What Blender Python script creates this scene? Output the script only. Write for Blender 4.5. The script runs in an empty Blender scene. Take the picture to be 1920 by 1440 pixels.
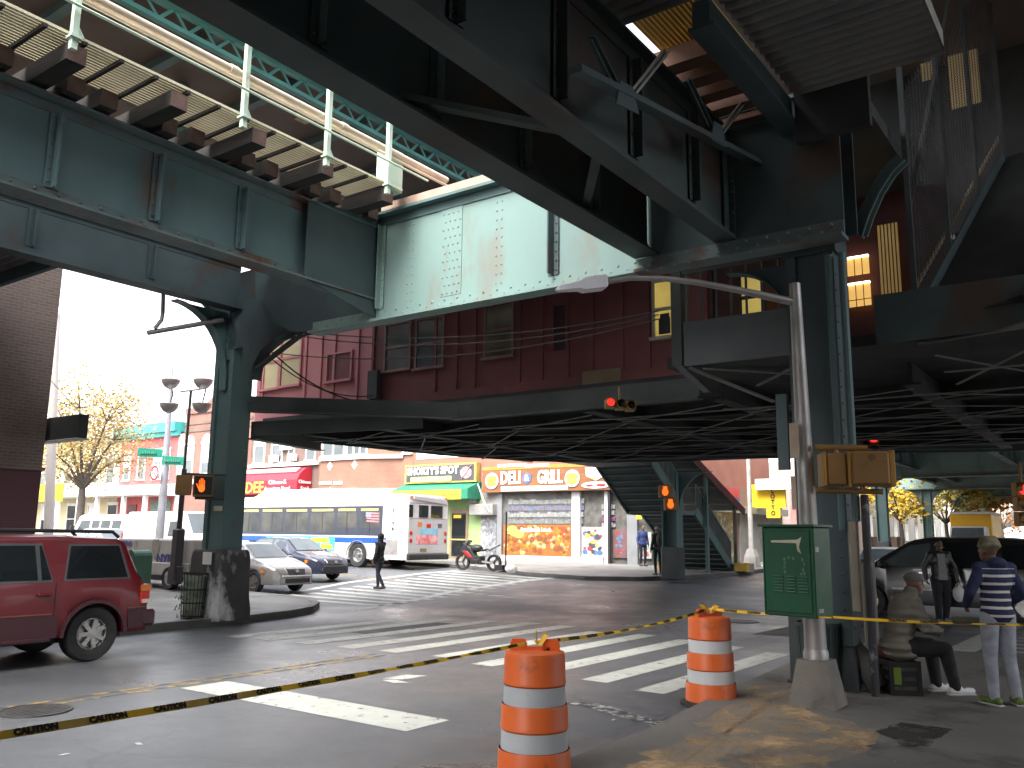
import bpy, bmesh, math, random
from mathutils import Vector, Matrix
random.seed(7)
R_ = math.radians
scene = bpy.context.scene
COL = scene.collection

# ------------------------------------------------------------------ camera
CAM_H, PITCH, ROLL, FPX = 1.8, R_(9.91), R_(0.7), 1620.0
cd = bpy.data.cameras.new('camera'); cam = bpy.data.objects.new('camera', cd); COL.objects.link(cam)
cd.sensor_width = 36.0; cd.lens = 36.0 * FPX / 1920.0
cd.clip_start = 0.05; cd.clip_end = 3000
_F = Vector((0, math.cos(PITCH), math.sin(PITCH))); _U = Vector((0, -math.sin(PITCH), math.cos(PITCH))); _Rt = Vector((1, 0, 0))
_CR = _Rt * math.cos(ROLL) + _U * math.sin(ROLL); _CU = _U * math.cos(ROLL) - _Rt * math.sin(ROLL)
m = Matrix((_CR, _CU, -_F)).transposed().to_4x4(); m.translation = (0, 0, CAM_H); cam.matrix_world = m
scene.camera = cam
# ------------------------------------------------------------------ sky, sun, exposure
SUN_EL, SUN_AZ = R_(52), R_(216 - 8)        # soft light from behind the camera's left shoulder (clockwise from +Y)
world = bpy.data.worlds.new('World'); scene.world = world; world.use_nodes = True
nt = world.node_tree; bg = nt.nodes['Background']
sky = nt.nodes.new('ShaderNodeTexSky'); sky.sky_type = 'NISHITA'; sky.sun_disc = False
sky.sun_elevation = SUN_EL; sky.sun_rotation = SUN_AZ; sky.air_density = 1.0; sky.dust_density = 4.0
hs = nt.nodes.new('ShaderNodeHueSaturation'); hs.inputs['Saturation'].default_value = 0.22      # overcast
nt.links.new(sky.outputs[0], hs.inputs['Color']); nt.links.new(hs.outputs[0], bg.inputs['Color'])
bg.inputs['Strength'].default_value = 0.15
sd = bpy.data.lights.new('sun', 'SUN'); sun = bpy.data.objects.new('sun', sd); COL.objects.link(sun)
sd.energy = .5; sd.angle = R_(22); sd.color = (1, .965, .91)
_d = Vector((math.sin(SUN_AZ) * math.cos(SUN_EL), math.cos(SUN_AZ) * math.cos(SUN_EL), math.sin(SUN_EL)))
sun.rotation_euler = _d.to_track_quat('Z', 'Y').to_euler(); sun.location = (0, 0, 60)
vs = scene.view_settings; scene.display_settings.display_device = 'sRGB'
vs.view_transform = 'Standard'; vs.look = 'None'; vs.gamma = 1; vs.use_curve_mapping = False; vs.exposure = 2.5
cy = scene.cycles; cy.max_bounces = 7; cy.diffuse_bounces = 4; cy.glossy_bounces = 3; cy.transmission_bounces = 4
cy.use_denoising = True; cy.caustics_reflective = False; cy.caustics_refractive = False; cy.sample_clamp_indirect = 6

# ------------------------------------------------------------------ frames: street grid (a along the cross street, b along the elevated line)
AZ = R_(36.0)
D1 = Vector((math.sin(AZ), math.cos(AZ), 0)); D2 = Vector((math.cos(AZ), -math.sin(AZ), 0)); R0 = Vector((3.65, 10.2, 0))
def S(a, b, z=0.0): return R0 + D2 * a + D1 * b + Vector((0, 0, z))
def toS(p): q = Vector(p) - R0; return (q.dot(D2), q.dot(D1), p[2])
def gz(y):
    t = min(max((y - 24) / 16, 0), 1); return .45 * t * t * (3 - 2 * t)
def gS(a, b): return gz(S(a, b).y)
CAMP = Vector((0, 0, CAM_H))
def ray(px, py): return _F + _CR * ((px - 960) / FPX) + _CU * ((720 - py) / FPX)
def W(px, py, Y): d = ray(px, py); return CAMP + d * (Y / d.y)
def P(px, py, Y): return toS(W(px, py, Y))
def onb(px, py, b): d = ray(px, py); t = (b - (CAMP - R0).dot(D1)) / d.dot(D1); return toS(CAMP + d * t)
def ona(px, py, a): d = ray(px, py); t = (a - (CAMP - R0).dot(D2)) / d.dot(D2); return toS(CAMP + d * t)
def G(px, py, dz=0.0):
    d = ray(px, py); y = 10.0
    for i in range(60): t = (gz(y) + dz - CAM_H) / d.z; y = t * d.y
    return toS(CAMP + d * t)

# ------------------------------------------------------------------ mesh builder
class MB:
    def __init__(s): s.v = []; s.f = []
    def add(s, vs, fs):
        n = len(s.v); s.v += [tuple(v) for v in vs]; s.f += [tuple(i + n for i in f) for f in fs]; return s
    def box(s, x0, x1, y0, y1, z0, z1):
        x0, x1 = min(x0, x1), max(x0, x1); y0, y1 = min(y0, y1), max(y0, y1); z0, z1 = min(z0, z1), max(z0, z1)
        return s.add([(x0,y0,z0),(x1,y0,z0),(x1,y1,z0),(x0,y1,z0),(x0,y0,z1),(x1,y0,z1),(x1,y1,z1),(x0,y1,z1)],
                     [(3,2,1,0),(4,5,6,7),(0,1,5,4),(1,2,6,5),(2,3,7,6),(3,0,4,7)])
    def cbox(s, c, d): return s.box(c[0]-d[0]/2, c[0]+d[0]/2, c[1]-d[1]/2, c[1]+d[1]/2, c[2]-d[2]/2, c[2]+d[2]/2)
    def beam(s, p, q, w, h, up=(0,0,1)):
        p, q, up = Vector(p), Vector(q), Vector(up); d = (q - p).normalized()
        x = d.cross(up)
        if x.length < 1e-4: x = d.cross(Vector((1,0,0)))
        x.normalize(); u = x.cross(d)
        vs = [c + x*(sx*w/2) + u*(su*h/2) for c in (p, q) for sx, su in ((-1,-1),(1,-1),(1,1),(-1,1))]
        return s.add(vs, [(0,1,2,3),(7,6,5,4),(0,4,5,1),(1,5,6,2),(2,6,7,3),(3,7,4,0)])
    def tube(s, pts, r, n=8, caps=True, r2=None):
        pts = [Vector(p) for p in pts]; rs = r if isinstance(r, (list, tuple)) else [r]*len(pts)
        vs = []; fs = []; ref = None
        for i, p in enumerate(pts):
            d = (pts[min(i+1, len(pts)-1)] - pts[max(i-1, 0)]).normalized()
            if ref is None: ref = d.cross(Vector((0,0,1)));
            if ref.length < 1e-3: ref = d.cross(Vector((1,0,0)))
            x = (ref - d * ref.dot(d)).normalized(); ref = x; y = d.cross(x)
            for k in range(n):
                t = 2*math.pi*k/n; vs.append(p + (x*math.cos(t) + y*math.sin(t)) * rs[i])
        for i in range(len(pts)-1):
            for k in range(n):
                a, b = i*n+k, i*n+(k+1) % n; fs.append((a, b, b+n, a+n))
        if caps: fs.append(tuple(range(n-1, -1, -1))); fs.append(tuple((len(pts)-1)*n+k for k in range(n)))
        return s.add(vs, fs)
    def prism(s, poly, vec):
        poly = [Vector(p) for p in poly]; n = len(poly); vec = Vector(vec)
        fs = [tuple(range(n-1, -1, -1)), tuple(range(n, 2*n))] + [(i, (i+1) % n, n+(i+1) % n, n+i) for i in range(n)]
        return s.add(poly + [p + vec for p in poly], fs)
    def lathe(s, prof, c=(0,0,0), n=20, axis='z', caps=True):
        vs = []; fs = []
        for r, h in prof:
            for k in range(n):
                t = 2*math.pi*k/n; x, y = r*math.cos(t), r*math.sin(t)
                v = {'z': (x, y, h), 'y': (x, h, y), 'x': (h, x, y)}[axis]
                vs.append((v[0]+c[0], v[1]+c[1], v[2]+c[2]))
        for i in range(len(prof)-1):
            for k in range(n): a, b = i*n+k, i*n+(k+1) % n; fs.append((a, b, b+n, a+n))
        if caps: fs.append(tuple(range(n-1, -1, -1))); fs.append(tuple((len(prof)-1)*n+k for k in range(n)))
        return s.add(vs, fs)
    def ell(s, c, r, M=None, n=14, m=9):
        vs = []; fs = []; c = Vector(c)
        for i in range(m+1):
            ph = math.pi*i/m
            for k in range(n):
                t = 2*math.pi*k/n; v = Vector((r[0]*math.sin(ph)*math.cos(t), r[1]*math.sin(ph)*math.sin(t), r[2]*math.cos(ph)))
                vs.append(c + (M @ v if M else v))
        for i in range(m):
            for k in range(n): a, b = i*n+k, i*n+(k+1) % n; fs.append((a, a+n, b+n, b))
        return s.add(vs, fs)
    def cap(s, p, q, r1, r2, n=12):         # tapered limb with rounded ends
        p, q = Vector(p), Vector(q); d = (q-p).normalized(); pts = []; rs = []
        for k in range(5): t = math.pi/2*k/4; pts.append(p - d*r1*math.cos(t)*.999); rs.append(max(r1*math.sin(t), .001))
        for k in range(1, 5): f = k/5; pts.append(p.lerp(q, f)); rs.append(r1+(r2-r1)*f)
        for k in range(5): t = math.pi/2*k/4; pts.append(q + d*r2*math.sin(t)*.999); rs.append(max(r2*math.cos(t), .001))
        return s.tube(pts, rs, n)
    def quad(s, a, b, c, d): return s.add([a, b, c, d], [(0,1,2,3)])
    def rivet(s, c, n, r=.022):             # low dome, n = outward axis
        n = Vector(n); x = n.cross(Vector((.3,.5,.81))).normalized(); y = n.cross(x); c = Vector(c)
        vs = [c + (x*math.cos(t) + y*math.sin(t))*r for t in [2*math.pi*k/6 for k in range(6)]] + \
             [c + n*r*.6 + (x*math.cos(t) + y*math.sin(t))*r*.5 for t in [2*math.pi*k/6 for k in range(6)]]
        return s.add(vs, [(k, (k+1) % 6, 6+(k+1) % 6, 6+k) for k in range(6)] + [tuple(range(6, 12))])
    def xf(s, M): s.v = [tuple(M @ Vector(v)) for v in s.v]; return s
    def join(s, o): return s.add(o.v, o.f)

ORG = {}
def mesh_of(mb, org=(0,0,0), smooth=None, bevel=0):
    me = bpy.data.meshes.new('mesh'); me.from_pydata([(v[0]-org[0], v[1]-org[1], v[2]-org[2]) for v in mb.v], [], mb.f)
    bm = bmesh.new(); bm.from_mesh(me); bmesh.ops.recalc_face_normals(bm, faces=bm.faces)
    if bevel: bmesh.ops.bevel(bm, geom=[e for e in bm.edges if e.is_manifold and e.calc_face_angle(0) > .5], offset=bevel, segments=1, affect='EDGES', clamp_overlap=True)
    bm.to_mesh(me); bm.free(); me.update()
    if smooth is not None:
        me.shade_smooth(); me.set_sharp_from_angle(angle=smooth)
    return me
def _props(o, label, cat, group, kind):
    if label: o['label'] = label
    if cat: o['category'] = cat
    if group: o['group'] = group
    if kind: o['kind'] = kind
def thing(name, label, cat, org=None, loc=None, rot=0, group=None):
    """Empty at the base of a thing. org=(a,b,z): parts in street-grid coordinates; loc: parts in the thing's own coordinates, rot in degrees from the grid."""
    o = bpy.data.objects.new(name, None); COL.objects.link(o); o.empty_display_size = .2
    c = org if org is not None else loc
    o.location = S(*c); o.rotation_euler = (0, 0, -AZ + (R_(rot) if org is None else 0))
    ORG[o.name] = org if org is not None else (0,0,0)
    _props(o, label, cat, group, None); return o
def part(name, mb, mat, parent, smooth=None, bevel=0, label=None, kind=None):
    me = mesh_of(mb, ORG[parent.name], smooth, bevel); o = bpy.data.objects.new(name, me); COL.objects.link(o)
    me.materials.append(mat); o.parent = parent; ORG[o.name] = ORG[parent.name]; _props(o, label, None, None, kind); return o
def solo(name, mb, mat, label=None, cat=None, group=None, kind=None, smooth=None, bevel=0, org=None, rot=0, own=False):
    """One-mesh thing: vertices in grid coordinates, or in its own (own=True) placed at org."""
    if org is None:
        xs, ys, zs = zip(*mb.v); org = ((min(xs)+max(xs))/2, (min(ys)+max(ys))/2, min(zs))
    me = mesh_of(mb, (0,0,0) if own else org, smooth, bevel); o = bpy.data.objects.new(name, me); COL.objects.link(o)
    me.materials.append(mat); o.location = S(*org); o.rotation_euler = (0, 0, -AZ + R_(rot)); ORG[o.name] = (0,0,0) if own else org
    _props(o, label, cat, group, kind); return o
def copy_tree(o, parent=None):
    c = o.copy(); COL.objects.link(c); ORG[c.name] = ORG.get(o.name, (0,0,0))
    if parent is not None: c.parent = parent
    for ch in list(o.children): copy_tree(ch, c)
    return c
def place(o, c, rot=0, label=None):
    o.location = S(*c); o.rotation_euler = (0, 0, -AZ + R_(rot))
    if label: o['label'] = label
    return o
def text_mb(txt, size, depth=.01, font_w=1.0, bold=0.0):
    """Lettering in the x-z plane facing -y, centred on the origin."""
    cu = bpy.data.curves.new('t', 'FONT'); cu.body = txt; cu.size = size; cu.extrude = depth/2; cu.align_x = 'CENTER'; cu.align_y = 'CENTER'
    cu.resolution_u = 2; cu.offset = bold
    ob = bpy.data.objects.new('t', cu); COL.objects.link(ob); dg = bpy.context.evaluated_depsgraph_get(); dg.update()
    me = ob.evaluated_get(dg).to_mesh(); mb = MB()
    mb.v = [(v.co.x*font_w, -v.co.z, v.co.y) for v in me.vertices]; mb.f = [tuple(p.vertices) for p in me.polygons]
    ob.evaluated_get(dg).to_mesh_clear(); bpy.data.objects.remove(ob); bpy.data.curves.remove(cu); return mb
def moved(mb, t, rz=0, s=1): return mb.xf(Matrix.Translation(t) @ Matrix.Rotation(rz, 4, 'Z') @ Matrix.Scale(s, 4))

# ------------------------------------------------------------------ materials
def mat(name, col, col2=None, scale=3.0, rough=.6, metal=0.0, bump=0.0, bscale=None, dirt=None, dscale=1.2, dthr=.58, rvar=.15, spec=.5, coat=0, stretch=None, emit=0, alpha=None, trans=0):
    """Principled with noise-varied colour, optional patchy second layer (rust, peeling, stains) and bump."""
    m = bpy.data.materials.new(name); m.use_nodes = True; n = m.node_tree; L = n.links.new; b = n.nodes['Principled BSDF']
    tc = n.nodes.new('ShaderNodeTexCoord'); vec = tc.outputs['Object']
    if stretch:
        mp = n.nodes.new('ShaderNodeMapping'); mp.inputs['Scale'].default_value = stretch; L(vec, mp.inputs[0]); vec = mp.outputs[0]
    no = n.nodes.new('ShaderNodeTexNoise'); no.inputs['Scale'].default_value = scale; no.inputs['Detail'].default_value = 6; L(vec, no.inputs['Vector'])
    mx = n.nodes.new('ShaderNodeMix'); mx.data_type = 'RGBA'; c2 = col2 or tuple(c*.72 for c in col)
    rp = n.nodes.new('ShaderNodeMapRange'); rp.inputs[1].default_value = .32; rp.inputs[2].default_value = .68; L(no.outputs[0], rp.inputs[0])
    L(rp.outputs[0], mx.inputs[0]); mx.inputs[6].default_value = (*col, 1); mx.inputs[7].default_value = (*c2, 1); out = mx.outputs[2]
    rr = n.nodes.new('ShaderNodeMapRange'); rr.inputs[3].default_value = max(rough-rvar, .03); rr.inputs[4].default_value = min(rough+rvar, 1); L(no.outputs[0], rr.inputs[0])
    L(rr.outputs[0], b.inputs['Roughness'])
    if dirt:
        n2 = n.nodes.new('ShaderNodeTexNoise'); n2.inputs['Scale'].default_value = dscale; n2.inputs['Detail'].default_value = 9; n2.inputs['Roughness'].default_value = .65; L(vec, n2.inputs['Vector'])
        r2 = n.nodes.new('ShaderNodeMapRange'); r2.inputs[1].default_value = dthr-.03; r2.inputs[2].default_value = dthr+.07; L(n2.outputs[0], r2.inputs[0])
        m2 = n.nodes.new('ShaderNodeMix'); m2.data_type = 'RGBA'; L(r2.outputs[0], m2.inputs[0]); L(out, m2.inputs[6]); m2.inputs[7].default_value = (*dirt, 1); out = m2.outputs[2]
    L(out, b.inputs['Base Color'])
    if bump:
        nb = n.nodes.new('ShaderNodeTexNoise'); nb.inputs['Scale'].default_value = bscale or scale*8; nb.inputs['Detail'].default_value = 4; L(vec, nb.inputs['Vector'])
        bp = n.nodes.new('ShaderNodeBump'); bp.inputs['Strength'].default_value = bump; bp.inputs['Distance'].default_value = .02; L(nb.outputs[0], bp.inputs['Height']); L(bp.outputs[0], b.inputs['Normal'])
    b.inputs['Metallic'].default_value = metal; b.inputs['Specular IOR Level'].default_value = spec; b.inputs['Coat Weight'].default_value = coat; b.inputs['Coat Roughness'].default_value = .06
    if trans: b.inputs['Transmission Weight'].default_value = trans; b.inputs['IOR'].default_value = 1.1
    if alpha is not None: b.inputs['Alpha'].default_value = alpha
    if emit: L(out, b.inputs['Emission Color']); b.inputs['Emission Strength'].default_value = emit
    return m
def brick(name, c1, c2, mortar, axis='a', bw=.2, bh=.068, mort=.010, bump=.5, tint=None, tint_z=0):
    m = bpy.data.materials.new(name); m.use_nodes = True; n = m.node_tree; L = n.links.new; b = n.nodes['Principled BSDF']
    tc = n.nodes.new('ShaderNodeTexCoord'); sp = n.nodes.new('ShaderNodeSeparateXYZ'); cb = n.nodes.new('ShaderNodeCombineXYZ'); L(tc.outputs['Object'], sp.inputs[0])
    if axis == 'both':
        ad = n.nodes.new('ShaderNodeMath'); L(sp.outputs[0], ad.inputs[0]); L(sp.outputs[1], ad.inputs[1]); L(ad.outputs[0], cb.inputs[0])
    else: L(sp.outputs[0 if axis == 'a' else 1], cb.inputs[0])
    L(sp.outputs[2], cb.inputs[1])
    br = n.nodes.new('ShaderNodeTexBrick'); L(cb.outputs[0], br.inputs['Vector']); br.inputs['Color1'].default_value = (*c1, 1); br.inputs['Color2'].default_value = (*c2, 1); br.inputs['Mortar'].default_value = (*mortar, 1)
    br.inputs['Scale'].default_value = 1; br.inputs['Brick Width'].default_value = bw; br.inputs['Row Height'].default_value = bh; br.inputs['Mortar Size'].default_value = mort; br.inputs['Bias'].default_value = -.1
    no = n.nodes.new('ShaderNodeTexNoise'); no.inputs['Scale'].default_value = .9; no.inputs['Detail'].default_value = 7; L(tc.outputs['Object'], no.inputs['Vector'])
    mx = n.nodes.new('ShaderNodeMix'); mx.data_type = 'RGBA'; mx.blend_type = 'MULTIPLY'; mx.inputs[0].default_value = .55; L(br.outputs[0], mx.inputs[6]); L(no.outputs[0], mx.inputs[7]); out = mx.outputs[2]
    g = n.nodes.new('ShaderNodeGamma'); g.inputs[1].default_value = .85; L(out, g.inputs[0]); out = g.outputs[0]
    if tint:
        ms = n.nodes.new('ShaderNodeMath'); ms.operation = 'LESS_THAN'; L(sp.outputs[2], ms.inputs[0]); ms.inputs[1].default_value = tint_z
        m3 = n.nodes.new('ShaderNodeMix'); m3.data_type = 'RGBA'; L(ms.outputs[0], m3.inputs[0]); L(out, m3.inputs[6]); m3.inputs[7].default_value = (*tint, 1); out = m3.outputs[2]
    L(out, b.inputs['Base Color']); b.inputs['Roughness'].default_value = .85
    bp = n.nodes.new('ShaderNodeBump'); bp.inputs['Strength'].default_value = bump; bp.inputs['Distance'].default_value = .01; bp.invert = True; L(br.outputs[1], bp.inputs['Height']); L(bp.outputs[0], b.inputs['Normal'])
    return m
M = {}
M['steel'] = mat('teal_steel', (.115,.185,.18), (.075,.135,.135), 1.1, .62, bump=.12, bscale=30, dirt=(.15,.075,.045), dscale=.9, dthr=.59, stretch=(1,1,.4))
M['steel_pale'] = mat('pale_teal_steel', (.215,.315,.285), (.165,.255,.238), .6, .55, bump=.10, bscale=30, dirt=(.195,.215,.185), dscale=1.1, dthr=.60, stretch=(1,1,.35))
M['steel_rust'] = mat('rusty_flange', (.15,.19,.19), (.10,.15,.155), 1.6, .7, bump=.2, bscale=22, dirt=(.14,.075,.05), dscale=.9, dthr=.54)
M['steel_dark'] = mat('shaded_teal_steel', (.062,.092,.097), (.042,.066,.07), 1.0, .65, bump=.1, bscale=30, dirt=(.07,.045,.035), dscale=.5, dthr=.60)  # darker copy of the teal steel, shade put into the colour
M['steel_black'] = mat('blackish_steel', (.058,.068,.069), (.040,.047,.049), 1.4, .7, bump=.1, bscale=20)  # near-black grey steel
M['steel_deep'] = mat('deep_teal_steel', (.050,.070,.070), (.036,.050,.051), 1.0, .65, bump=.1, bscale=30, dirt=(.062,.045,.037), dscale=.6, dthr=.57)  # darkest teal steel, with brown patches
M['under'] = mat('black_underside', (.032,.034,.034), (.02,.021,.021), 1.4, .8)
M['brace'] = mat('dusty_bracing', (.23,.225,.21), (.15,.15,.145), 2.2, .75)
M['lattice'] = mat('bright_teal_paint', (.12,.38,.36), (.09,.29,.28), 1.5, .5)
M['rail'] = mat('pale_green_rail', (.60,.72,.58), (.48,.62,.50), 2, .5, dirt=(.32,.2,.12), dscale=1.3, dthr=.66)
M['pipe_cream'] = mat('cream_pipe', (.75,.62,.48), (.62,.52,.42), 3, .5)
M['timber'] = mat('creosoted_timber', (.045,.038,.035), (.028,.025,.024), 2, .85, bump=.4, bscale=16, stretch=(.6,4,4))
M['timber_end'] = mat('timber_end_grain', (.17,.10,.08), (.10,.065,.058), 6, .9, bump=.3)
M['steel_blue'] = mat('lit_weathered_teal_steel', (.135,.215,.225), (.095,.165,.175), 1.0, .6, bump=.1, bscale=30, dirt=(.15,.105,.085), dscale=1.0, dthr=.61, stretch=(1,1,.4))  # lighter copy for the walkway girder, light put into the colour
M['slat'] = mat('buff_walkway_boards', (.86,.79,.58), (.74,.67,.48), 2, .7)
M['corrugated'] = mat('grey_corrugated_steel', (.20,.20,.195), (.13,.13,.13), .8, .55, dirt=(.12,.085,.06), dscale=.8, dthr=.62)
M['ceil'] = mat('brown_canopy_boards', (.17,.125,.10), (.13,.095,.078), .8, .8)
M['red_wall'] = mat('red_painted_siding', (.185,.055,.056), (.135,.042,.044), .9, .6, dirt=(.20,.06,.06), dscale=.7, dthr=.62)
M['lit_red_wall'] = mat('lit_red_siding', (.58,.24,.25), (.50,.20,.215), .9, .6)  # lit end of the red siding, skylight put into the colour
M['concrete'] = mat('concrete', (.34,.325,.30), (.25,.24,.225), 1.5, .85, bump=.25, bscale=40, dirt=(.19,.18,.165), dscale=1.2, dthr=.6)
M['chrome'] = mat('bright_metal', (.62,.62,.62), (.5,.5,.5), 4, .28, 1.0)
M['galv'] = mat('galvanised_steel', (.42,.40,.385), (.30,.29,.28), 3, .5, .55, dirt=(.27,.21,.17), dscale=2.0, dthr=.64)
M['rubber'] = mat('tyre_rubber', (.03,.03,.031), (.02,.02,.021), 6, .8, bump=.3, bscale=60)
M['black'] = mat('black_plastic', (.022,.022,.024), (.014,.014,.016), 5, .5)
M['glass'] = mat('dark_glass', (.018,.022,.024), (.012,.014,.016), 1, .06, rvar=.02, spec=.8)
M['glass_grey'] = mat('grey_glass', (.13,.15,.16), (.08,.095,.10), 1.2, .08, rvar=.03, spec=.8)
M['white'] = mat('white_paint', (.80,.80,.79), (.74,.74,.73), 2, .35, coat=.3)
M['trim_white'] = mat('white_trim', (.80,.79,.76), (.68,.67,.64), 2, .6)
M['text_white'] = mat('white_lettering', (.85,.85,.85), (.8,.8,.8), 4, .5)
M['text_black'] = mat('black_lettering', (.02,.02,.02), (.015,.015,.015), 4, .5)
# ------------------------------------------------------------------ ground, pavements, markings
BANDS = [22, 24, 25, 26, 27, 28, 29, 30, 31, 32, 33, 34, 35, 36, 37, 38, 39, 40, 42]
def sheet(polys, dz, skirt=0.0, sub=None):
    """Flat polygons given in grid (a,b), cut along the street's slope and laid dz above the road."""
    bm = bmesh.new()
    for poly in polys:
        bm.faces.new([bm.verts.new(S(a, b)) for a, b in poly])
    for y in BANDS:
        bmesh.ops.bisect_plane(bm, geom=bm.verts[:] + bm.edges[:] + bm.faces[:], plane_co=(0, y, 0), plane_no=(0, 1, 0))
    for v in bm.verts: v.co.z = gz(v.co.y) + dz
    bmesh.ops.recalc_face_normals(bm, faces=bm.faces)
    for f in bm.faces:
        if f.normal.z < 0: f.normal_flip()
    if skirt:
        be = [e for e in bm.edges if e.is_boundary]; r = bmesh.ops.extrude_edge_only(bm, edges=be)
        for v in [g for g in r['geom'] if isinstance(g, bmesh.types.BMVert)]: v.co.z -= skirt
    mb = MB(); idx = {v: i for i, v in enumerate(bm.verts)}
    mb.v = [toS(v.co) for v in bm.verts]; mb.f = [tuple(idx[v] for v in f.verts) for f in bm.faces]; bm.free(); return mb
def arc(cx, cy, r, a0, a1, n=8): return [(cx + r*math.cos(R_(a0+(a1-a0)*k/n)), cy + r*math.sin(R_(a0+(a1-a0)*k/n))) for k in range(n+1)]

def asphalt():
    m = bpy.data.materials.new('wet_asphalt'); m.use_nodes = True; n = m.node_tree; L = n.links.new; b = n.nodes['Principled BSDF']
    tc = n.nodes.new('ShaderNodeTexCoord').outputs['Object']
    def noise(sc, det, ro=.6):
        x = n.nodes.new('ShaderNodeTexNoise'); x.inputs['Scale'].default_value = sc; x.inputs['Detail'].default_value = det; x.inputs['Roughness'].default_value = ro; L(tc, x.inputs['Vector']); return x.outputs[0]
    def rng(v, a0, a1, b0, b1):
        x = n.nodes.new('ShaderNodeMapRange'); x.inputs[1].default_value = a0; x.inputs[2].default_value = a1; x.inputs[3].default_value = b0; x.inputs[4].default_value = b1; L(v, x.inputs[0]); return x.outputs[0]
    big = noise(.22, 6); fine = noise(140, 2); mid = noise(1.6, 8, .7)
    def ramp(v, stops):
        x = n.nodes.new('ShaderNodeValToRGB'); x.color_ramp.elements.remove(x.color_ramp.elements[1]); e = x.color_ramp.elements[0]; e.position = stops[0][0]; e.color = (*stops[0][1], 1)
        for p, c in stops[1:]: q = x.color_ramp.elements.new(p); q.color = (*c, 1)
        L(v, x.inputs[0]); return x.outputs[0]
    c = ramp(mid, [(.3, (.106,.110,.116)), (.55, (.130,.135,.142)), (.75, (.158,.162,.168))])
    vo = n.nodes.new('ShaderNodeTexVoronoi'); vo.feature = 'DISTANCE_TO_EDGE'; vo.inputs['Scale'].default_value = .30; wv = n.nodes.new('ShaderNodeVectorMath'); wv.operation = 'MULTIPLY_ADD'; nz = n.nodes.new('ShaderNodeTexNoise'); nz.inputs['Scale'].default_value = 1.3; nz.inputs['Detail'].default_value = 6; L(tc, nz.inputs['Vector']); L(nz.outputs[1], wv.inputs[0]); wv.inputs[1].default_value = (1.1,1.1,1.1); L(tc, wv.inputs[2]); L(wv.outputs[0], vo.inputs['Vector'])
    crk = rng(vo.outputs['Distance'], .002, .010, .80, 1)
    mc = n.nodes.new('ShaderNodeMix'); mc.data_type = 'RGBA'; mc.blend_type = 'MULTIPLY'; mc.inputs[0].default_value = 1; L(c, mc.inputs[6]); L(crk, mc.inputs[7]); c = mc.outputs[2]
    g = ramp(fine, [(.35, (.55,.55,.55)), (.62, (1.25,1.25,1.27))])
    mu = n.nodes.new('ShaderNodeMix'); mu.data_type = 'RGBA'; mu.blend_type = 'MULTIPLY'; mu.inputs[0].default_value = 1; L(c, mu.inputs[6]); L(g, mu.inputs[7]); L(mu.outputs[2], b.inputs['Base Color'])
    ro = n.nodes.new('ShaderNodeMath'); ro.operation = 'ADD'; L(rng(big, .38, .62, .28, .58), ro.inputs[0]); L(rng(mid, .3, .7, -.08, .08), ro.inputs[1]); L(ro.outputs[0], b.inputs['Roughness'])
    bp = n.nodes.new('ShaderNodeBump'); bp.inputs['Strength'].default_value = .35; bp.inputs['Distance'].default_value = .008; L(fine, bp.inputs['Height']); L(bp.outputs[0], b.inputs['Normal'])
    return m
M['asphalt'] = asphalt()
M['mark'] = mat('worn_road_paint', (.54,.55,.50), (.43,.44,.40), 2, .6, dirt=(.075,.075,.078), dscale=7, dthr=.60, bump=.2, bscale=90)
M['mark_yellow'] = mat('worn_yellow_road_paint', (.52,.33,.06), (.42,.27,.06), 3, .6, dirt=(.085,.083,.08), dscale=5, dthr=.455)
M['pave'] = mat('pavement_concrete', (.25,.24,.225), (.185,.18,.17), .7, .62, bump=.2, bscale=60, dirt=(.13,.125,.118), dscale=.8, dthr=.58)
M['pave_near'] = mat('dirty_pavement', (.195,.182,.162), (.142,.133,.12), .8, .75, bump=.3, bscale=60, dirt=(.08,.074,.066), dscale=1.1, dthr=.58)
M['kerb'] = mat('kerb_stone', (.27,.26,.25), (.18,.175,.17), 2, .7, bump=.3, bscale=30)

gb = MB(); NX = 30
ys = [-60, -20, 0, 10, 18] + BANDS + [60, 120, 400]
xs = [-400 + 800*i/NX for i in range(NX+1)]
gb.v = [toS(Vector((x, y, gz(y)))) for y in ys for x in xs]
gb.f = [(j*(NX+1)+i, j*(NX+1)+i+1, (j+1)*(NX+1)+i+1, (j+1)*(NX+1)+i) for j in range(len(ys)-1) for i in range(NX)]
solo('road', gb, M['asphalt'], kind='structure', org=(0,0,0))
KH = .14
def pavement(poly, m='pave', h=KH):
    solo('pavement', sheet([poly], h, h+.02), M[m], kind='structure', org=(0,0,0), label=None)
    n = len(poly)
near_edge = [(-.75,-30), (-.75,-3), (-.95,-1), (-1.15,2.2)] + arc(1.4, 2.4, 2.55, 176, 92, 8) + [(6, 5.0), (60, 5.0), (60, -30)]
pavement(near_edge, 'pave_near', .10)
left_edge = [(-11.5,-30), (-11.55,-2), (-11.7,1.0)] + [(-12.0,2.4),(-12.5,3.4),(-13.3,4.3),(-14.2,4.9),(-15.4,5.3)] + [(-19,5.5),(-90,5.6),(-90,-30)]
pavement(left_edge)
far_edge = [(-120,18.3), (-20,18.1), (-17.6,17.4), (-16.1,16.9), (-13.5,17.0), (-12.0,18.0), (-11.0,19.6), (-10.2,22.5), (-9.85,26), (-9.8,160), (-120,160)]
pavement(far_edge)
pavement([(.3,160),(.3,27),(.9,23),(3,19.5),(8,18.3),(90,18.3),(90,160)])
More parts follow.
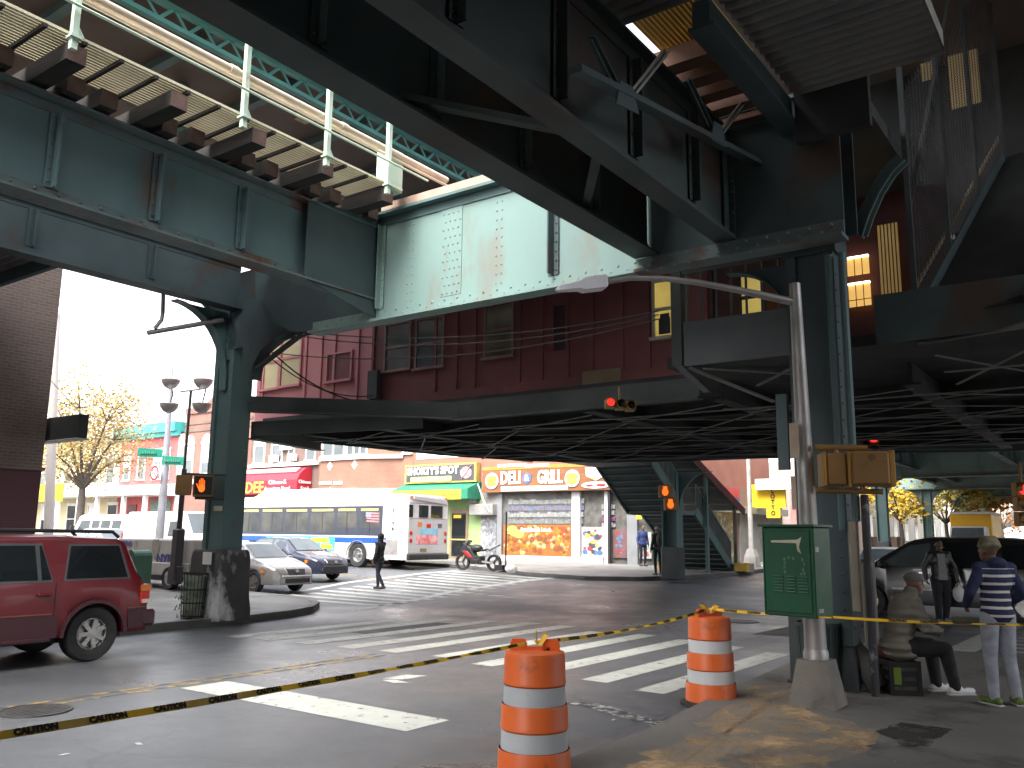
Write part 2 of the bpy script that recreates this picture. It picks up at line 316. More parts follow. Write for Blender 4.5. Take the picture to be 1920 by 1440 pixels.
def kerb(line, w=.16, h=KH):
    polys = []
    for p, q in zip(line, line[1:]):
        p, q = Vector(p), Vector(q); d = (q-p).normalized(); nrm = Vector((-d.y, d.x))*w
        polys.append([tuple(p), tuple(q), tuple(q+nrm), tuple(p+nrm)])
    solo('kerb', sheet(polys, h+.012, h+.03), M['kerb'], kind='structure', org=(0,0,0))
kerb([(a, b) for a, b in left_edge[:-2]], .17)
kerb([(a, b) for a, b in far_edge[:-2]], .17)
# crosswalks: near one (bars along b), far one (bars along a, between two lines), right one
bars = []
for a0, b0, b1 in [(-9.95,-.7,3.4),(-9.2,-.6,4.4),(-8.35,-.5,4.7),(-7.45,-.4,5.0),(-6.6,-.3,4.95),(-5.6,-.2,4.4),(-4.65,-.45,4.6),(-3.7,-.5,4.3),(-2.75,-.6,4.0),(-1.85,-.85,3.6)]:
    bars.append([(a0-.19,b0),(a0+.19,b0),(a0+.19,b1),(a0-.19,b1)])
solo('crosswalk_marking', sheet(bars, .004), M['mark'], kind='structure', org=(0,0,0))
bars = []
b = 5.7
while b < 16.8:
    t = (b-4.3)/12; a1 = -12.4 - 2.55*t; bars.append([(a1-4.4,b),(a1,b),(a1,b+.32),(a1-4.4,b+.32)]); b += .82
for off in (0, -4.55):
    pts = [(-12.2+off,4.4),(-13.3+off,7.5),(-14.5+off,10.6),(-15.05+off,15.2),(-14.9+off,17)]
    for p, q in zip(pts, pts[1:]): bars.append([(p[0]-.15,p[1]),(p[0]+.15,p[1]),(q[0]+.15,q[1]),(q[0]-.15,q[1])])
solo('crosswalk_marking', sheet(bars, .004), M['mark'], kind='structure', org=(0,0,0))
bars = []
for k in range(12): bars.append([(.9,6.3+.62*k),(4.6,6.3+.62*k),(4.6,6.55+.62*k),(.9,6.55+.62*k)])
bars.append([(.15,5.9),(.6,5.9),(.75,12.6),(.3,12.6)])
solo('crosswalk_marking', sheet(bars, .004), M['mark'], kind='structure', org=(0,0,0))
solo('stop_line', sheet([[(-6.2,-4.15),(-6.2,-3.5),(-2.66,-3.52),(-2.66,-4.15)]], .004), M['mark'], kind='structure', org=(0,0,0))
yl = [[(-6.60,-40),(-6.53,-40),(-6.53,-.6),(-6.60,-.6)], [(-6.40,-40),(-6.33,-40),(-6.33,-.6),(-6.40,-.6)]]
solo('centre_line', sheet(yl, .003), M['mark_yellow'], kind='structure', org=(0,0,0))
solo('centre_line', sheet([[(-60,12.3),(-17.2,12.3),(-17.2,12.42),(-60,12.42)],[(-60,12.6),(-17.2,12.6),(-17.2,12.72),(-60,12.72)]], .003), M['mark_yellow'], kind='structure', org=(0,0,0))
curve = []
pl = [G(*p)[:2] for p in [(1010,1098),(1100,1083),(1200,1076),(1330,1069),(1440,1066)]]
for p, q in zip(pl, pl[1:]): curve.append([(p[0],p[1]-.16),(q[0],q[1]-.16),(q[0],q[1]+.16),(p[0],p[1]+.16)])
solo('lane_line', sheet(curve, .006), M['mark'], kind='structure', org=(0,0,0))
wl = [G(*p)[:2] for p in [(1060,1318),(1110,1322),(1160,1338),(1210,1352),(1265,1366)]]
curve = []
for p, q in zip(wl, wl[1:]): curve.append([(p[0]-.06,p[1]-.10),(q[0]-.06,q[1]-.10),(q[0]+.06,q[1]+.10),(p[0]+.06,p[1]+.10)])
solo('edge_line', sheet(curve, .005), mat('very_worn_paint', (.45,.44,.41), (.35,.35,.33), 3, .7, dirt=(.06,.06,.06), dscale=9, dthr=.45), kind='structure', org=(0,0,0))
def scatter_marks(px):
    polys = []
    for x, y, w in px:
        a, b, _ = G(x, y); t = random.random()*3
        polys.append([(a-w*math.cos(t),b-w*math.sin(t)),(a+w*.4,b-w*.5),(a+w*math.cos(t),b+w*math.sin(t)),(a-w*.4,b+w*.5)])
    return polys
solo('paint_flecks', sheet(scatter_marks([(900,1114,.25),(930,1117,.3),(1150,1133,.35),(1120,1131,.2),(1150,1350,.05),(760,1270,.3),(740,1278,.2),(1300,1395,.06),(260,1395,.06),(120,1415,.05),(480,1215,.04)]), .004), M['mark'], kind='stuff', org=(0,0,0))
def manhole(px, py, r, label):
    a, b, z = G(px, py); t = thing('manhole_cover', label, 'manhole cover', org=(a, b, z))
    mb = MB().lathe([(r*.9, z+.004), (r*.9, z+.012)], (a, b, 0), 28)
    for k in range(-3, 4):
        h = math.sqrt(max((r*.8)**2-(k*r*.22)**2, 0)); mb.box(a+k*r*.22-.02, a+k*r*.22+.02, b-h, b+h, z+.0125, z+.016)
    part('lid', mb, M['iron'], t); part('rim', MB().lathe([(r*.91, z+.003), (r*.91, z+.016), (r, z+.016), (r, z+.003)], (a, b, 0), 28, caps=False), M['iron'], t)
M['iron'] = mat('cast_iron', (.12,.115,.11), (.075,.07,.068), 8, .5, .5, bump=.3, bscale=50)
manhole(66, 1334, .34, 'round iron manhole cover near the yellow centre line')
manhole(1392, 1166, .36, 'round iron manhole cover in dark road beyond the striped crosswalk')
M['patch'] = mat('old_tar_patch', (.058,.059,.061), (.044,.045,.047), 2, .62, bump=.3, bscale=120)
M['oil'] = mat('oil_drips', (.045,.044,.043), (.06,.059,.057), 3, .45)
solo('tar_patch', sheet([[(-9.3,1.2),(-8.2,1.15),(-8.15,3.6),(-9.2,3.7)],[(-3.2,6.0),(-1.9,6.1),(-1.95,9.6),(-3.1,9.5)]], .0018), M['patch'], kind='structure', org=(0,0,0))
def blob(cx, cy, rx, ry, n=26, j=.35):
    return [(cx + rx*math.cos(2*math.pi*k/n)*(1+random.uniform(-j, j)), cy + ry*math.sin(2*math.pi*k/n)*(1+random.uniform(-j, j))) for k in range(n)]
M['sand'] = mat('spilt_orange_sand', (.42,.26,.13), (.30,.20,.11), 2, .9, bump=.3, bscale=80)
# ------------------------------------------------------------------ elevated railway
def stiff(mb, a, b, z0, z1, d, along):          # angle-iron stiffener on a web; along = axis the girder runs on
    if along == 'b': mb.box(a, a+d, b-.012, b+.012, z0, z1); mb.box(a, a+math.copysign(.014, d), b-.09, b+.09, z0, z1)
    else: mb.box(a-.012, a+.012, b, b+d, z0, z1); mb.box(a-.09, a+.09, b, b+math.copysign(.014, d), z0, z1)
def girder_b(label, a, b0, b1, z0, z1, m, mf, side=1, step=1.33, off=.35, fw=.36, group=None, rivets=True, name='plate_girder'):
    """Plate girder along b; side=+1 puts stiffeners and rivets on the face towards +a."""
    t = thing(name, label, 'girder', org=(a, (b0+b1)/2, z0), group=group)
    part('web', MB().box(a-.01, a+.01, b0, b1, z0+.03, z1-.03), M[m], t)
    bfl = (MB().box(a-fw/2, a+fw/2, b0, b1, z0, z0+.03).box(a-.016-.12, a-.016, b0, b1, z0+.031, z0+.05).box(a+.016, a+.016+.12, b0, b1, z0+.031, z0+.05)
         .box(a+.0105, a+.026, b0, b1, z0+.05, z0+.17).box(a-.026, a-.0105, b0, b1, z0+.05, z0+.17))
    part('top_flange', MB().box(a-fw/2, a+fw/2, b0, b1, z1-.03, z1).box(a+.0105, a+.026, b0, b1, z1-.17, z1-.031), M[mf], t)
    b = b0 + off
    rv = MB()
    while b < b1 - .1:
        mb = MB()
        for s in (1, -1): stiff(mb, a + s*.0265, b, z0+.175, z1-.175, s*.11, 'b')
        if rivets:
            z = z0 + .25
            while z < z1 - .2: mb.rivet((a+side*.0415, b+.05, z), (side,0,0)); mb.rivet((a+side*.0415, b-.05, z), (side,0,0)); z += .16
        part('stiffener', mb, M[m], t)
        if rivets:
            k = b
            while k < b + step - .05 and k < b1: rv.rivet((a+side*.027, k+.1, z0+.12), (side,0,0), .024); k += .27
        b += step
    part('bottom_flange', bfl.join(rv), M[mf], t)
    return t
gB = 'girders that carry the tracks'
girder_b('teal plate girder under the timber ties and slatted walkway', -7.27, -40, -.34, 5.66, 6.95, 'steel_blue', 'steel_rust', 1, 1.36, .28, group=gB)
girder_b('outer teal girder on the line of the far column', -11.75, -40, .29, 6.3, 7.3, 'steel_dark', 'steel_dark', 1, 2.2, .9, group=gB, rivets=False)
girder_b('dark overhead girder crossing in front of the sunlit cross girder', -2.05, -40, -.34, 5.5, 6.95, 'steel_deep', 'steel_deep', 1, 1.45, .5, .36, group=gB)
girder_b('dark overhead girder nearest the corrugated deck', -.94, -40, -.34, 5.5, 6.95, 'steel_deep', 'steel_deep', 1, 1.45, .9, .28, group=gB)
# diagonals between the two dark girders
for b0, b1 in [(-3.6,-5.2), (-3.4,-2.0)]:
    solo('cross_brace', MB().beam((-1.0, b0, 5.62), (-2.02, b1, 5.62), .1, .012).beam((-1.0, b0, 5.66), (-2.02, b1, 5.66), .012, .09), M['steel_black'],
         'angle iron brace lying between the two dark overhead girders', 'brace', 'braces between the overhead girders')
def truss_piece(p, q, w=.07): return MB().beam(p, q, w, .014).beam(p, q, .014, w)
# hanging V bracing between the near girder and the platform beam
t = thing('platform_bracing', 'row of grey V shaped struts hanging below the corrugated platform deck', 'bracing', org=(-.5, -1.5, 6))
c0, c1 = Vector(ona(1080,130,-.5)), Vector(ona(1510,352,-.5))
part('chord', MB().beam(c0, c1, .12, .06), M['steel_dark'], t)
V = [((1170,195),(1110,70)),((1170,195),(1248,98)),((1342,262),(1290,150)),((1342,262),(1402,182)),((1482,330),(1436,205))]
for k, (p, q) in enumerate(V):
    part('strut', truss_piece(ona(*p, -.5), ona(*q, -.5), .085), M['galv' if k in (1,3) else 'steel_dark'], t)
for p in ((1170,195),(1342,262),(1482,332)):
    c = ona(*p, -.49); part('gusset', MB().prism([(c[0]+.03, c[1]-.22, c[2]-.1),(c[0]+.03, c[1]+.22, c[2]-.02),(c[0]+.03, c[1]+.1, c[2]+.2),(c[0]+.03, c[1]-.14, c[2]+.16)], (.012,0,0)), M['steel_dark'], t)
# cross girder, lit by the gap between the tracks
CB0 = -.3
t = thing('cross_girder', 'pale teal riveted cross girder lit through the gap between the tracks', 'girder', org=(-6, 0, 5.3))
cweb = MB().box(-7.139, -2.0, CB0, CB0+.03, 5.33, 7.12); part('end_web', MB().box(-1.999, .5, CB0-.002, CB0+.03, 5.33, 7.12), M['steel_dark'], t); part('end_web', MB().prism([(-7.14,CB0-.003,5.33),(-8.7,CB0-.003,5.33),(-9.3,CB0-.003,5.42),(-10.0,CB0-.003,5.75),(-10.4,CB0-.003,6.2),(-10.5,CB0-.003,7.12),(-7.14,CB0-.003,7.12)], (0,.033,0)), M['steel_dark'], t)  # web ends take the darker steel, their shade is in the colour
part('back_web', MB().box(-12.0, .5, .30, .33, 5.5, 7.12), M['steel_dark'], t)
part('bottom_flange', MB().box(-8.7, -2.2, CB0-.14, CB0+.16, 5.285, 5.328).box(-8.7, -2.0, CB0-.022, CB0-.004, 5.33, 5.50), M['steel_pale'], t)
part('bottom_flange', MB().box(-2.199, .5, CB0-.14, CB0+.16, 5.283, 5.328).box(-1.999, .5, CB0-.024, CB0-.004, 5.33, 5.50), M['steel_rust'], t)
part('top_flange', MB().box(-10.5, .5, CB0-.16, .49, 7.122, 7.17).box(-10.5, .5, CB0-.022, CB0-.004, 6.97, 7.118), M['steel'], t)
def stiff_c(a, m='steel_pale', deep=.1):
    mb = MB(); stiff(mb, a, CB0-.0225, 5.505, 6.965, -deep, 'a'); z = 5.58
    while z < 6.9: mb.rivet((a-.055, CB0-.038, z), (0,-1,0)); mb.rivet((a+.055, CB0-.038, z), (0,-1,0)); z += .14
    part('stiffener', mb, M[m], t)
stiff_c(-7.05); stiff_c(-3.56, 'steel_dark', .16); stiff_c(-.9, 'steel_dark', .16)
part('splice_plate', MB().box(-5.72, -5.30, CB0-.014, CB0-.002, 5.51, 6.96), M['steel_pale'], t)
rv = MB()
for a0 in (-5.66,-5.56,-5.46,-5.36):
    for k in range(11): rv.rivet((a0 + (.02 if k % 2 else -.02), CB0-.014, 5.56+.132*k), (0,-1,0), .02)
for a0 in (-6.45,-6.35,-4.62,-4.52):
    for k in range(10): rv.rivet((a0, CB0-.001, 5.56+.145*k), (0,-1,0), .017)
k = -8.6
while k < .4: rv.rivet((k, CB0-.0225, 5.38), (0,-1,0), .024); rv.rivet((k+.12, CB0-.0225, 5.455), (0,-1,0), .024); k += .26
k = -9
while k < 0: rv.rivet((k, CB0-.13, 5.284), (0,0,-1), .024); k += .2
part('web', cweb.join(rv), M['steel_pale'], t)
part('rail_bed', MB().box(-7.0, -4.2, CB0-.12, .45, 7.173, 7.32), mat('pinkish_timber_ballast', (.55,.36,.28), (.38,.27,.22), 4, .9, bump=.4), t)
# haunch that carries the walkway girder into the cross girder
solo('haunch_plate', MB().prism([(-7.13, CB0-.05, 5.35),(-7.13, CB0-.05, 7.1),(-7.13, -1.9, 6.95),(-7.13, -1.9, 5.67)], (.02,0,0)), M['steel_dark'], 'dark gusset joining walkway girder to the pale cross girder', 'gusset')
# columns
def column(label, a, b, gnd, top, brk, base_mat, w=.62, dd=.5, basew=1.08, baseh=1.25, sm=None):
    sm = sm or M['steel']
    t = thing('elevated_column', label, 'column', org=(a, b, gnd), group='columns of the elevated line')
    sh = MB().box(a-w/2, a-w/2+.03, b-dd/2, b+dd/2, gnd+.5, top).box(a+w/2-.03, a+w/2, b-dd/2, b+dd/2, gnd+.5, top).box(a-w/2+.031, a+w/2-.031, b-dd/2+.06, b-dd/2+.085, gnd+.5, top).box(a-w/2+.031, a+w/2-.031, b+dd/2-.085, b+dd/2-.06, gnd+.5, top)
    for sx in (-1, 1): sh.box(a+sx*(w/2-.031), a+sx*(w/2-.12), b-dd/2, b-dd/2+.0595, gnd+.5, top)
    z = gnd+.7
    while z < top-.1:
        for sx in (-1, 1): sh.rivet((a+sx*(w/2-.075), b-dd/2-.001, z), (0,-1,0), .02); sh.rivet((a+w/2+.001, b+sx*.17, z), (1,0,0), .02)
        z += .2
    part('shaft', sh, sm, t)
    z1 = gnd + baseh; bw = basew/2; tw = bw*.86
    bm_ = MB(); n = 9
    prof = [(bw, gnd-.05), (bw*.99, gnd+.15), (bw*.93, gnd+.4), (bw*.9, z1-.18), (tw, z1-.05), (tw*.93, z1)]
    ring = [(1,-.8),(1,.8),(.8,1),(-.8,1),(-1,.8),(-1,-.8),(-.8,-1),(.8,-1)]
    vs = [(a+x*r, b+y*r*.86, z) for r, z in prof for x, y in ring]
    fs = [(i*8+k, i*8+(k+1) % 8, (i+1)*8+(k+1) % 8, (i+1)*8+k) for i in range(len(prof)-1) for k in range(8)] + [tuple(range(40, 48))]
    part('base', MB().add(vs, fs), base_mat, t)
    for ax, sgn, ztop, r in brk:                       # curved knee bracket
        pts = []
        for k in range(13):
            th = R_(90*k/12); pts.append((r*(1-math.cos(th)) , -r*1.12*(1-math.sin(th))))   # from column outwards
        out = [(0, -r*1.35), (.0, 0)] + [(r, 0)]
        poly = [(0, 0), (r*1.05, 0)] + [(x, z) for x, z in pts[::-1]] + [(0, -r*1.3)]
        if ax == 'a': f = lambda x, z: (a + sgn*(w/2+.001+x), b-.02, ztop+z); v = (0,.04,0)
        else: f = lambda x, z: (a-.02, b + sgn*(dd/2+.001+x), ztop+z); v = (.04,0,0)
        mb = MB().prism([f(x, z) for x, z in poly], v)
        rim = [Vector(f(x, z)) + Vector(v)*.5 for x, z in [(0, -r*1.3)] + pts]
        for p, q in zip(rim, rim[1:]): mb.beam(p, q, .22, .025, Vector((0,1,0)).cross(q-p) if ax == 'a' else Vector((1,0,0)).cross(q-p))
        part('bracket', mb, sm, t)
    return t
M['peeling'] = mat('peeling_posters_on_concrete', (.075,.072,.07), (.045,.044,.044), 2.2, .8, bump=.3, bscale=20, dirt=(.55,.56,.56), dscale=1.3, dthr=.535, stretch=(1,1,.55))
colL = column('elevated line column on the far kerb with peeling white posters on its base', -12.1, .55, KH, 5.28, [('b',-1,6.29,1.25)], M['peeling'], baseh=1.3)
def knee(pxs, corner):
    pts = [onb(*q, .27) for q in pxs]; cs = [onb(*q, .27) for q in corner]; mb = MB().prism(cs + pts, (0,.05,0))
    for p, q in zip(pts, pts[1:]): mb.beam(Vector(p)+Vector((0,.025,0)), Vector(q)+Vector((0,.025,0)), .26, .03, Vector((0,1,0)).cross(Vector(q)-Vector(p)))
    part('bracket', mb, M['steel_dark'], colL)
knee([(476,712),(482,684),(496,658),(520,637),(552,622),(598,612)], [(640,560),(455,560),(455,712)])
knee([(306,522),(340,536),(372,556),(396,582),(410,610),(418,642)], [(425,642),(440,520)])
colL2 = MB().box(-12.41, -11.79, .3, .8, 5.28, 7.1); part('cap', colL2, M['steel'], colL)
part('notice', MB().box(-12.05, -11.77, .258, .266, 2.2, 2.3), mat('buff_notice', (.5,.48,.38), rough=.7), colL)
part('notice', MB().box(-12.0, -11.72, .055, .061, 1.16, 1.4), M['trim_white'], colL)
colR = column('dark elevated line column behind the green control cabinet', -.05, .35, .1, 5.28, [('a',-1,5.28,.85)], M['steel_black'], w=.58, dd=.5, basew=.62, baseh=.5, sm=M['steel_dark'], )  # teal column given the darker steel, its shade is in the colour
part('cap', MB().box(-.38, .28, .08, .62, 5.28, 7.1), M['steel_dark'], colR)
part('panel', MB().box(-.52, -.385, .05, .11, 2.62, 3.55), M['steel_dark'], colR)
for dx, z0, z1, r, mm in [(.38,1.0,2.0,.055,'pipe_buff'),(.52,.1,2.3,.045,'pipe_dark'),(.27,1.9,5.2,.05,'steel'),(.42,2.0,5.2,.045,'steel')]:
    if mm == 'pipe_buff': M[mm] = mat('buff_conduit', (.45,.40,.30), (.36,.32,.25), 3, .6)
    if mm == 'pipe_dark': M[mm] = mat('peeling_black_pipe', (.05,.05,.055), (.035,.035,.04), 3, .6, dirt=(.33,.38,.40), dscale=3.2, dthr=.6)
    part('conduit', MB().tube([(-.05+dx, .02, z0), (-.05+dx, .02, z1)], r, 10), M[mm], colR, smooth=.6)
# timber ties and walkway on the far track
gT = 'timber ties of the elevated track'
for k, b in enumerate([-9.4+.44*i for i in range(22)]):
    pass
tie_b = [(-6.01, True), (-4.70, True), (-3.47, True), (-2.23, True), (-.95, True), (-7.35, True), (-8.7, True)]
short = []
for i in range(24):
    b = -9.0 + i*.42 - .03
    if b < -.5 and all(abs(b-x) > .19 for x, _ in tie_b): short.append(b)
for b, _ in tie_b:
    t = thing('timber_tie', None, 'timber tie', org=(-7.6, b, 7.0), group=gT)
    part('beam', MB().box(-9.6, -6.33, b-.115, b+.115, 7.03, 7.24), M['timber'], t); part('end_grain', MB().box(-6.33, -6.325, b-.112, b+.112, 7.033, 7.237), M['timber_end'], t)
    t['label'] = 'long dark timber tie reaching out to carry the slatted walkway'
for b in short:
    t = thing('timber_tie', 'short timber tie end sitting on the walkway girder', 'timber tie', org=(-7.6, b, 7.0), group=gT)
    part('beam', MB().box(-9.6, -6.98, b-.11, b+.11, 7.0, 7.22), M['timber'], t); part('end_grain', MB().box(-6.98, -6.975, b-.107, b+.107, 7.003, 7.217), M['timber_end'], t)
t = thing('walkway', 'buff slatted walkway along the track on long timber ties', 'walkway', org=(-6.8, -5, 7.25))
sl = MB(); n = 15
for k in range(n): a = -7.28 + k*.0645; sl.box(a, a+.047, -22, -.62, 7.33, 7.365)
part('slats', sl, M['slat'], t)
bt = MB(); b = -21.7
while b < -.7: bt.box(-7.3, -6.32, b, b+.045, 7.285, 7.329); b += .45
part('batten', bt, M['timber'], t, kind='stuff')
t = thing('handrail', 'pale green pipe handrail along the slatted walkway', 'handrail', org=(-6.25, -5, 7.2))
for b in (-7.9, -6.1, -3.8, -2.33, -1.05): part('post', MB().box(-6.285, -6.215, b-.035, b+.035, 7.12, 8.36).box(-6.31, -6.18, b-.06, b+.06, 7.25, 7.28).prism([(-6.25,b-.04,7.3),(-6.25,b+.12,7.3),(-6.25,b-.04,7.55)], (.015,0,0)), M['rail'], t)
for z, r, mm, dx in [(8.33,.022,'rail',0),(7.62,.018,'rail',0)]:
    part('rail', MB().tube([(-6.16, -22, z), (-6.16, -.2, z)], r, 8), M[mm], t, smooth=1)
t = thing('pipe_run', 'thick cream conduit and thinner pipe fixed along the walkway handrail', 'pipe', org=(-6.3, -5, 7.8))
part('pipe', MB().tube([(-6.35, -22, 7.92), (-6.35, .5, 7.92)], .055, 12), M['pipe_cream'], t, smooth=1)
part('pipe', MB().tube([(-6.33, -22, 7.81), (-6.33, .5, 7.81)], .024, 10), M['pipe_cream'], t, smooth=1)
cl = MB()
for b in range(-20, 0, 2): cl.tube([(-6.35, b, 7.92), (-6.35, b+.12, 7.92)], .068, 12)
part('coupling', cl, M['pipe_cream'], t, smooth=.6, kind='stuff')
t = thing('relay_box', 'pale cabinet on the walkway end beside the handrail', 'cabinet', org=(-6.4, -.75, 7.3))
part('body', MB().box(-6.62, -6.35, -.95, -.6, 7.3, 8.0), M['rail'], t, bevel=.01); part('door', MB().box(-6.59, -6.38, -.96, -.951, 7.34, 7.96), M['rail'], t)
# platform canopy beyond the walkway with a lattice edge beam
t = thing('platform_canopy', 'brown boarded platform canopy over the far track', 'canopy', org=(-11, -3, 10.7))
part('roof', MB().box(-15, -7.9, -24, 10, 10.75, 10.85), M['ceil'], t)
for b in range(-22, 11, 2): part('rib', MB().box(-15, -7.95, b-.09, b+.09, 10.58, 10.748), M['steel'], t)
lt = MB().box(-9.56, -9.44, -24, 10, 10.48, 10.57).box(-9.56, -9.44, -24, 10, 10.14, 10.22)
b = -24.0
while b < 9.9: lt.beam((-9.5, b, 10.2), (-9.5, b+.28, 10.52), .06, .03, (1,0,0)); lt.beam((-9.5, b+.28, 10.52), (-9.5, b+.56, 10.2), .05, .02, (1,0,0)); b += .56
part('lattice_beam', lt, M['lattice'], t)
for b in (-13, -7, -1.2, 5): part('post', MB().box(-12.1, -11.9, b-.1, b+.1, 7.3, 10.74), M['steel'], t)
for k, (px, py) in enumerate([(262,68),(570,230)]):
    c = toS(CAMP + ray(px, py)*((10.56-CAM_H)/ray(px, py).z)); solo('canopy_lamp', MB().box(c[0]-.16, c[0]+.16, c[1]-.16, c[1]+.16, 10.63, 10.748).lathe([(.09,10.628),(.11,10.6)], (c[0],c[1],0), 12), mat('amber_lamp_housing', (.5,.36,.18), rough=.5), 'small buff square lamp under the brown canopy ceiling, ' + ('by the first walkway post' if k == 0 else 'between two walkway posts'), 'lamp')
# left platform slab
def corr(a0, a1, b0, b1, z, along='a', pitch=.19, amp=.035):
    """Corrugated sheet; ridges run along the given axis."""
    mb = MB(); n = int(((b1-b0) if along == 'a' else (a1-a0))/pitch*4)
    for i in range(n+1):
        t = i/n; h = z + amp*(1 if i % 4 in (1, 2) else -1)
        if along == 'a': mb.v += [(a0, b0+(b1-b0)*t, h), (a1, b0+(b1-b0)*t, h)]
        else: mb.v += [(a0+(a1-a0)*t, b0, h), (a0+(a1-a0)*t, b1, h)]
    mb.f = [(2*i, 2*i+1, 2*i+3, 2*i+2) for i in range(n)]; return mb
e = P(150, 488, 14.6)
t = thing('platform_deck', 'grey corrugated platform deck reaching over to the brick building', 'platform', org=(-15, -10, 6.3))
part('soffit', corr(-17.2, -11.93, -22, -3.1, 6.75, 'a'), M['corrugated'], t)
part('slab', MB().box(-17.2, -11.93, -24, -3.1, 6.79, 7.0), M['concrete'], t)
part('edge_beam', MB().box(-17.2, -11.93, -3.098, -3.0, 6.5, 7.1), M['steel_dark'], t)
for b in (-5, -7.5, -10): part('joist', MB().box(-17.2, -11.93, b-.06, b+.06, 6.45, 6.71), M['steel_dark'], t)
# near platform: corrugated soffit, open ties with sky between
t = thing('platform_deck', 'dark corrugated platform deck overhead beside the near girder', 'platform', org=(1, -8, 6.9))
part('soffit', corr(.12, 1.75, -14, -.75, 7.0, 'a', .16, .028), M['corrugated'], t)
part('soffit', corr(-.9, .10, -14, -3.15, 7.02, 'a', .16, .028), M['corrugated'], t)
part('slab', MB().box(-.9, 4.6, -24, -3.15, 7.06, 7.25).box(.12, 1.75, -3.149, -.75, 7.06, 7.25), M['concrete'], t)
part('edge_beam', MB().box(-.12, .06, -3.1, .1, 6.74, 7.0).box(-.17, .1, -3.1, .1, 6.71, 6.738), M['steel_dark'], t)
part('end_wall', MB().box(.12, .95, -.74, -.62, 6.4, 9.5), M['under'], t)
for k in range(7):
    b = -2.85 + k*.42
    if k in (0, 1): continue
    t = thing('timber_tie', 'brown timber tie with bright sky gaps beside the near girder', 'timber tie', org=(-.6, b, 7.05), group='ties over the gap by the near girder')
    part('beam', MB().box(-1.9, -.17, b-.11, b+.11, 7.03, 7.25), mat('reddish_timber', (.34,.19,.13), (.24,.14,.1), 3, .85) if 'rt' not in M else M['rt'], t)
t = thing('grating', 'yellow lit slatted grating above the near ties', 'grating', org=(-.6, -2.4, 7.4))
g = MB()
for k in range(16): g.box(-1.0+k*.055, -1.0+k*.055+.038, -3.1, -1.35, 7.33, 7.36)
part('slats', g, mat('yellow_slats', (.62,.42,.13), (.5,.34,.1), 3, .6), t)
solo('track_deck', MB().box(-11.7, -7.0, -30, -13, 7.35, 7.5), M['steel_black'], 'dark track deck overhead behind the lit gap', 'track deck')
# near canopy shades the platform side
solo('canopy_roof', MB().box(-2.25, 9, -24, 8, 11.0, 11.1), M['ceil'], 'brown canopy roof over the near platform', 'canopy')
# ------------------------------------------------------------------ station house hung below the tracks, its floor, balcony and stairs
def R4(px0, py0, px1, py1, b):      # rectangle on plane b seen between two picture corners
    p, q = onb(px0, py0, b), onb(px1, py1, b); zm = onb(px0, py1, b)
    return min(p[0], q[0]), max(p[0], q[0]), min(q[2], p[2]), max(p[2], q[2])
FZ = 4.40
M['buff_pane'] = mat('buff_boarded_pane', (.62,.55,.33), (.55,.48,.29), 1.2, .5)
M['lit_pane'] = mat('lit_yellow_pane', (.70,.52,.13), (.50,.38,.10), 1.5, .4, emit=.10)
M['dim_pane'] = mat('dim_pane', (.20,.165,.095), (.05,.05,.045), 1.1, .15, spec=.7)
M['lamp_glow'] = mat('glowing_tube', (1,.86,.62), (1,.82,.55), 2, .4, emit=.8)
M['amber_board'] = mat('amber_lit_board', (.85,.50,.14), (.75,.44,.12), 2, .5, emit=.17)
t = thing('station_house', 'long red boarded station house, lit end coloured pink, hung beneath the tracks', 'station', org=(-9, 4, FZ))
wb = 3.55
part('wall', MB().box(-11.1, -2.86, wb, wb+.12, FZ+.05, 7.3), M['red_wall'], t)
part('wall', MB().box(-15.25, -11.1, wb, wb+.12, FZ+.05, 8.2), M['lit_red_wall'], t, label='end of the red boarded wall, light put into its pink colour')
part('wall', MB().box(-15.25, -15.13, wb+.12, 16, FZ+.05, 8.2), M['lit_red_wall'], t)
part('roof', MB().box(-15.6, -11.9, 3.3, 16.5, 8.2, 8.35), M['steel_dark'], t)
part('plinth_board', MB().box(-11.1, -2.86, wb-.03, wb-.001, FZ+.06, FZ+.42), M['red_wall'], t)
for a in (-14.98,-13.38,-12.82,-12.35,-11.55,-11.05,-9.15,-8.55,-8.05,-6.9,-6.35,-5.75,-5.2,-4.55,-4.0):
    part('batten', MB().box(a-.035, a+.035, wb-.04, wb-.001, FZ+.43, 7.25), M['lit_red_wall' if a < -11.1 else 'red_wall'], t)
def window(px0, py0, px1, py1, pane, frame, mid=True, deep=.05, sill=True):
    a0, a1, z0, z1 = R4(px0, py0, px1, py1, wb); f = MB(); w = .05
    f.box(a0-w, a0, wb-deep, wb-.001, z0, z1).box(a1, a1+w, wb-deep, wb-.001, z0, z1).box(a0-w, a1+w, wb-deep, wb-.001, z1, z1+w)
    if mid: f.box(a0, a1, wb-deep*.8, wb-.012, (z0+z1)/2-.03, (z0+z1)/2+.03)
    fr = part('window', f, frame, t); part('pane', MB().box(a0, a1, wb-.012, wb-.002, z0, z1), pane, fr)
    if sill: part('sill', MB().box(a0-w-.04, a1+w+.04, wb-.10, wb-.001, z0-.06, z0-.001), frame, fr)
M['red_frame'] = mat('dull_red_frame', (.24,.15,.13), (.18,.11,.10), 2, .6)
window(497, 632, 522, 727, M['buff_pane'], M['lit_red_wall']); window(533, 622, 562, 720, M['buff_pane'], M['lit_red_wall'])
window(617, 667, 658, 710, mat('maroon_panel', (.20,.06,.065), rough=.6), M['lit_red_wall'], mid=False)
window(727, 612, 768, 690, M['glass_grey'], M['red_frame']); window(785, 603, 830, 685, M['glass_grey'], M['red_frame'])
window(914, 575, 961, 665, M['dim_pane'], M['red_frame'])
window(1228, 532, 1283, 626, M['lit_pane'], mat('buff_frame', (.5,.45,.35), rough=.6))
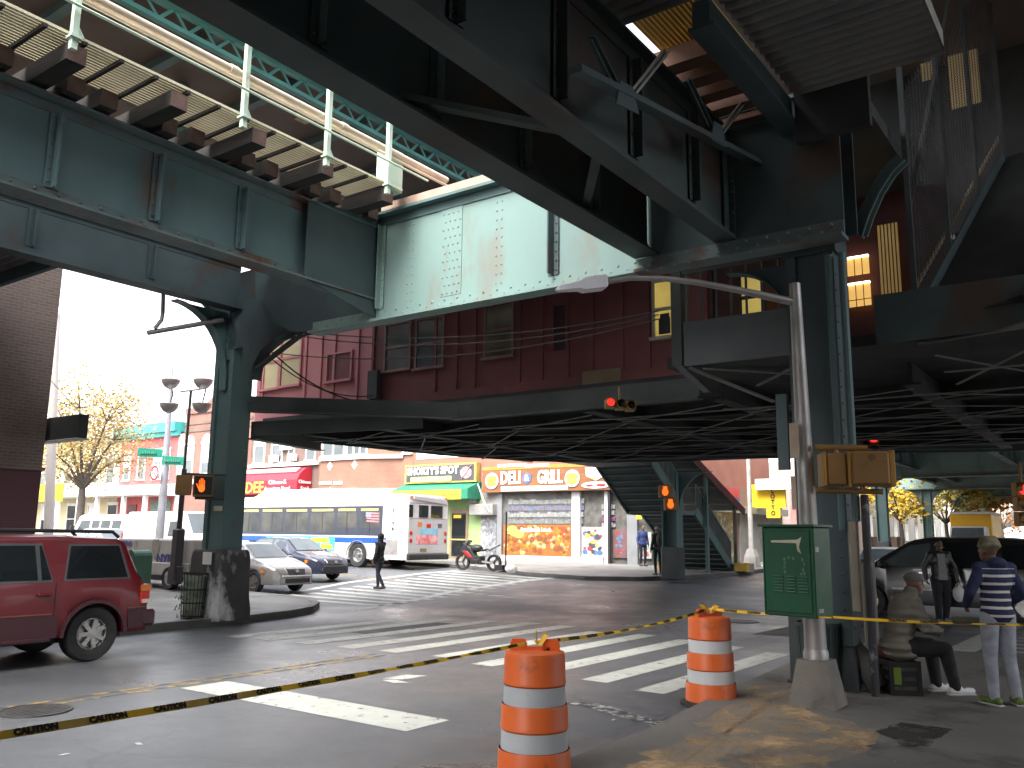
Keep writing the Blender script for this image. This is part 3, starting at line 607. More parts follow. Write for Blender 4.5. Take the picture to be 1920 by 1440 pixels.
window(1040, 575, 1062, 655, mat('blackened_panel', (.05,.02,.02), rough=.6), M['red_wall'], mid=False, sill=False)
a0, a1, z0, z1 = R4(1094, 698, 1166, 737, wb); part('sign_board', MB().box(a0, a1, wb-.05, wb-.031, z0, z1), mat('faded_buff_sign', (.20,.155,.09), (.15,.115,.07), 2, .6), t)
a0, a1, z0, z1 = R4(1236, 590, 1258, 625, wb); part('silhouette_box', MB().box(a0, a1, wb-.03, wb-.0125, z0, z1-.08).box(a0+.03, a1-.02, wb-.03, wb-.0125, z1-.08, z1), M['black'], t)
part('downpipe_box', MB().box(-11.02, -10.72, wb-.2, wb-.041, FZ+.4, 5.45), M['steel_black'], t)
# the lit hall to the right of the house, behind the column
for px in ((1390,515,1433,600),):
    window(*px, M['lit_pane'], M['steel_black'])
part('hall_wall', MB().box(-2.859, .95, wb+.25, wb+.35, FZ+.05, 7.3), mat('maroon_hall_wall', (.10,.03,.03), (.07,.024,.024), 2, .6), t)
a0, a1, z0, z1 = R4(1570, 500, 1632, 568, wb)
bd = MB(); gl = MB()
for k in range(4):
    x0 = a0+(a1-a0)*k/4+.01; x1 = a0+(a1-a0)*(k+1)/4-.01
    bd.box(x0, x1, wb+.10, wb+.12, z0+.52, z1+.12).box(x0, x1, wb+.10, wb+.12, z0, z0+.10).box(x0, x1, wb+.10, wb+.12, z0+.12, z0+.36)
    gl.box(x0, x1, wb+.07, wb+.13, z1+.122, z1+.15).box(x0, x1, wb+.07, wb+.13, z0+.362, z0+.39)
part('light_board', bd, M['amber_board'], t); part('light_tube', gl, M['lamp_glow'], t)
a0, a1, z0, z1 = R4(1640, 420, 1690, 560, wb)
cw = MB()
for k in range(6): cw.box(a0+(a1-a0)*k/6+.012, a0+(a1-a0)*(k+1)/6-.012, wb+.10, wb+.13, z0, z1)
part('lit_shutter', cw, mat('dim_amber_shutter', (.42,.28,.10), (.34,.22,.08), 2, .5, emit=.07), t)
part('lit_panel', MB().box(a0, a1+.02, wb+.09, wb+.12, z0-.30, z0-.08), mat('buff_lit_panel', (.55,.38,.17), rough=.5, emit=.14), t)
# floor of the station with its beams and bracing
t = thing('station_floor', 'dark braced underside of the station floor over the road', 'floor structure', org=(-6, 8, FZ))
slab = [(-14.6,3.3),(-2.86,3.3),(-2.86,1.9),(.9,1.9),(12,1.7),(12,15.6),(.4,15.4),(-2,14.7),(-7.97,14.3),(-10.8,13.7),(-12.5,12.1),(-13.5,9.9),(-13.9,7.5),(-14.2,5.2)]
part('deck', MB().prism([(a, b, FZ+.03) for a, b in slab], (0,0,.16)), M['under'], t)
for a, a2 in ((1.0,2.2),(2.2,3.6),(3.6,5.2),(5.2,7)): part('bracing', MB().beam((a,1.9,4.2),(a2,3.5,4.05),.045,.015).beam((a2,1.9,4.22),(a,3.5,4.05),.045,.015), M['brace'], t)
fb = MB().box(-8.3, -2.9, 3.22, 3.26, 4.16, 4.5).box(-8.3, -2.9, 3.12, 3.36, 4.12, 4.158)
part('edge_girder', fb, M['steel_black'], t)
part('edge_girder', MB().beam((-11.75,.75,4.42),(-8.25,3.24,4.33),.05,.30).beam((-11.75,.75,4.255),(-8.25,3.24,4.165),.24,.03), M['steel_black'], t)
part('edge_girder', MB().beam((-11.9,.95,3.90),(-14.25,4.9,4.1),.05,.34).beam((-11.9,.95,3.715),(-14.25,4.9,3.915),.26,.03), M['steel_dark'], t)
part('edge_girder', MB().beam((-11.9,.95,3.92),(-9.3,3.35,4.18),.05,.3), M['steel_black'], t)
for p, q in zip(slab[4:], slab[5:] + slab[:1]):
    part('edge_girder', MB().beam((p[0],p[1],4.27),(q[0],q[1],4.27),.06,.34), M['steel_dark'], t)
for a in (-13, -10.6, -5.2, -2.6, .4, 3.2, 6.2):
    b1 = 9.5 if a < -12 else 13.4 if a < -9 else 14.4
    part('floor_beam', MB().box(a-.02, a+.02, 3.4, b1, 4.12, FZ+.03).box(a-.13, a+.13, 3.4, b1, 4.085, 4.118), M['under'], t)
for b, al in ((5.6,-14), (8.4,-13.6), (11.2,-12.8), (13.4,-10.6)):
    part('floor_beam', MB().box(al, 11.8, b-.02, b+.02, 4.17, FZ+.03).box(al, 11.8, b-.10, b+.10, 4.14, 4.168), M['under'], t)
for k, b in enumerate((3.5, 4.9, 6.3, 7.7, 9.1, 10.5, 11.6)):
    for a, a2 in () if False else ((-13,-10.6),(-10.6,-7.9),(-7.9,-5.2),(-5.2,-2.6),(-2.6,.4),(.4,3.2),(3.2,6.2),(6.2,9)):
        if a < -12 and b > 8: continue
        part('bracing', MB().beam((a, b, 3.955),(a2, b+2.5, 4.055),.035,.012).beam((a, b+(2.5 if k % 2 else 1.2), 4.035),(a2, b, 4.035),.035,.012), M['brace'], t)
for b, al in ((2.5,1.0),(4.4,-14.2), (7.0,-13.8), (9.8,-13.2), (12.6,-11.6)):
    part('purlin', MB().beam((al, b, 4.07),(11.8, b, 4.07),.05,.02), M['brace'], t)
# balcony between house and column
t = thing('station_balcony', 'small dark balcony with grey fascia between house and column', 'balcony', org=(-1.6, 2, FZ))
part('fascia', MB().box(-2.55, -.5, 1.86, 1.9, 4.42, 5.12), mat('dark_grey_fascia', (.09,.10,.105), (.065,.072,.078), 1.6, .55), t)
rl = MB()
for k in range(9): rl.box(-2.5+k*.24, -2.47+k*.24, 1.87, 1.9, 5.121, 5.9)
part('railing', rl.box(-2.55, -.5, 1.865, 1.905, 5.9, 5.95), M['steel_black'], t)
part('corner_post', MB().box(-2.75, -2.58, 1.84, 2.02, 4.45, 6.9).prism([(-2.74, 1.86, 4.45), (-2.6,1.86,4.45), (-2.15,1.86,3.98),(-2.25,1.86,3.98)], (0,.08,0)), M['steel_black'], t)
part('fascia', MB().box(.3, 3.2, 1.80, 1.84, 4.42, 5.1), M['steel_dark'], t)
part('strut', MB().beam((-2.5,1.9,4.4),(-1.7,3.4,4.0),.08,.03).beam((-2.3,2,4.38),(-.5,3.5,4.3),.06,.02).beam((-.6,2,4.38),(-2,3.5,4.3),.06,.02), M['brace'], t)
# track deck above the station
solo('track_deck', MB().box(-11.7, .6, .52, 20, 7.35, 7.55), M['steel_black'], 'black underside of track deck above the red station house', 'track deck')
solo('light_block_wall', MB().box(1.0, 14, 7.2, 7.35, FZ+.2, 11.2).box(-2.4, .999, 7.2, 7.35, 7.56, 11.2), M['under'], 'added black wall closing off light behind the caged stair', 'wall')  # wall added to keep light and sky out behind the stair cage
# caged stair going up to the platform
P0, P1 = Vector((.82, 2.0, 4.62)), Vector((1.70, 5.5, 8.05)); dv = (P1-P0); side = Vector((dv.y, -dv.x, 0)).normalized()*1.35
t = thing('platform_stair', 'caged steel stair with mesh sides climbing to the platform', 'stair', org=(1.2, 2, 4.5))
for off, mm in ((Vector((0,0,0)), 'steel_dark'), (side, 'steel_black')):
    part('stringer', MB().beam(P0+off, P1+off, .03, .42), M[mm], t); part('flange', MB().beam(P0+off+Vector((.10,0,-.21)), P1+off+Vector((.10,0,-.21)), .3, .03), M['brace'], t)
part('underside', MB().prism([P0+Vector((.03,0,-.24)), P1+Vector((.03,0,-.24)), P1+side+Vector((0,0,-.24)), P0+side+Vector((0,0,-.24))], (0,0,.02)), M['brace'], t)
st = MB()
for k in range(16):
    c = P0.lerp(P1, k/15); st.prism([c+Vector((.02,0,.02)), c+side+Vector((-.02,0,.02)), c+side+Vector((-.02,.25,.02)), c+Vector((.02,.25,.02))], (0,0,.04))
part('dark_cover', MB().prism([P0+Vector((.03,0,.1)), P1+Vector((.03,0,.1)), P1+side+Vector((0,0,.1)), P0+side+Vector((0,0,.1))], (0,0,.02)), M['under'], t)  # black sheet added over the flight so the stair stays dark
part('handrail', MB().tube([P0+Vector((-.06,.1,.55)), P1+Vector((-.06,.1,.55))], .028, 8), mat('worn_buff_handrail', (.40,.29,.16), (.32,.23,.13), 3, .5), t, smooth=1)
hs_ = MB(); n = 34
for k in range(n+1):
    c = P0.lerp(P1, k/n); hs_.beam(c+Vector((0,0,.22)), c+Vector((0,0,3.5)), .012, .012)
for k in range(70):
    z = .3 + k*.045; hs_.beam(P0+Vector((0,0,z)), P1+Vector((0,0,z)), .006, .006)
part('mesh_panel', hs_, mat('grey_wire_mesh', (.075,.073,.075), (.05,.05,.05), 3, .5), t)
for k in (0, .33, .66, 1): c = P0.lerp(P1, k); part('cage_post', MB().beam(c+Vector((-.03,0,.1)), c+Vector((-.03,0,4.6)), .07, .07), M['steel_black'], t)
part('cage_brace', MB().beam(P0+Vector((-.05,0,1.6)), P0.lerp(P1,.66)+Vector((-.05,0,4.4)), .06, .03), M['steel_black'], t)
a0, a1, z0, z1 = R4(1768, 2, 1840, 190, 6.9); a2, a3, z2, z3 = R4(1722, 80, 1752, 145, 6.9); part('amber_panel', MB().box(a0, a1, 6.9, 6.95, z0, z1).box(a2, a3, 6.9, 6.95, z2, z3), mat('tan_lit_wall', (.45,.32,.16), (.38,.27,.13), 2, .6, emit=.05), t)
# curved bracket from the column towards the stair
pts = [Vector(onb(*q, .62)) for q in ((1612,442),(1624,405),(1644,360),(1668,322),(1692,298))]
mb = MB()
for p, q in zip(pts, pts[1:]): mb.beam(p, q, .2, .03, (0,1,0)); mb.beam(p+Vector((.03,0,-.03)), q+Vector((.03,0,-.03)), .02, .12, (0,1,0))
solo('curved_bracket', mb, M['steel'], 'curved teal bracket rising from the dark column toward the stair cage', 'bracket')
# overhead wires across the red wall
M['wire'] = mat('grey_cable', (.12,.12,.125), rough=.6)
def wire(label, p, q, sag, r=.012, mm='wire', n=14):
    p, q = Vector(p), Vector(q); pts = [p.lerp(q, k/n) - Vector((0,0,sag*4*(k/n)*(1-k/n))) for k in range(n+1)]
    return solo('overhead_wire', MB().tube(pts, r, 6), M[mm], label, 'wire', group='wires across the station wall', smooth=1)
wire('upper of three thin wires crossing the red station wall', onb(565,622,1.2), onb(1235,583,2.9), .28)
wire('middle of three thin wires crossing the red station wall', onb(560,630,1.2), onb(1235,590,2.9), .34)
wire('lowest of three thin wires crossing the red station wall', onb(500,660,1.2), onb(1235,598,2.9), .38)
wire('black cable drooping from the far column to the lit pink wall end', onb(500,650,1.0), onb(760,752,3.0), .45, .018, 'black')
wire('thin black cable below the far column bracket', onb(497,662,1.0), onb(700,742,3.0), .30, .012, 'black')
# bracing arm under the left bracket and the elbowed pipe
a = thing('service_pipe', 'grey elbowed service pipe sticking out from the far column', 'pipe', org=(-11.9, -1, 5))
p0, p1 = P(277,624,16.3), P(418,600,17.3); part('pipe', MB().tube([p0, p1], .05, 10), M['galv'], a, smooth=1)
q0, q1, q2 = P(290,616,16.35), P(303,600,16.4), P(307,520,16.4); part('riser', MB().tube([q0, q1, (q1[0]+.02,q1[1],q1[2]+.15), q2], .04, 10), M['galv'], a, smooth=1)
solo('haunch_strut', MB().beam(onb(470,700,.3), onb(585,612,.1), .1, .06), M['steel_black'], 'black slanting strut under bracket of the far column', 'strut')
# stair down to the far pavement
t = thing('street_stair', 'dark covered station stair coming down to the far pavement', 'stair', org=(-11.6, 20, .5))
A0, A1 = -12.7, -10.5
def flight(b0, z0, b1, z1):
    part('soffit', MB().prism([(A0+.06,b0,z0-.12),(A1-.06,b0,z0-.12),(A1-.06,b1,z1-.12),(A0+.06,b1,z1-.12)], (0,0,.05)), M['steel_black'], t)
    nz_ = MB(); nn_ = int((z0-z1)/.19)
    for k in range(nn_): f_ = (k+.5)/nn_; nz_.box(A0+.07, A1-.07, b0+(b1-b0)*f_-.03, b0+(b1-b0)*f_+.03, z0-(z0-z1)*f_-.17, z0-(z0-z1)*f_-.125)
    part('step_ribs', nz_, M['steel'], t, kind='stuff')
    for a in (A0, A1): part('stringer', MB().beam((a,b0,z0),(a,b1,z1),.07,.34), M['steel'], t)
    st = MB(); n = int((z0-z1)/.18)
    for k in range(n): st.box(A0+.05, A1-.05, b0+(b1-b0)*k/n, b0+(b1-b0)*(k+1)/n+.02, z0-(z0-z1)*k/n-.06, z0-(z0-z1)*k/n-.02)
    part('tread', st, M['steel_dark'], t, kind='stuff')
    for a in (A0, A1):
        rl = MB().beam((a,b0,z0+1.0),(a,b1,z1+1.0),.05,.05)
        for k in range(7): c = Vector((a,b0,z0)).lerp(Vector((a,b1,z1)), k/6); rl.beam(c+Vector((0,0,.17)), c+Vector((0,0,1.0)), .03, .03)
        part('balustrade', rl, M['steel'], t)
        part('mesh_panel', MB().prism([(a-.01,b0,z0+.18),(a-.01,b0,z0+.97),(a-.01,b1,z1+.97),(a-.01,b1,z1+.18)], (.02,0,0)), M['steel_black'], t)
flight(16.5, 4.4, 18.9, 2.75)
part('landing', MB().box(A0, A1, 13.6, 16.5, 4.22, 4.4), M['steel_black'], t)
part('landing', MB().box(A0, A1, 18.9, 20.0, 2.6, 2.75), M['steel'], t)
flight(20.0, 2.75, 23.3, .62)
part('roof', MB().prism([(A0-.1,18.6,5.0),(A1+.25,18.6,5.0),(A1+.25,24.2,2.9),(A0-.1,24.2,2.9)], (0,0,.06)), M['steel_black'], t)
part('fascia', MB().beam((A1+.28,18.6,4.92),(A1+.28,24.2,2.82),.04,.3), mat('maroon_fascia', (.16,.055,.055), rough=.6), t)
for b, zt in ((20.6,4.2),(23.4,3.2)): part('post', MB().box(A1+.1, A1+.22, b-.06, b+.06, .5, zt), M['steel'], t)
for b in (19.4, 21, 22.6): part('roof_brace', MB().beam((A0,b,4.6-(b-18.6)*.37),(A1+.2,b+.5,4.6-(b-18.6)*.37),.1,.05), M['brace'], t)
part('kerb_base', MB().box(A0-.3, A1+.6, 23.3, 24.2, .45, .78), M['concrete'], t)
yb = mat('yellow_nosing', (.65,.40,.06), (.5,.3,.05), 3, .6)
part('yellow_block', MB().box(A1+.25, A1+.75, 23.0, 23.29, .5, .82), yb, t); part('yellow_block', MB().box(A0-.1, A0+.3, 21.4, 21.9, .5, .82), yb, t)
# far columns of the line
def simple_column(a, b, h, label):
    g = gS(a, b) + KH; t = thing('elevated_column', label, 'column', org=(a, b, g), group='columns of the elevated line')
    part('shaft', MB().box(a-.3, a-.26, b-.25, b+.25, g, h).box(a+.26, a+.3, b-.25, b+.25, g, h).box(a-.259, a+.259, b-.03, b+.03, g, h), M['steel'], t)
    part('base', MB().box(a-.34, a+.34, b-.3, b+.3, g-.05, g+1.1), M['steel_black'], t, bevel=.05)
    br = MB()
    for s in (-1, 1): br.prism([(a+s*.31,b-.05,h)] + [(a+s*(.31+1.3*(1-math.cos(R_(k*15)))), b-.05, h-1.3+1.3*math.sin(R_(k*15))) for k in range(7)], (0,.1,0))
    part('bracket', br, M['steel'], t)
simple_column(-10.75, 18.5, 4.1, 'dark elevated line column beside the covered street stair')
for b, lab in ((43,'first'),(56,'second'),(69,'third'),(82,'fourth')):
    simple_column(-9.2, b, 5.3, lab + ' distant teal column down the road beyond the van')
    simple_column(.9, b, 5.3, lab + ' distant teal column on the near kerb side of the road beyond')
    t = thing('cross_girder', ('pale cross girder over the distant road, %s one beyond the station' % lab), 'girder', org=(-4, b, 5.3))
    part('web', MB().box(-11, 2, b-.3, b-.26, 5.33, 7.1), M['steel_pale'], t); part('bottom_flange', MB().box(-11, 2, b-.5, b+.5, 5.28, 5.328), M['steel_rust'], t)
    for a in (-8,-6,-4,-2): part('stiffener', MB().box(a-.05, a+.05, b-.36, b-.302, 5.33, 7.0), M['steel_pale'], t)
for a in (-8.6, -7.2, -2.2, -.9):
    girder_b('distant girder carrying the track away down the road, ' + {-8.6:'outermost on the shop side',-7.2:'second from the shop side',-2.2:'second from the near kerb',-.9:'outermost on the near kerb'}[a], a, 20, 84, 5.7, 6.95, 'steel', 'steel_dark', 1, 2.6, .6, group=gB, rivets=False)
solo('track_deck', MB().box(-9.6, .2, 20.2, 84, 7.3, 7.45), M['steel_black'], 'distant track deck running away down the road', 'track deck')
# ------------------------------------------------------------------ buildings
M['brick_red'] = brick('red_brick', (.29,.095,.065), (.24,.078,.055), (.24,.165,.135), 'a')
M['brick_orange'] = brick('orange_brick', (.30,.115,.065), (.25,.092,.054), (.25,.17,.13), 'a')
M['brick_brown'] = brick('brown_brick', (.17,.095,.068), (.14,.077,.057), (.17,.135,.115), 'a')
M['brick_near'] = brick('dark_corner_brick', (.31,.215,.18), (.235,.165,.14), (.35,.30,.27), 'both', tint=(.165,.08,.092), tint_z=2.9, bw=.21, bh=.07)
# brick building on the near left corner
p = P(84, 1130, 18.6)
t = thing('brick_building', 'dark brick corner building with maroon painted lower wall behind red vehicle', 'building', org=(-26, -8, KH))
xa = P(91, 760, 18.8)
part('wall', MB().box(-36, xa[0], -60, xa[1], KH, 11), M['brick_near'], t)
part('band', MB().box(-36, xa[0]+.05, -34, xa[1]+.05, 3.05, 3.12), M['brick_near'], t)
sg = thing('hooded_sign', 'dark grey boxed sign on a bracket at the brick building edge', 'sign', org=(xa[0]+.3, xa[1], 4))
a0, a1, z0, z1 = R4(86, 789, 163, 822, xa[1]+.3)
part('box', MB().box(a0, a1, xa[1]+.1, xa[1]+.3, z0, z1), mat('dark_grey_sign', (.06,.065,.065), (.05,.052,.053), 2, .5), sg); part('soffit', MB().box(a0, a1, xa[1]+.06, xa[1]+.34, z0-.03, z0-.002), M['trim_white'], sg)
part('stay', MB().beam((a0+.05, xa[1]+.2, z1+1.0), (a1-.1, xa[1]+.2, z1), .015, .015), M['galv'], sg)
yq = P(96, 924, 33); a0, a1, z0, z1 = R4(76, 908, 117, 940, yq[1])
yb_ = thing('yellow_sign', 'bright yellow square sign on the far kerb beside the brick building edge', 'sign', org=(yq[0], yq[1], .3))
part('post', MB().box(yq[0]-.04, yq[0]+.04, yq[1]+.03, yq[1]+.08, .3, z1), M['galv'], yb_)
M['yellow_sign'] = mat('yellow_sign_face', (.85,.62,.03), (.8,.55,.03), 2, .4)
part('panel', MB().box(a0, a1, yq[1]-.01, yq[1]+.02, z0, z1), M['yellow_sign'], yb_)
pc = P(96, 1000, 30); pz = KH + gS(pc[0], pc[1]); pp = thing('sign_post', 'plain pale round post standing on the far kerb by the brick building edge', 'post', org=(pc[0], pc[1], pz)); pt = P(106, 590, 30)
part('post', MB().tube([(pc[0], pc[1], pz), pt], [.17,.13], 12), mat('pale_post_paint', (.50,.46,.43), (.44,.41,.39), 2, .5), pp, smooth=1); part('foot', MB().lathe([(.26, pz), (.26, pz+.1), (.18, pz+.2)], (pc[0], pc[1], 0), 14), M['galv'], pp)

FB = 24.3
BZ = .55
def fwin(t, a0, a1, z0, z1, b, nx=1, frame='trim_white', pane='glass_grey', head=True, w=.09, sash=True):
    f = MB().box(a0-w, a0, b-.07, b-.001, z0, z1).box(a1, a1+w, b-.07, b-.001, z0, z1).box(a0-w, a1+w, b-.07, b-.001, z1, z1+w)
    for k in range(1, nx): x = a0+(a1-a0)*k/nx; f.box(x-.05, x+.05, b-.06, b-.02, z0, z1)
    if sash: f.box(a0, a1, b-.05, b-.022, (z0+z1)/2-.03, (z0+z1)/2+.03)
    if head: f.box(a0-w-.06, a1+w+.06, b-.1, b-.001, z1+w+.002, z1+w+.13)
    o = part('window', f, M[frame], t); part('pane', MB().box(a0, a1, b-.02, b-.003, z0, z1), M[pane], o)
    part('sill', MB().box(a0-w-.05, a1+w+.05, b-.13, b-.001, z0-.1, z0-.002), M[frame], o)
    if random.random() < .6: part('blind', MB().box(a0+.02, a1-.02, b-.0219, b-.0205, z0+(z1-z0)*random.uniform(.35,.7), z1), M['trim_white'], o)
def awning(name, label, a0, a1, zt, zb, dep, m, text=None, valance=.0, curved=False):
    t = thing(name, label, 'awning', org=((a0+a1)/2, FB, zb))
    b0 = FB-.01
    if curved: prof = [(b0, zt), (b0-dep*.45, zt-.05*(zt-zb)), (b0-dep*.8, zt-.25*(zt-zb)), (b0-dep, zt-.5*(zt-zb)), (b0-dep, zb), (b0, zb)]
    else: prof = [(b0, zt), (b0-dep, zb+valance), (b0-dep, zb), (b0, zb)]
    part('canvas', MB().prism([(a0, b, z) for b, z in prof], (a1-a0, 0, 0)), m, t); return t
# --- yellow house, red house with teal cornice (far left)
t = thing('town_house', 'pale yellow two storey house partly hidden by the autumn tree', 'house', org=(-64, FB+4, BZ))
M['yellow_siding'] = mat('pale_yellow_siding', (.62,.52,.32), (.56,.47,.29), 2, .6)
part('wall', MB().box(-78, -57.8, FB+.01, FB+10, BZ, 8.3), M['yellow_siding'], t)
for a in (-73,-69,-65,-61.2,-58.9): fwin(t, a-.55, a+.45, 5.3, 7.3, FB)
part('cornice', MB().box(-78, -57.8, FB-.5, FB+10, 8.3, 8.7), mat('olive_cornice', (.16,.20,.17), rough=.6), t)
t = thing('town_house', 'red painted house with teal cornice and white windows', 'house', org=(-54, FB+4, BZ))
part('wall', MB().box(-57.8, -50.6, FB+.01, FB+10, BZ, 8.6), mat('red_house_paint', (.50,.10,.09), (.44,.085,.08), 2, .6), t)
part('cornice', MB().box(-58.2, -50.4, FB-.55, FB+10, 8.6, 9.25).box(-58.2,-50.4,FB-.3,FB-.01,8.3,8.6), mat('teal_cornice', (.06,.42,.40), (.05,.33,.31), 2, .5), t)
fwin(t, -57.1, -56.4, 5.4, 7.3, FB); fwin(t, -55.3, -54.5, 5.4, 7.3, FB); fwin(t, -53.3, -51.5, 5.4, 7.3, FB, 2)
part('wall', MB().box(-50.6, -49.95, FB-.0, FB+10, BZ, 8.4), mat('pale_grey_side', (.52,.56,.54), rough=.6), t)
pc_ = thing('porch', 'long white porch with columns before the red and yellow houses', 'porch', org=(-60, FB-1, BZ))
part('roof', MB().prism([(-78,FB-.02,5.0),(-78,FB-2.2,4.4),(-78,FB-2.2,4.15),(-78,FB-.02,4.15)], (27.6,0,0)), M['trim_white'], pc_)
for a in (-74,-70,-66,-62.5,-59.5,-57,-53.6,-51): part('post', MB().box(a-.13, a+.13, FB-2.0, FB-1.75, BZ, 4.149), M['trim_white'], pc_)
for a in (-72,-68,-64,-61,-58.2): fwin(pc_, a-.6, a+.6, 1.6, 3.6, FB, pane='glass')
part('door', MB().box(-56.2,-55.1,FB-.06,FB-.002,BZ,3.6), mat('maroon_door', (.16,.05,.06), rough=.5), pc_); part('green_screen', MB().box(-53.3,-50.9,FB-.06,FB-.002,BZ,3.9), mat('dull_green_screen', (.20,.30,.24), (.10,.12,.11), 9, .6), pc_)
# --- brick building with arched white windows, seen between mast and column
t = thing('brick_building', 'red brick house front with arched white windows above the walk signal', 'building', org=(-46, FB+4, BZ))
part('wall', MB().box(-49.9, -42.6, FB, FB+10, BZ, 9.7), M['brick_red'], t)
part('parapet', MB().box(-49.9,-42.6,FB-.12,FB+1,9.7,10.1).prism([(-48,FB-.12,10.1),(-46.5,FB-.12,10.9),(-45,FB-.12,10.1)],(0,.5,0)), M['brick_red'], t)
part('brick_band', MB().box(-49.9,-42.6,FB-.06,FB-.001,8.45,8.7).box(-49.9,-42.6,FB-.06,FB-.001,8.95,9.1), M['brick_brown'], t)
for a in (-49.2,-47.3,-45.3,-43.5):
    fwin(t, a-.42, a+.42, 5.6, 7.5, FB)
    part('window_arch', MB().prism([(a+.5*math.cos(R_(k*20)), FB-.08, 7.72+.5*math.sin(R_(k*20))) for k in range(10)], (0,.079,0)), M['trim_white'], t)
part('ledge', MB().box(-49.9,-42.6,FB-.2,FB-.001,4.9,5.2), M['trim_white'], t)
# --- brown brick over the red restaurant awning
t = thing('brick_building', 'brown brick shop building over the red restaurant awning', 'building', org=(-39, FB+4, BZ))
part('wall', MB().box(-42.6, -36.2, FB+.02, FB+10, BZ, 10), M['brick_brown'], t)
fwin(t, -42.2,-41.3,6.05,8.2,FB+.02); fwin(t,-40.5,-39.6,6.05,8.2,FB+.02); fwin(t,-38.9,-38.5,6.05,8.2,FB+.02); fwin(t,-37.3,-36.6,6.05,8.2,FB+.02)
part('cornice', MB().box(-42.6,-36.2,FB-.2,FB+.019,5.75,5.95), M['trim_white'], t)
for a in (-40.05, -38.35):
    o = thing('air_conditioner', 'white window air conditioner in the brown brick wall, %s the white banner' % ('beside' if a < -39 else 'below'), 'air conditioner', org=(a, FB, 6.05)); part('case', MB().box(a-.3,a+.3,FB-.4,FB-.08,6.05,6.45), M['trim_white'], o, bevel=.02)
    g = MB()
    for k in range(6): g.box(a-.26,a+.26,FB-.41,FB-.4005,6.09+k*.055,6.12+k*.055)
    part('grille', g, M['galv'], o)
solo('banner', MB().box(-39.6,-38.4,FB-.22,FB-.2,6.75,8.3), M['trim_white'], 'white rectangular banner on brown brick wall above the red awning', 'banner')
M['awn_red'] = mat('red_awning', (.44,.02,.04), (.36,.018,.033), 2, .5)
aw = awning('shop_awning', 'rounded red restaurant awning with yellow and white lettering', -44.4, -36.75, 5.62, 4.05, 1.1, M['awn_red'], curved=True)
ylet = mat('yellow_lettering', (.85,.68,.08), rough=.5)
bf = FB-1.12
part('lettering', moved(text_mb('URDEE', .95, .02, 1.05, .015), (-41.25, bf, 4.42)), ylet, aw)
part('lettering', moved(text_mb('Chinese &', .34, .02, 1.15, .008), (-38.5, bf, 4.72)).join(moved(text_mb('American Food', .34, .02, 1.1, .008), (-38.5, bf, 4.33))), M['text_white'], aw)
part('lettering', moved(text_mb('Chinese', .28, .02, 1, .006), (-36.74+.02, FB-.55, 4.72), R_(90)).join(moved(text_mb('Food', .28, .02, 1, .006), (-36.74+.02, FB-.55, 4.35), R_(90))), M['text_white'], aw)
part('stripe', MB().prism([(-44.35,FB-.55,5.56),(-44.35,FB-.86,5.30),(-44.35,FB-.88,5.34),(-44.35,FB-.57,5.60)], (7.2,0,0)), mat('pink_sign_stripe', (.75,.42,.44), rough=.5), aw)
# --- orange bay fronted house
t = thing('brick_building', 'orange brick bay fronted house with white bay windows and diamond tiles', 'building', org=(-33, FB+4, BZ))
part('wall', MB().box(-36.2, -28.7, FB+.03, FB+10, BZ, 10), M['brick_orange'], t)
bay = [(-35.9,FB+.03),(-35.2,FB-.75),(-31.3,FB-.75),(-29.6,FB+.03)]
part('bay', MB().prism([(a,b,BZ) for a,b in bay], (0,0,9.3)), M['brick_orange'], t)
part('ledge', MB().prism([(a,b-.08,5.86) for a,b in [(-36.1,FB),(-35.25,FB-.8),(-31.25,FB-.8),(-29.4,FB)]], (0,0,.2)).prism([(a,b-.06,4.05) for a,b in [(-36.1,FB),(-35.25,FB-.8),(-31.25,FB-.8),(-29.4,FB)]], (0,0,.16)), M['trim_white'], t)
for a0,a1 in ((-35.0,-33.3),(-33.0,-31.5)): fwin(t, a0, a1, 6.14, 7.9, FB-.76, 2 if a0 < -34 else 3, head=False)
for a0,a1 in ((-35.0,-33.5),(-33.2,-31.5)): fwin(t, a0, a1, 2.0, 3.8, FB-.76, 3, head=False)
for a in (-34.4,-32.4): part('diamond_tile', MB().prism([(a-.22,FB-.775,5.55),(a,FB-.775,5.8),(a+.22,FB-.775,5.55),(a,FB-.775,5.3)], (0,.02,0)), M['trim_white'], t)
fwin(t,-29.4,-28.9,6.14,7.7,FB+.03,2,head=False); fwin(t,-30.3,-29.2,1.9,3.7,FB+.03,2,head=False)
part('door_hood', MB().prism([(-36.1,FB-.78,4.3),(-36.1,FB-1.8,3.1),(-36.1,FB-.78,3.1)],(1.9,0,0)), mat('faded_red_canvas', (.52,.20,.17), (.46,.17,.15), 2, .6), t)
part('hood_trim', MB().beam((-36.08,FB-.79,4.33),(-36.08,FB-1.82,3.12),.08,.03).beam((-34.25,FB-.79,4.33),(-34.25,FB-1.82,3.12),.08,.03), M['trim_white'], t)
part('faded_sign', MB().box(-35.2,-34.2,FB-.80,FB-.761,4.5,4.68).box(-34.0,-33.3,FB-.80,FB-.761,4.48,4.66), M['trim_white'], t)
# --- salmon low wall behind the shops
t = thing('shop_building', 'salmon painted shop building above the lounge and the deli', 'building', org=(-21, FB+4, BZ))
part('wall', MB().box(-28.7, -13.4, FB+.05, FB+12, BZ, 7.6), mat('salmon_render', (.36,.145,.10), (.31,.122,.085), 1.2, .7), t)
part('white_patch', MB().box(-28.5,-25.5,FB+.02,FB+.049,5.75,6.15), M['trim_white'], t)
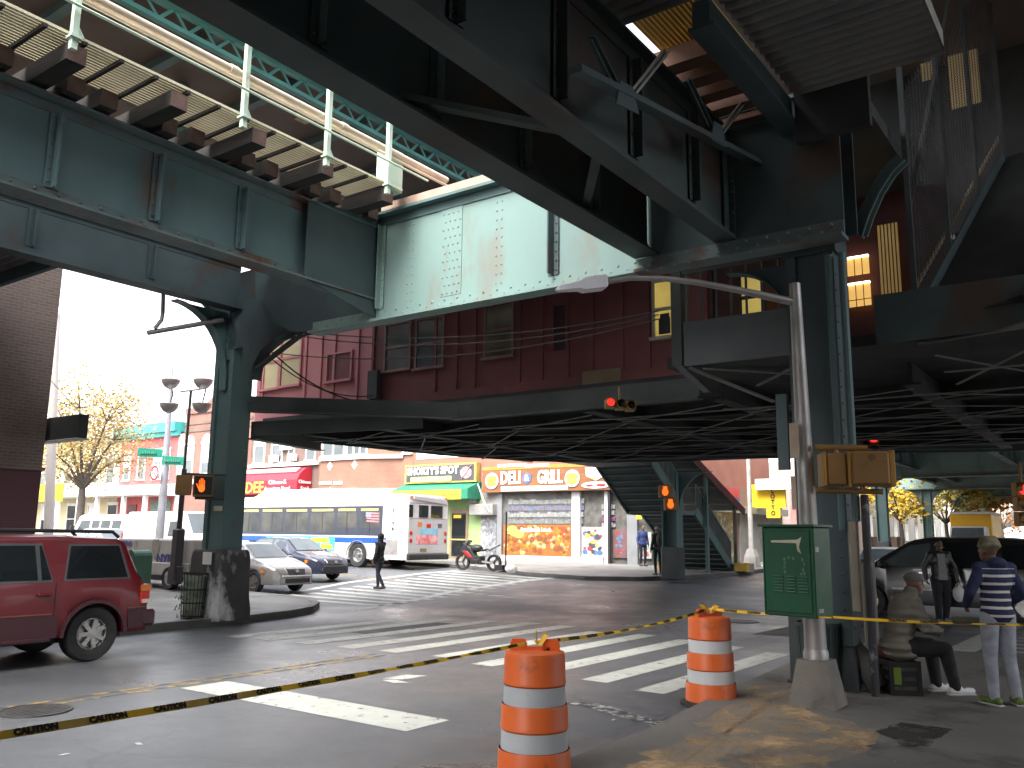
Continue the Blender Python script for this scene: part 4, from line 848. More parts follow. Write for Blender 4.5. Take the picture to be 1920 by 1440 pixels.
# lounge front
lo = thing('lounge_front', 'pale green lounge shopfront with dark sign and green awning', 'shopfront', org=(-26.5, FB, BZ))
M['lime'] = mat('lime_green_render', (.30,.42,.17), (.25,.36,.145), 1.5, .6)
part('wall', MB().box(-28.65,-23.95,FB-.05,FB+.04,BZ,4.1), M['lime'], lo)
part('door', MB().box(-25.95,-24.75,FB-.09,FB-.051,BZ,3.05), mat('bronze_door_frame', (.28,.20,.12), rough=.4), lo)
part('door_glass', MB().box(-25.8,-24.9,FB-.1,FB-.0905,BZ+.15,2.85), M['glass'], lo); part('door_sign', MB().box(-25.7,-25.2,FB-.11,FB-.1005,2.62,2.78), M['yellow_sign'], lo)
part('door_bar', MB().box(-25.85,-24.85,FB-.12,FB-.1005,1.5,1.58), mat('brass', (.5,.35,.12), rough=.4), lo)
part('lamp_box', MB().box(-24.6,-24.15,FB-.35,FB-.051,3.35,3.75), M['galv'], lo)
part('sign_frame', MB().box(-29.0,-24.1,FB-.32,FB-.02,4.42,5.42), mat('gold_sign_frame', (.50,.36,.10), rough=.4), lo)
sp = part('sign_panel', MB().box(-28.85,-24.25,FB-.34,FB-.321,4.52,5.32), mat('dark_grey_panel', (.07,.07,.075), rough=.4), lo)
part('lettering', moved(text_mb("SHORTY'S SPOT", .52, .03, .95, .02), (-27.0, FB-.36, 5.05)), M['text_white'], sp)
part('yellow_strip', MB().box(-28.5,-25.7,FB-.37,FB-.341,4.5,4.76), mat('pale_yellow_strip', (.85,.75,.22), rough=.5), sp)
part('red_motif', MB().ell((-24.75,FB-.35,4.9),(.38,.02,.3)).beam((-25.0,FB-.36,4.6),(-24.4,FB-.36,5.25),.1,.02), mat('crimson_motif', (.45,.06,.08), (.7,.5,.5), 8, .5), sp)
ga = awning('shop_awning', 'green awning with yellow valance over the lounge door', -29.1, -24.0, 4.45, 3.55, 1.1, mat('green_canvas', (.02,.21,.125), (.016,.17,.10), 2, .5), valance=.5)
va = part('valance', MB().box(-29.1,-24.4,FB-1.13,FB-1.111,3.52,4.02), mat('yellow_valance', (.60,.44,.04), rough=.5), ga)
wm_ = MB()
for x0, w in ((-28.9,.75),(-27.95,.4),(-27.3,.62),(-26.4,.35),(-25.8,.55),(-25.05,.45)):
    k = x0
    while k < x0+w: wm_.box(k, k+.06, FB-1.134, FB-1.1305, 3.68, 3.68+random.uniform(.12,.2)); k += .09
part('worn_lettering', wm_, mat('brown_lettering', (.34,.20,.04), rough=.6), va, kind='stuff')
# gap with gate between lounge and deli
gp = thing('roll_gate', 'grey concrete strip with graffiti covered gate between lounge and deli', 'gate', org=(-23.5, FB, BZ))
part('strip', MB().box(-23.94,-22.9,FB-.04,FB+.045,BZ,4.9), M['concrete'], gp); part('shutter_box', MB().box(-24.4,-22.9,FB-.5,FB-.041,2.75,3.3), M['galv'], gp, bevel=.03)
part('gate', MB().box(-23.9,-22.95,FB-.12,FB-.041,BZ,2.74), mat('graffiti_gate', (.10,.09,.095), (.30,.32,.34), 6, .6, dirt=(.55,.55,.58), dscale=5, dthr=.57), gp)
part('awning_pole', MB().tube([(-24.0,FB-.3,4.3),(-23.3,FB-.6,3.3),(-22.9,FB-.7,2.9)], .03, 8), M['trim_white'], gp)
# deli
de = thing('deli_front', 'bright deli and grill shopfront with wooden sign and food pictures', 'shopfront', org=(-18.5, FB, BZ))
M['white_metal'] = mat('white_metal_frame', (.60,.60,.59), (.52,.52,.52), 2, .4); M['grey_metal'] = mat('grey_metal_frame', (.25,.255,.26), (.2,.205,.21), 2, .4)
part('plinth', MB().box(-22.9,-16.9,FB-.12,FB+.04,BZ,BZ+.28), M['trim_white'], de)
part('back_wall', MB().box(-22.9,-13.5,FB+.0405,FB+.048,BZ,4.0), mat('shop_interior', (.13,.125,.11), (.06,.055,.05), 3, .7), de)
def shelfbox(a0, a1, z0, z1, rows, nm='shelf'):
    for r in range(rows):
        z = z0+(z1-z0)*r/rows; col = random.choice([(.30,.05,.04),(.05,.12,.28),(.28,.25,.19),(.06,.2,.17),(.26,.26,.25),(.26,.14,.04),(.16,.16,.15)])
        mb = MB(); x = a0
        while x < a1-.08:
            w = random.uniform(.12,.3); h = (z1-z0)/rows*random.uniform(.5,.8); mb.box(x, min(x+w-.02,a1), FB-.03, FB+.02, z, z+h); x += w
        part(nm, mb, mat('lit_shelf_goods', col, tuple(c*.55 for c in reversed(col)), 5, .6, emit=.10), de, kind='stuff')  # goods glow faintly, shop lighting put into their colour as emission
shelfbox(-22.3,-17.95,2.35,3.6,4); shelfbox(-17.0,-16.3,2.2,3.3,4)
def poster(a0, a1, z0, z1, b, seedcols, label, n=16, back=(.36,.12,.025)):
    o = part('window_poster', MB().box(a0,a1,b-.012,b,z0,z1), mat('poster_ground', back, tuple(c*.75 for c in back), 3, .5), de, label=label)
    for k, c in enumerate(seedcols):
        mb = MB()
        for j in range(n):
            x = random.uniform(a0+.15,a1-.15); z = random.uniform(z0+.12,z1-.12); r = random.uniform(.05,.16)*min(1,(a1-a0)/1.5)
            rx = min(r*random.uniform(1,1.5), x-a0-.01, a1-x-.01); rz = min(r, z-z0-.01, z1-z-.01)
            mb.ell((x,b-.013-.002*k,z),(rx,.004+.001*k,rz),None,10,6)
        part('food_picture', mb, mat('food_print', tuple(v*.72 for v in c), tuple(v*.45 for v in c), 6, .45), o, kind='stuff')
    return o
po = poster(-22.55,-18.6,BZ+.3,2.3,FB-.045,[(.60,.17,.03),(.66,.36,.07),(.45,.10,.03),(.62,.48,.24),(.70,.25,.03),(.34,.12,.04)],'orange picture panel of sandwiches and rolls', 34)
part('food_picture', MB().ell((-22.0,FB-.07,2.0),(.32,.01,.25)).ell((-21.6,FB-.07,1.85),(.3,.01,.2)), mat('lettuce_print', (.42,.66,.10), (.3,.5,.08), 5, .5), po)
part('lettering', moved(text_mb('Breakfast & Lunch', .24, .01, 1, .008), (-20.6,FB-.075,2.06)), M['text_white'], po)
poster(-18.05,-16.85,BZ+.3,2.2,FB-.045,[(.75,.72,.68),(.60,.08,.08),(.12,.25,.55),(.75,.55,.12),(.10,.10,.12)],'tall panel of packaged goods pictures', 9, (.62,.50,.45))
poster(-16.4,-15.7,BZ+.3,2.1,FB-.045,[(.55,.07,.06),(.25,.28,.34),(.15,.2,.4)],'narrow dark panel of red and grey pictures', 8, (.18,.09,.09))
poster(-15.1,-14.5,BZ+.3,2.0,FB-.045,[(.65,.62,.25),(.45,.55,.6),(.6,.15,.12)],'narrow panel beside the deli door', 7, (.40,.42,.38))
for a0,a1,mm in ((-22.9,-22.6,'grey_metal'),(-18.55,-18.1,'white_metal'),(-16.8,-16.55,'white_metal'),(-15.65,-15.15,'grey_metal'),(-13.7,-13.4,'grey_metal')):
    part('pilaster', MB().box(a0,a1,FB-.14,FB+.04,BZ,3.82), M[mm], de)
part('pilaster', MB().box(-16.54,-16.42,FB-.3,FB-.2,BZ,3.82), M['black'], de)
part('glazing', MB().box(-22.59,-18.56,FB-.035,FB-.031,2.31,3.81), mat('shop_glass', (.5,.52,.5), rough=.05, alpha=.08), de)
part('door_glass', MB().box(-14.45,-13.75,FB-.05,FB-.03,BZ,3.0), mat('green_dark_glass', (.06,.10,.085), rough=.1), de)
part('round_sign', MB().lathe([(.16,FB-.3),(.16,FB-.27)],(-14.6,0,2.65),16,'y').box(-15.1,-14.85,FB-.29,FB-.27,2.55,2.75), M['yellow_sign'], de)
M['wood_sign'] = mat('wooden_sign_planks', (.26,.105,.035), (.17,.065,.025), 1.2, .5, stretch=(.6,1,5))
sgn = part('sign_panel', MB().box(-23.6,-13.5,FB-.45,FB-.15,3.86,5.08), M['wood_sign'], de)
part('sign_band', MB().box(-23.6,-13.5,FB-.47,FB-.451,4.95,5.12), mat('orange_band', (.48,.25,.045), (.38,.17,.035), 1, .5), sgn)
lt_ = moved(text_mb('DELI', .86, .05, .72, .022), (-21.83,FB-.48,4.52)).join(moved(text_mb('GRILL', .86, .05, .64, .022), (-19.55,FB-.48,4.5)))
part('lettering', lt_, M['text_white'], sgn)
part('emblem', MB().prism([(-20.87+.28*math.cos(R_(60*k+30)),FB-.49,4.5+.28*math.sin(R_(60*k+30))) for k in range(6)],(0,.035,0)), mat('blue_badge', (.10,.16,.50), rough=.4), sgn)
part('emblem_mark', moved(text_mb('&', .42, .02, 1, .012), (-20.87,FB-.505,4.5)), M['text_white'], sgn)
for a in (-22.98,-18.3):
    part('food_roundel', MB().lathe([(.40,FB-.50),(.40,FB-.455)],(a,0,4.42),22,'y'), mat('pale_ring', (.72,.66,.8), rough=.4), sgn)
    part('food_roundel', MB().ell((a,FB-.505,4.5),(.34,.02,.2)).ell((a,FB-.507,4.28),(.3,.02,.14)), mat('burger_print', (.75,.36,.04), (.8,.62,.08), 6, .4), sgn)
part('white_strip', MB().box(-22.4,-18.55,FB-.49,FB-.451,3.90,4.12), M['text_white'], sgn)
part('white_strip', MB().box(-22.6,-20.9,FB-.5,FB-.471,5.08,5.22).box(-21.0,-19.6,FB-.5,FB-.471,5.02,5.16), M['text_white'], sgn)
part('shield_emblem', MB().prism([(-17.6,FB-.49,4.9),(-16.5,FB-.49,4.9),(-16.55,FB-.49,4.5),(-17.05,FB-.49,4.28),(-17.55,FB-.49,4.5)],(0,.035,0)), mat('burger_shield', (.70,.34,.08), (.75,.68,.8), 3, .4), sgn)
part('oval_plate', MB().ell((-17.03,FB-.48,4.08),(.78,.03,.16)), M['text_white'], sgn); part('red_marks', MB().ell((-17.35,FB-.515,4.07),(.22,.012,.05)).ell((-16.75,FB-.515,4.08),(.26,.012,.07)), mat('red_lettering', (.6,.03,.05), rough=.5), sgn)
part('lettering', moved(text_mb('DELI', .6, .03, .7, .02), (-13.15-.55,FB-.48,4.3)), mat('blue_lettering', (.35,.5,.8), rough=.5), sgn)
# --- row along the road that runs under the line
FA = -13.35
t = thing('shop_building', 'low brown shop building with red and blue window signs beyond the stair', 'building', org=(FA-3, 32, .5))
part('wall', MB().box(FA-10, FA, FB+.06, 38, BZ, 4.3), brick('dull_brick', (.30,.17,.14),(.25,.14,.115),(.28,.22,.2),'b'), t)
part('cornice', MB().box(FA, FA+.35, FB+.06, 38, 3.0, 3.35), mat('buff_cornice', (.46,.42,.33), rough=.6), t)
part('shutter', MB().box(FA, FA+.06, 31.5, 37.8, BZ, 2.99), M['concrete'], t)
part('shopfront', MB().box(FA, FA+.05, 25.2, 30.8, BZ+.1, 2.99), mat('cluttered_window', (.35,.27,.10), (.10,.09,.09), 4, .4, dirt=(.55,.52,.45), dscale=3, dthr=.58), t)
part('red_panel', MB().box(FA, FA+.07, 29.2, 31.6, 3.75, 4.25), mat('red_panel', (.6,.05,.06), rough=.5), t); part('blue_panel', MB().box(FA, FA+.07, 29.0, 31.4, 3.36, 3.73), mat('blue_panel', (.02,.12,.5), rough=.5), t)
ys_ = thing('hanging_sign', 'yellow hanging shop sign with vertical black lettering', 'sign', org=(FA+.8, 33, 3))
part('panel', MB().box(FA+.1, FA+1.9, 33.0, 33.12, 3.3, 4.5).box(FA+.9, FA+1.6, 33.0, 33.12, 2.8, 3.3), M['yellow_sign'], ys_)
part('white_cap', MB().box(FA+.5, FA+2.6, 32.6, 32.99, 4.2, 4.75), M['trim_white'], ys_)
v = MB()
for k, ch in enumerate('LOTTO'): v.join(moved(text_mb(ch, .3, .02, 1, .008), (FA+1.25, 32.98, 4.15-k*.28)))
part('lettering', v, M['text_black'], ys_)
rs_ = thing('notice_sign', 'pinkish notice sign with red bands beside the yellow hanging sign', 'sign', org=(FA+2.6, 33, 2.4)); part('panel', MB().box(FA+2.3,FA+3.1,32.4,32.45,2.4,4.2), mat('pink_notice', (.55,.34,.31), (.5,.16,.14), 2.5, .5), rs_); part('post', MB().tube([(FA+2.7,32.5,.6),(FA+2.7,32.5,4.2)], .04, 8), M['galv'], rs_)
t = thing('brick_building', 'pink brick building with a red shop sign down the road', 'building', org=(FA-3, 48, .5))
part('wall', MB().box(FA-10, FA+.3, 40, 56, BZ, 6.2), brick('pale_pink_brick', (.58,.38,.31),(.53,.34,.28),(.5,.42,.38),'b'), t); part('red_sign', MB().box(FA+.31, FA+.6, 41, 47, 3.7, 5.2), M['awn_red'], t); part('white_sign', MB().box(FA+.31, FA+.5, 41, 47, 3.1, 3.68), M['trim_white'], t)
for b in (49,51.5,54): part('window', MB().box(FA+.301,FA+.33,b-.5,b+.5,1.6,3.4), M['glass_grey'], t)
t = thing('terrace_house', 'cream terrace house front down the road behind the trees', 'house', org=(FA-3, 66, .5))
part('wall', MB().box(FA-9, FA-.2, 56.1, 90, BZ, 8), mat('cream_render', (.62,.58,.50), (.52,.50,.45), .6, .7), t)
for k in range(8):
    b = 58+k*4; part('window', MB().box(FA-.199,FA-.16,b-.6,b+.6,1.7,3.6).box(FA-.199,FA-.16,b-.6,b+.6,5,6.9), M['glass_grey'], t)
part('stoop', MB().box(FA-.2,FA+1.6,58,60,BZ,2.0), M['brick_brown'], t)
t = thing('terrace_house', 'distant grey block closing the view down the road', 'house', org=(-4, 150, .5)); part('wall', MB().box(-40, 40, 150, 158, BZ, 14), mat('hazy_render', (.55,.54,.52), (.45,.45,.44), .3, .8), t)
for k in range(12): part('window', MB().box(-30+k*5,-28.4+k*5,149.9,149.99,4,6.5).box(-30+k*5,-28.4+k*5,149.9,149.99,9,11.5), M['glass_grey'], t)
t = thing('brick_building', 'brick terrace on the near kerb side of the road beyond', 'building', org=(8, 60, .5)); part('wall', MB().box(4.6, 14, 27, 110, BZ, 8), M['brick_brown'], t)
for k in range(12): part('window', MB().box(4.56,4.599,30+k*6,31.4+k*6,4.6,6.6), M['glass_grey'], t)
t = thing('shop_building', 'dark shop building beside the near pavement', 'building', org=(9, -10, .1)); part('wall', MB().box(5.2, 20, -60, -3.2, .1, 11), M['brick_near'], t)
for k in range(4): part('window', MB().box(5.15,5.199,-24+k*6,-20.5+k*6,.7,3), M['glass'], t)
# ------------------------------------------------------------------ vehicles
def lerp_list(pts, x):
    if x <= pts[0][0]: return pts[0][1]
    for (x0, y0), (x1, y1) in zip(pts, pts[1:]):
        if x <= x1: return y0 + (y1-y0)*(x-x0)/(x1-x0)
    return pts[-1][1]
class Car:
    """Lofted body: x forward, y left, z up. top / half-width / belt profiles along x; arches cut over the wheels."""
    def __init__(s, top, wid, belt, roofw, sill, wheels, wr, arch=1.16, belt_end=None, smooth=True):
        s.top, s.wid, s.belt, s.roofw, s.sill, s.wheels, s.wr, s.ar = top, wid, belt, roofw, sill, wheels, wr, wr*arch
        s.x0, s.x1 = top[0][0], top[-1][0]
    def T(s, x): return lerp_list(s.top, x)
    def Wd(s, x): return lerp_list(s.wid, x)
    def B(s, x): return lerp_list(s.belt, x) if isinstance(s.belt, list) else s.belt
    def Rw(s, x): return lerp_list(s.roofw, x) if isinstance(s.roofw, list) else s.roofw
    def y(s, x, z):
        w, b, t = s.Wd(x), s.B(x), s.T(x)
        if z <= b: return w*(.985 if z > b-.02 else 1)
        k = min((z-b)/max(t-.06-b, .05), 1); return w*.985 + (min(s.Rw(x), w*.95) - w*.985)*k
    def arch_z(s, x):
        z = s.sill
        for xw in s.wheels:
            d = abs(x-xw)
            if d < s.ar: z = max(z, s.wr*.95 + math.sqrt(s.ar**2 - d*d))
        return z
    def body(s):
        xs = set()
        for p, _ in s.top: xs.add(round(p, 3))
        for xw in s.wheels:
            for k in range(13): xs.add(round(xw + s.ar*math.cos(math.pi*k/12), 3))
            xs.add(round(xw-s.ar-.004, 3)); xs.add(round(xw+s.ar+.004, 3))
        n = int((s.x1-s.x0)/.12)
        for k in range(n+1): xs.add(round(s.x0+(s.x1-s.x0)*k/n, 3))
        xs = sorted(x for x in xs if s.x0 <= x <= s.x1); mb = MB(); rings = []
        for x in xs:
            w, b, t = s.Wd(x), s.B(x), s.T(x); az = min(s.arch_z(x), t-.1)
            if t > b+.12: up = [(w*.985, b), (s.y(x, b+(t-b)*.5), b+(t-b)*.5), (s.y(x, t-.07), t-.07), (s.y(x, t-.07)-.035, t-.02), (s.y(x, t)-.13, t)]
            else: bb = min(b, t-.04); up = [(w*.985, bb-.06), (w*.97, bb-.03), (w*.95, bb-.005), (w*.90, t-.008), (w*.80, t)]
            half = [(0, s.sill), (w-.26, s.sill), (w-.25, az), (w-.02, az), (w*1.0, az+.05), (w*1.0, max(az+.06, (az+up[0][1])/2))] + up + [(0, t+.012)]
            rings.append([(x, yy, zz) for yy, zz in half] + [(x, -yy, zz) for yy, zz in half[-2:0:-1]])
        n = len(rings[0])
        for r in rings: mb.v += r
        for i in range(len(rings)-1):
            for k in range(n): a, c = i*n+k, i*n+(k+1) % n; mb.f.append((a, c, c+n, a+n))
        mb.f.append(tuple(range(n-1, -1, -1))); mb.f.append(tuple((len(rings)-1)*n+k for k in range(n))); return mb
    def side(s, poly, sgn, out=.006, th=.012):
        """Panel on a side: outline in (x,z), laid on the body surface."""
        pts = []                                     # subdivide so that it follows the curved side
        for (x0, z0), (x1, z1) in zip(poly, poly[1:]+poly[:1]):
            for k in range(3): f = k/3; pts.append((x0+(x1-x0)*f, z0+(z1-z0)*f))
        o = [(x, sgn*(s.y(x, z)+out), z) for x, z in pts]; i = [(x, sgn*(s.y(x, z)+out-th), z) for x, z in pts]; n = len(pts)
        return MB().add(o+i, [tuple(range(n)), tuple(range(2*n-1, n-1, -1))] + [(k, (k+1) % n, n+(k+1) % n, n+k) for k in range(n)])
    def slope(s, xa, xb, inset=.10, out=.012):
        """Panel on the upper surface between two x stations (windscreen, rear window)."""
        mb = MB(); n = 6; vs = []
        for k in range(n+1):
            x = xa+(xb-xa)*k/n; z = s.T(x)
            w = (s.y(x, z-.05) if z > s.B(x)+.12 else s.Wd(x)*.84)-inset
            for f in (-1, -.5, 0, .5, 1): vs.append((x, w*f, z+out+.012*(1-abs(f))))
        for k in range(n):
            for j in range(4): mb.f.append((k*5+j, k*5+j+1, (k+1)*5+j+1, (k+1)*5+j))
        mb.v = vs; return mb
def wheels(t, car, ww, rimr, rim_mat, spokes=6, hub=.05, track=None):
    r = car.wr
    for xw in car.wheels:
        for sg in (1, -1):
            yo = sg*(car.Wd(xw)-.015 if track is None else track); yi = yo - sg*ww
            f = lambda rr, k: (rr, yo-sg*ww*k)
            o = part('wheel', MB().lathe([f(rimr,.12), f(rimr+.03,.02), f(r*.93,.0), f(r*.985,.1), f(r,.25), f(r,.75), f(r*.985,.9), f(r*.9,1), f(rimr,.95)], (xw,0,r), 28, 'y', caps=False), M['rubber'], t, smooth=.7)
            rm = MB().lathe([f(rimr,.10), f(rimr*.93,.07), f(rimr*.88,.14), f(rimr*.86,.30), f(.01,.32)], (xw,0,r), 24, 'y', caps=False)
            for k in range(spokes):
                a = 2*math.pi*k/spokes; c = Vector((math.cos(a),0,math.sin(a)))
                rm.beam(Vector((xw,yo-sg*ww*.13,r))+c*rimr*.2, Vector((xw,yo-sg*ww*.12,r))+c*rimr*.9, .045, rimr*.26, (-c.z,0,c.x))
            rm.lathe([f(.001,.02), f(rimr*.27,.03), f(rimr*.30,.2)], (xw,0,r), 14, 'y', caps=False)
            part('rim', rm, rim_mat, o, smooth=.5)
            part('brake_disc', MB().lathe([f(.01,.34), f(rimr*.84,.335)], (xw,0,r), 18, 'y', caps=False), M['black'], o)
    t_ = MB()
    for xw in car.wheels: t_.box(xw-car.ar*.98, xw+car.ar*.98, -car.Wd(xw)+.3, car.Wd(xw)-.3, car.wr*.7, car.wr+car.ar*.9)
    part('wheel_well', t_, M['black'], t)
M['rim_silver'] = mat('alloy_rim', (.55,.54,.52), (.42,.41,.40), 4, .3, .9)
M['red_lens'] = mat('red_lens', (.55,.03,.025), (.45,.02,.02), 5, .2); M['amber_lens'] = mat('amber_lens', (.75,.22,.03), rough=.25); M['clear_lens'] = mat('headlamp_lens', (.70,.66,.52), (.55,.53,.45), 6, .15)
# ---- red sport utility vehicle
M['suv_red'] = mat('wine_red_paint', (.165,.008,.014), (.14,.007,.012), 3, .36, rvar=.08, coat=.25)
M['suv_low'] = mat('maroon_cladding', (.070,.018,.026), (.055,.014,.02), 3, .4, dirt=(.06,.04,.04), dscale=3, dthr=.62)
M['gold'] = mat('gold_pinstripe', (.30,.12,.07), rough=.4)
t = thing('parked_suv', 'wine red sport utility vehicle with roof rack waiting at the kerb', 'car', loc=(-9.83, -5.27, 0), rot=-90)
suv = Car([(-2.36,.80),(-2.34,1.0),(-2.20,1.30),(-2.02,1.63),(-1.9,1.69),(-1.0,1.72),(.35,1.70),(.55,1.66),(1.12,1.16),(1.4,1.10),(2.1,1.02),(2.32,.9),(2.40,.7)],
          [(-2.36,.83),(-2.1,.87),(-1.4,.89),(1.4,.89),(2.1,.86),(2.4,.76)], 1.09, [(-2.36,.70),(.5,.70),(1.1,.74)], .36, (1.42,-1.54), .375, 1.22)
part('body', suv.body(), M['suv_red'], t, smooth=.6)
for sg in (1, -1):
    part('cladding', suv.side([(-1.02,.37),(.93,.37),(.93,.66),(-1.02,.66)], sg, .012, .03).join(suv.side([(-2.30,.42),(-2.05,.42),(-2.03,.68),(-2.34,.68)], sg, .012, .03)), M['suv_low'], t)
    part('running_board', MB().box(-.92,.92,sg*.80,sg*.95,.33,.38), M['suv_low'], t, bevel=.01)
    part('pinstripe', suv.side([(-.93,.675),(.93,.675),(.93,.69),(-.93,.69)], sg, .014, .006).join(suv.side([(-2.33,.695),(-2.02,.695),(-2.02,.708),(-2.33,.708)], sg, .014, .006)), M['gold'], t)
    for nm, fr, gl in (('rear_quarter_window', [(-2.05,1.11),(-1.07,1.11),(-1.17,1.60),(-1.93,1.60)], [(-2.0,1.135),(-1.10,1.135),(-1.19,1.575),(-1.90,1.575)]), ('rear_door_window', [(-.92,1.10),(.06,1.10),(.06,1.61),(-.80,1.61)], [(-.72,1.13),(.01,1.13),(.01,1.58),(-.70,1.58)]), ('front_door_window', [(.10,1.10),(1.02,1.10),(.55,1.60),(.10,1.61)], [(.15,1.13),(.93,1.13),(.52,1.57),(.15,1.58)])):
        o = part(nm, suv.side(fr, sg, .004, .012), mat('grey_window_trim', (.10,.105,.11), rough=.5) if 'gwt' not in M else M['gwt'], t)
        part('glass', suv.side(gl, sg, .008, .006), M['glass'], o)
        if nm == 'rear_door_window': part('glass', suv.side([(-.90,1.13),(-.77,1.13),(-.76,1.58),(-.79,1.58)], sg, .008, .006), M['glass'], o)
    for xd in (-.97, .08): part('door_gap', suv.side([(xd,.42),(xd+.012,.42),(xd+.012,1.09),(xd,1.09)], sg, .002, .004), M['black'], t)
    part('door_handle', MB().box(-.90,-.72,sg*.885,sg*.925,.92,.965), M['suv_red'], t, bevel=.012); part('door_handle', MB().box(.12,.30,sg*.885,sg*.925,.92,.965), M['suv_red'], t, bevel=.012)
    arch = []
    for k in range(17): a = R_(180*k/16-0); arch.append((-1.54+suv.ar*1.0*math.cos(a), .36+suv.ar*math.sin(a)))
    fl = MB()
    for (x0,z0),(x1,z1) in zip(arch, arch[1:]): fl.beam((x0,sg*.893,z0),(x1,sg*.893,z1),.05,.055,(0,1,0))
    part('wheel_arch', fl, M['suv_low'], t)
    tl = part('tail_light', MB().box(-2.37,-2.22,sg*.70,sg*.872,.74,1.02), M['red_lens'], t, bevel=.02); part('indicator', MB().box(-2.375,-2.22,sg*.71,sg*.876,.93,1.01), M['amber_lens'], tl); part('reverse_lamp', MB().box(-2.378,-2.24,sg*.72,sg*.878,.755,.81), M['clear_lens'], tl)
    part('roof_rail', MB().tube([(-1.95,sg*.60,1.70),(-1.85,sg*.60,1.775),(.2,sg*.60,1.785),(.42,sg*.60,1.715)], .026, 8), M['black'], t, smooth=.8)
for x in (-1.3,-.2): part('roof_bar', MB().box(x-.03,x+.03,-.6,.6,1.76,1.785), M['black'], t)
part('rear_bumper', MB().box(-2.50,-2.26,-.86,.86,.42,.66), M['suv_low'], t, bevel=.04); part('rear_glass', MB().prism([(-2.215,-.6,1.2),(-2.215,.6,1.2),(-2.055,.55,1.6),(-2.055,-.55,1.6)], (-.012,0,.004)), M['glass'], t)
part('underbody', MB().box(-2.1,2.1,-.6,.6,.28,.37), M['black'], t)
part('front_bumper', MB().box(2.2,2.46,-.84,.84,.38,.62), M['suv_low'], t, bevel=.04); part('windscreen', suv.slope(.62,1.05), M['glass'], t)
wheels(t, suv, .24, .215, M['rim_silver'], 7)
# ---- sedans
def sedan(label, paint, a_front, bc, L=4.5, kind='silver'):
    z = gS(a_front-2, bc)
    t = thing('waiting_car', label, 'car', loc=(a_front-L/2, bc, z), rot=0); h = L/2
    c = Car([(-h,.72),(-h+.08,.98),(-h+.55,1.04),(-h+.75,1.06),(-h+1.35,1.38),(-.35,1.44),(.25,1.43),(.5,1.38),(1.12,.98),(1.3,.95),(h-.5,.83),(h-.15,.72),(h,.55)],
            [(-h,.72),(-h+.4,.83),(-1,.87),(1,.87),(h-.6,.84),(h-.2,.74),(h,.60)], [(-h,.92),(1.0,.88),(h,.7)], [(-h,.56),(.4,.60),(1.1,.70)], .24, (h-.92,-h+1.0), .315, 1.14)
    part('body', c.body(), paint, t, smooth=.7)
    part('windscreen', c.slope(.52, 1.10), M['glass_grey'], t); part('rear_window', c.slope(-h+.82, -h+1.32), M['glass_grey'], t)
    for sg in (1, -1):
        part('window', c.side([(-h+1.0,.96),(-.15,.95),(-.15,1.36),(-h+1.42,1.33)], sg), M['glass_grey'], t); part('window', c.side([(-.07,.95),(.95,.93),(.48,1.33),(-.07,1.37)], sg), M['glass_grey'], t)
        lo = .55 if kind == 'silver' else .56
        hl = part('headlight', MB().prism([(h-.02,sg*.30,lo),(h-.42,sg*.74,lo+.02),(h-.50,sg*.79,lo+.12),(h-.10,sg*.34,lo+.12)], (0,0,.06)), M['clear_lens'], t, bevel=.015)
        part('indicator', MB().box(h-.60,h-.46,sg*.74,sg*.835,lo+.03,lo+.14), M['amber_lens'], hl)
        part('mirror', MB().ell((.72,sg*.98,.98),(.07,.11,.07)), paint, t, smooth=1); part('door_handle', MB().box(-.35,-.18,sg*.86,sg*.885,.78,.81), paint, t)
        part('door_gap', c.side([(-.12,.32),(-.11,.32),(-.11,.9),(-.12,.9)], sg, .003, .005), M['black'], t)
    part('bumper', MB().prism([(h-.25,-.76,.28),(h+.06,-.5,.28),(h+.08,0,.28),(h+.06,.5,.28),(h-.25,.76,.28)], (0,0,.24)), paint if kind == 'silver' else M['black'], t, bevel=.03)
    part('grille', MB().prism([(h+.0,-.28,.55),(h+.01,.28,.55),(h-.09,.34,.69),(h-.09,-.34,.69)], (.04,0,0)), M['black'], t); part('emblem', MB().ell((h+.03,0,.63),(.02,.07,.045)), M['chrome'], t)
    part('air_dam', MB().box(h-.1,h+.085,-.45,.45,.30,.42), M['black'], t)
    wheels(t, c, .2, .19, M['rim_silver'], 5); return t
sedan('grey silver saloon with pale bonnet waiting nearest the kerb corner', mat('silver_car_paint', (.30,.29,.285), (.26,.255,.25), 3, .3, .35, coat=.7), -17.3, 6.95)
sedan('dark blue saloon with glowing amber lamp waiting beside the silver one', mat('dark_blue_car_paint', (.035,.042,.075), (.03,.036,.065), 3, .25, .2, coat=.8), -19.4, 10.4, 4.75, 'dark')
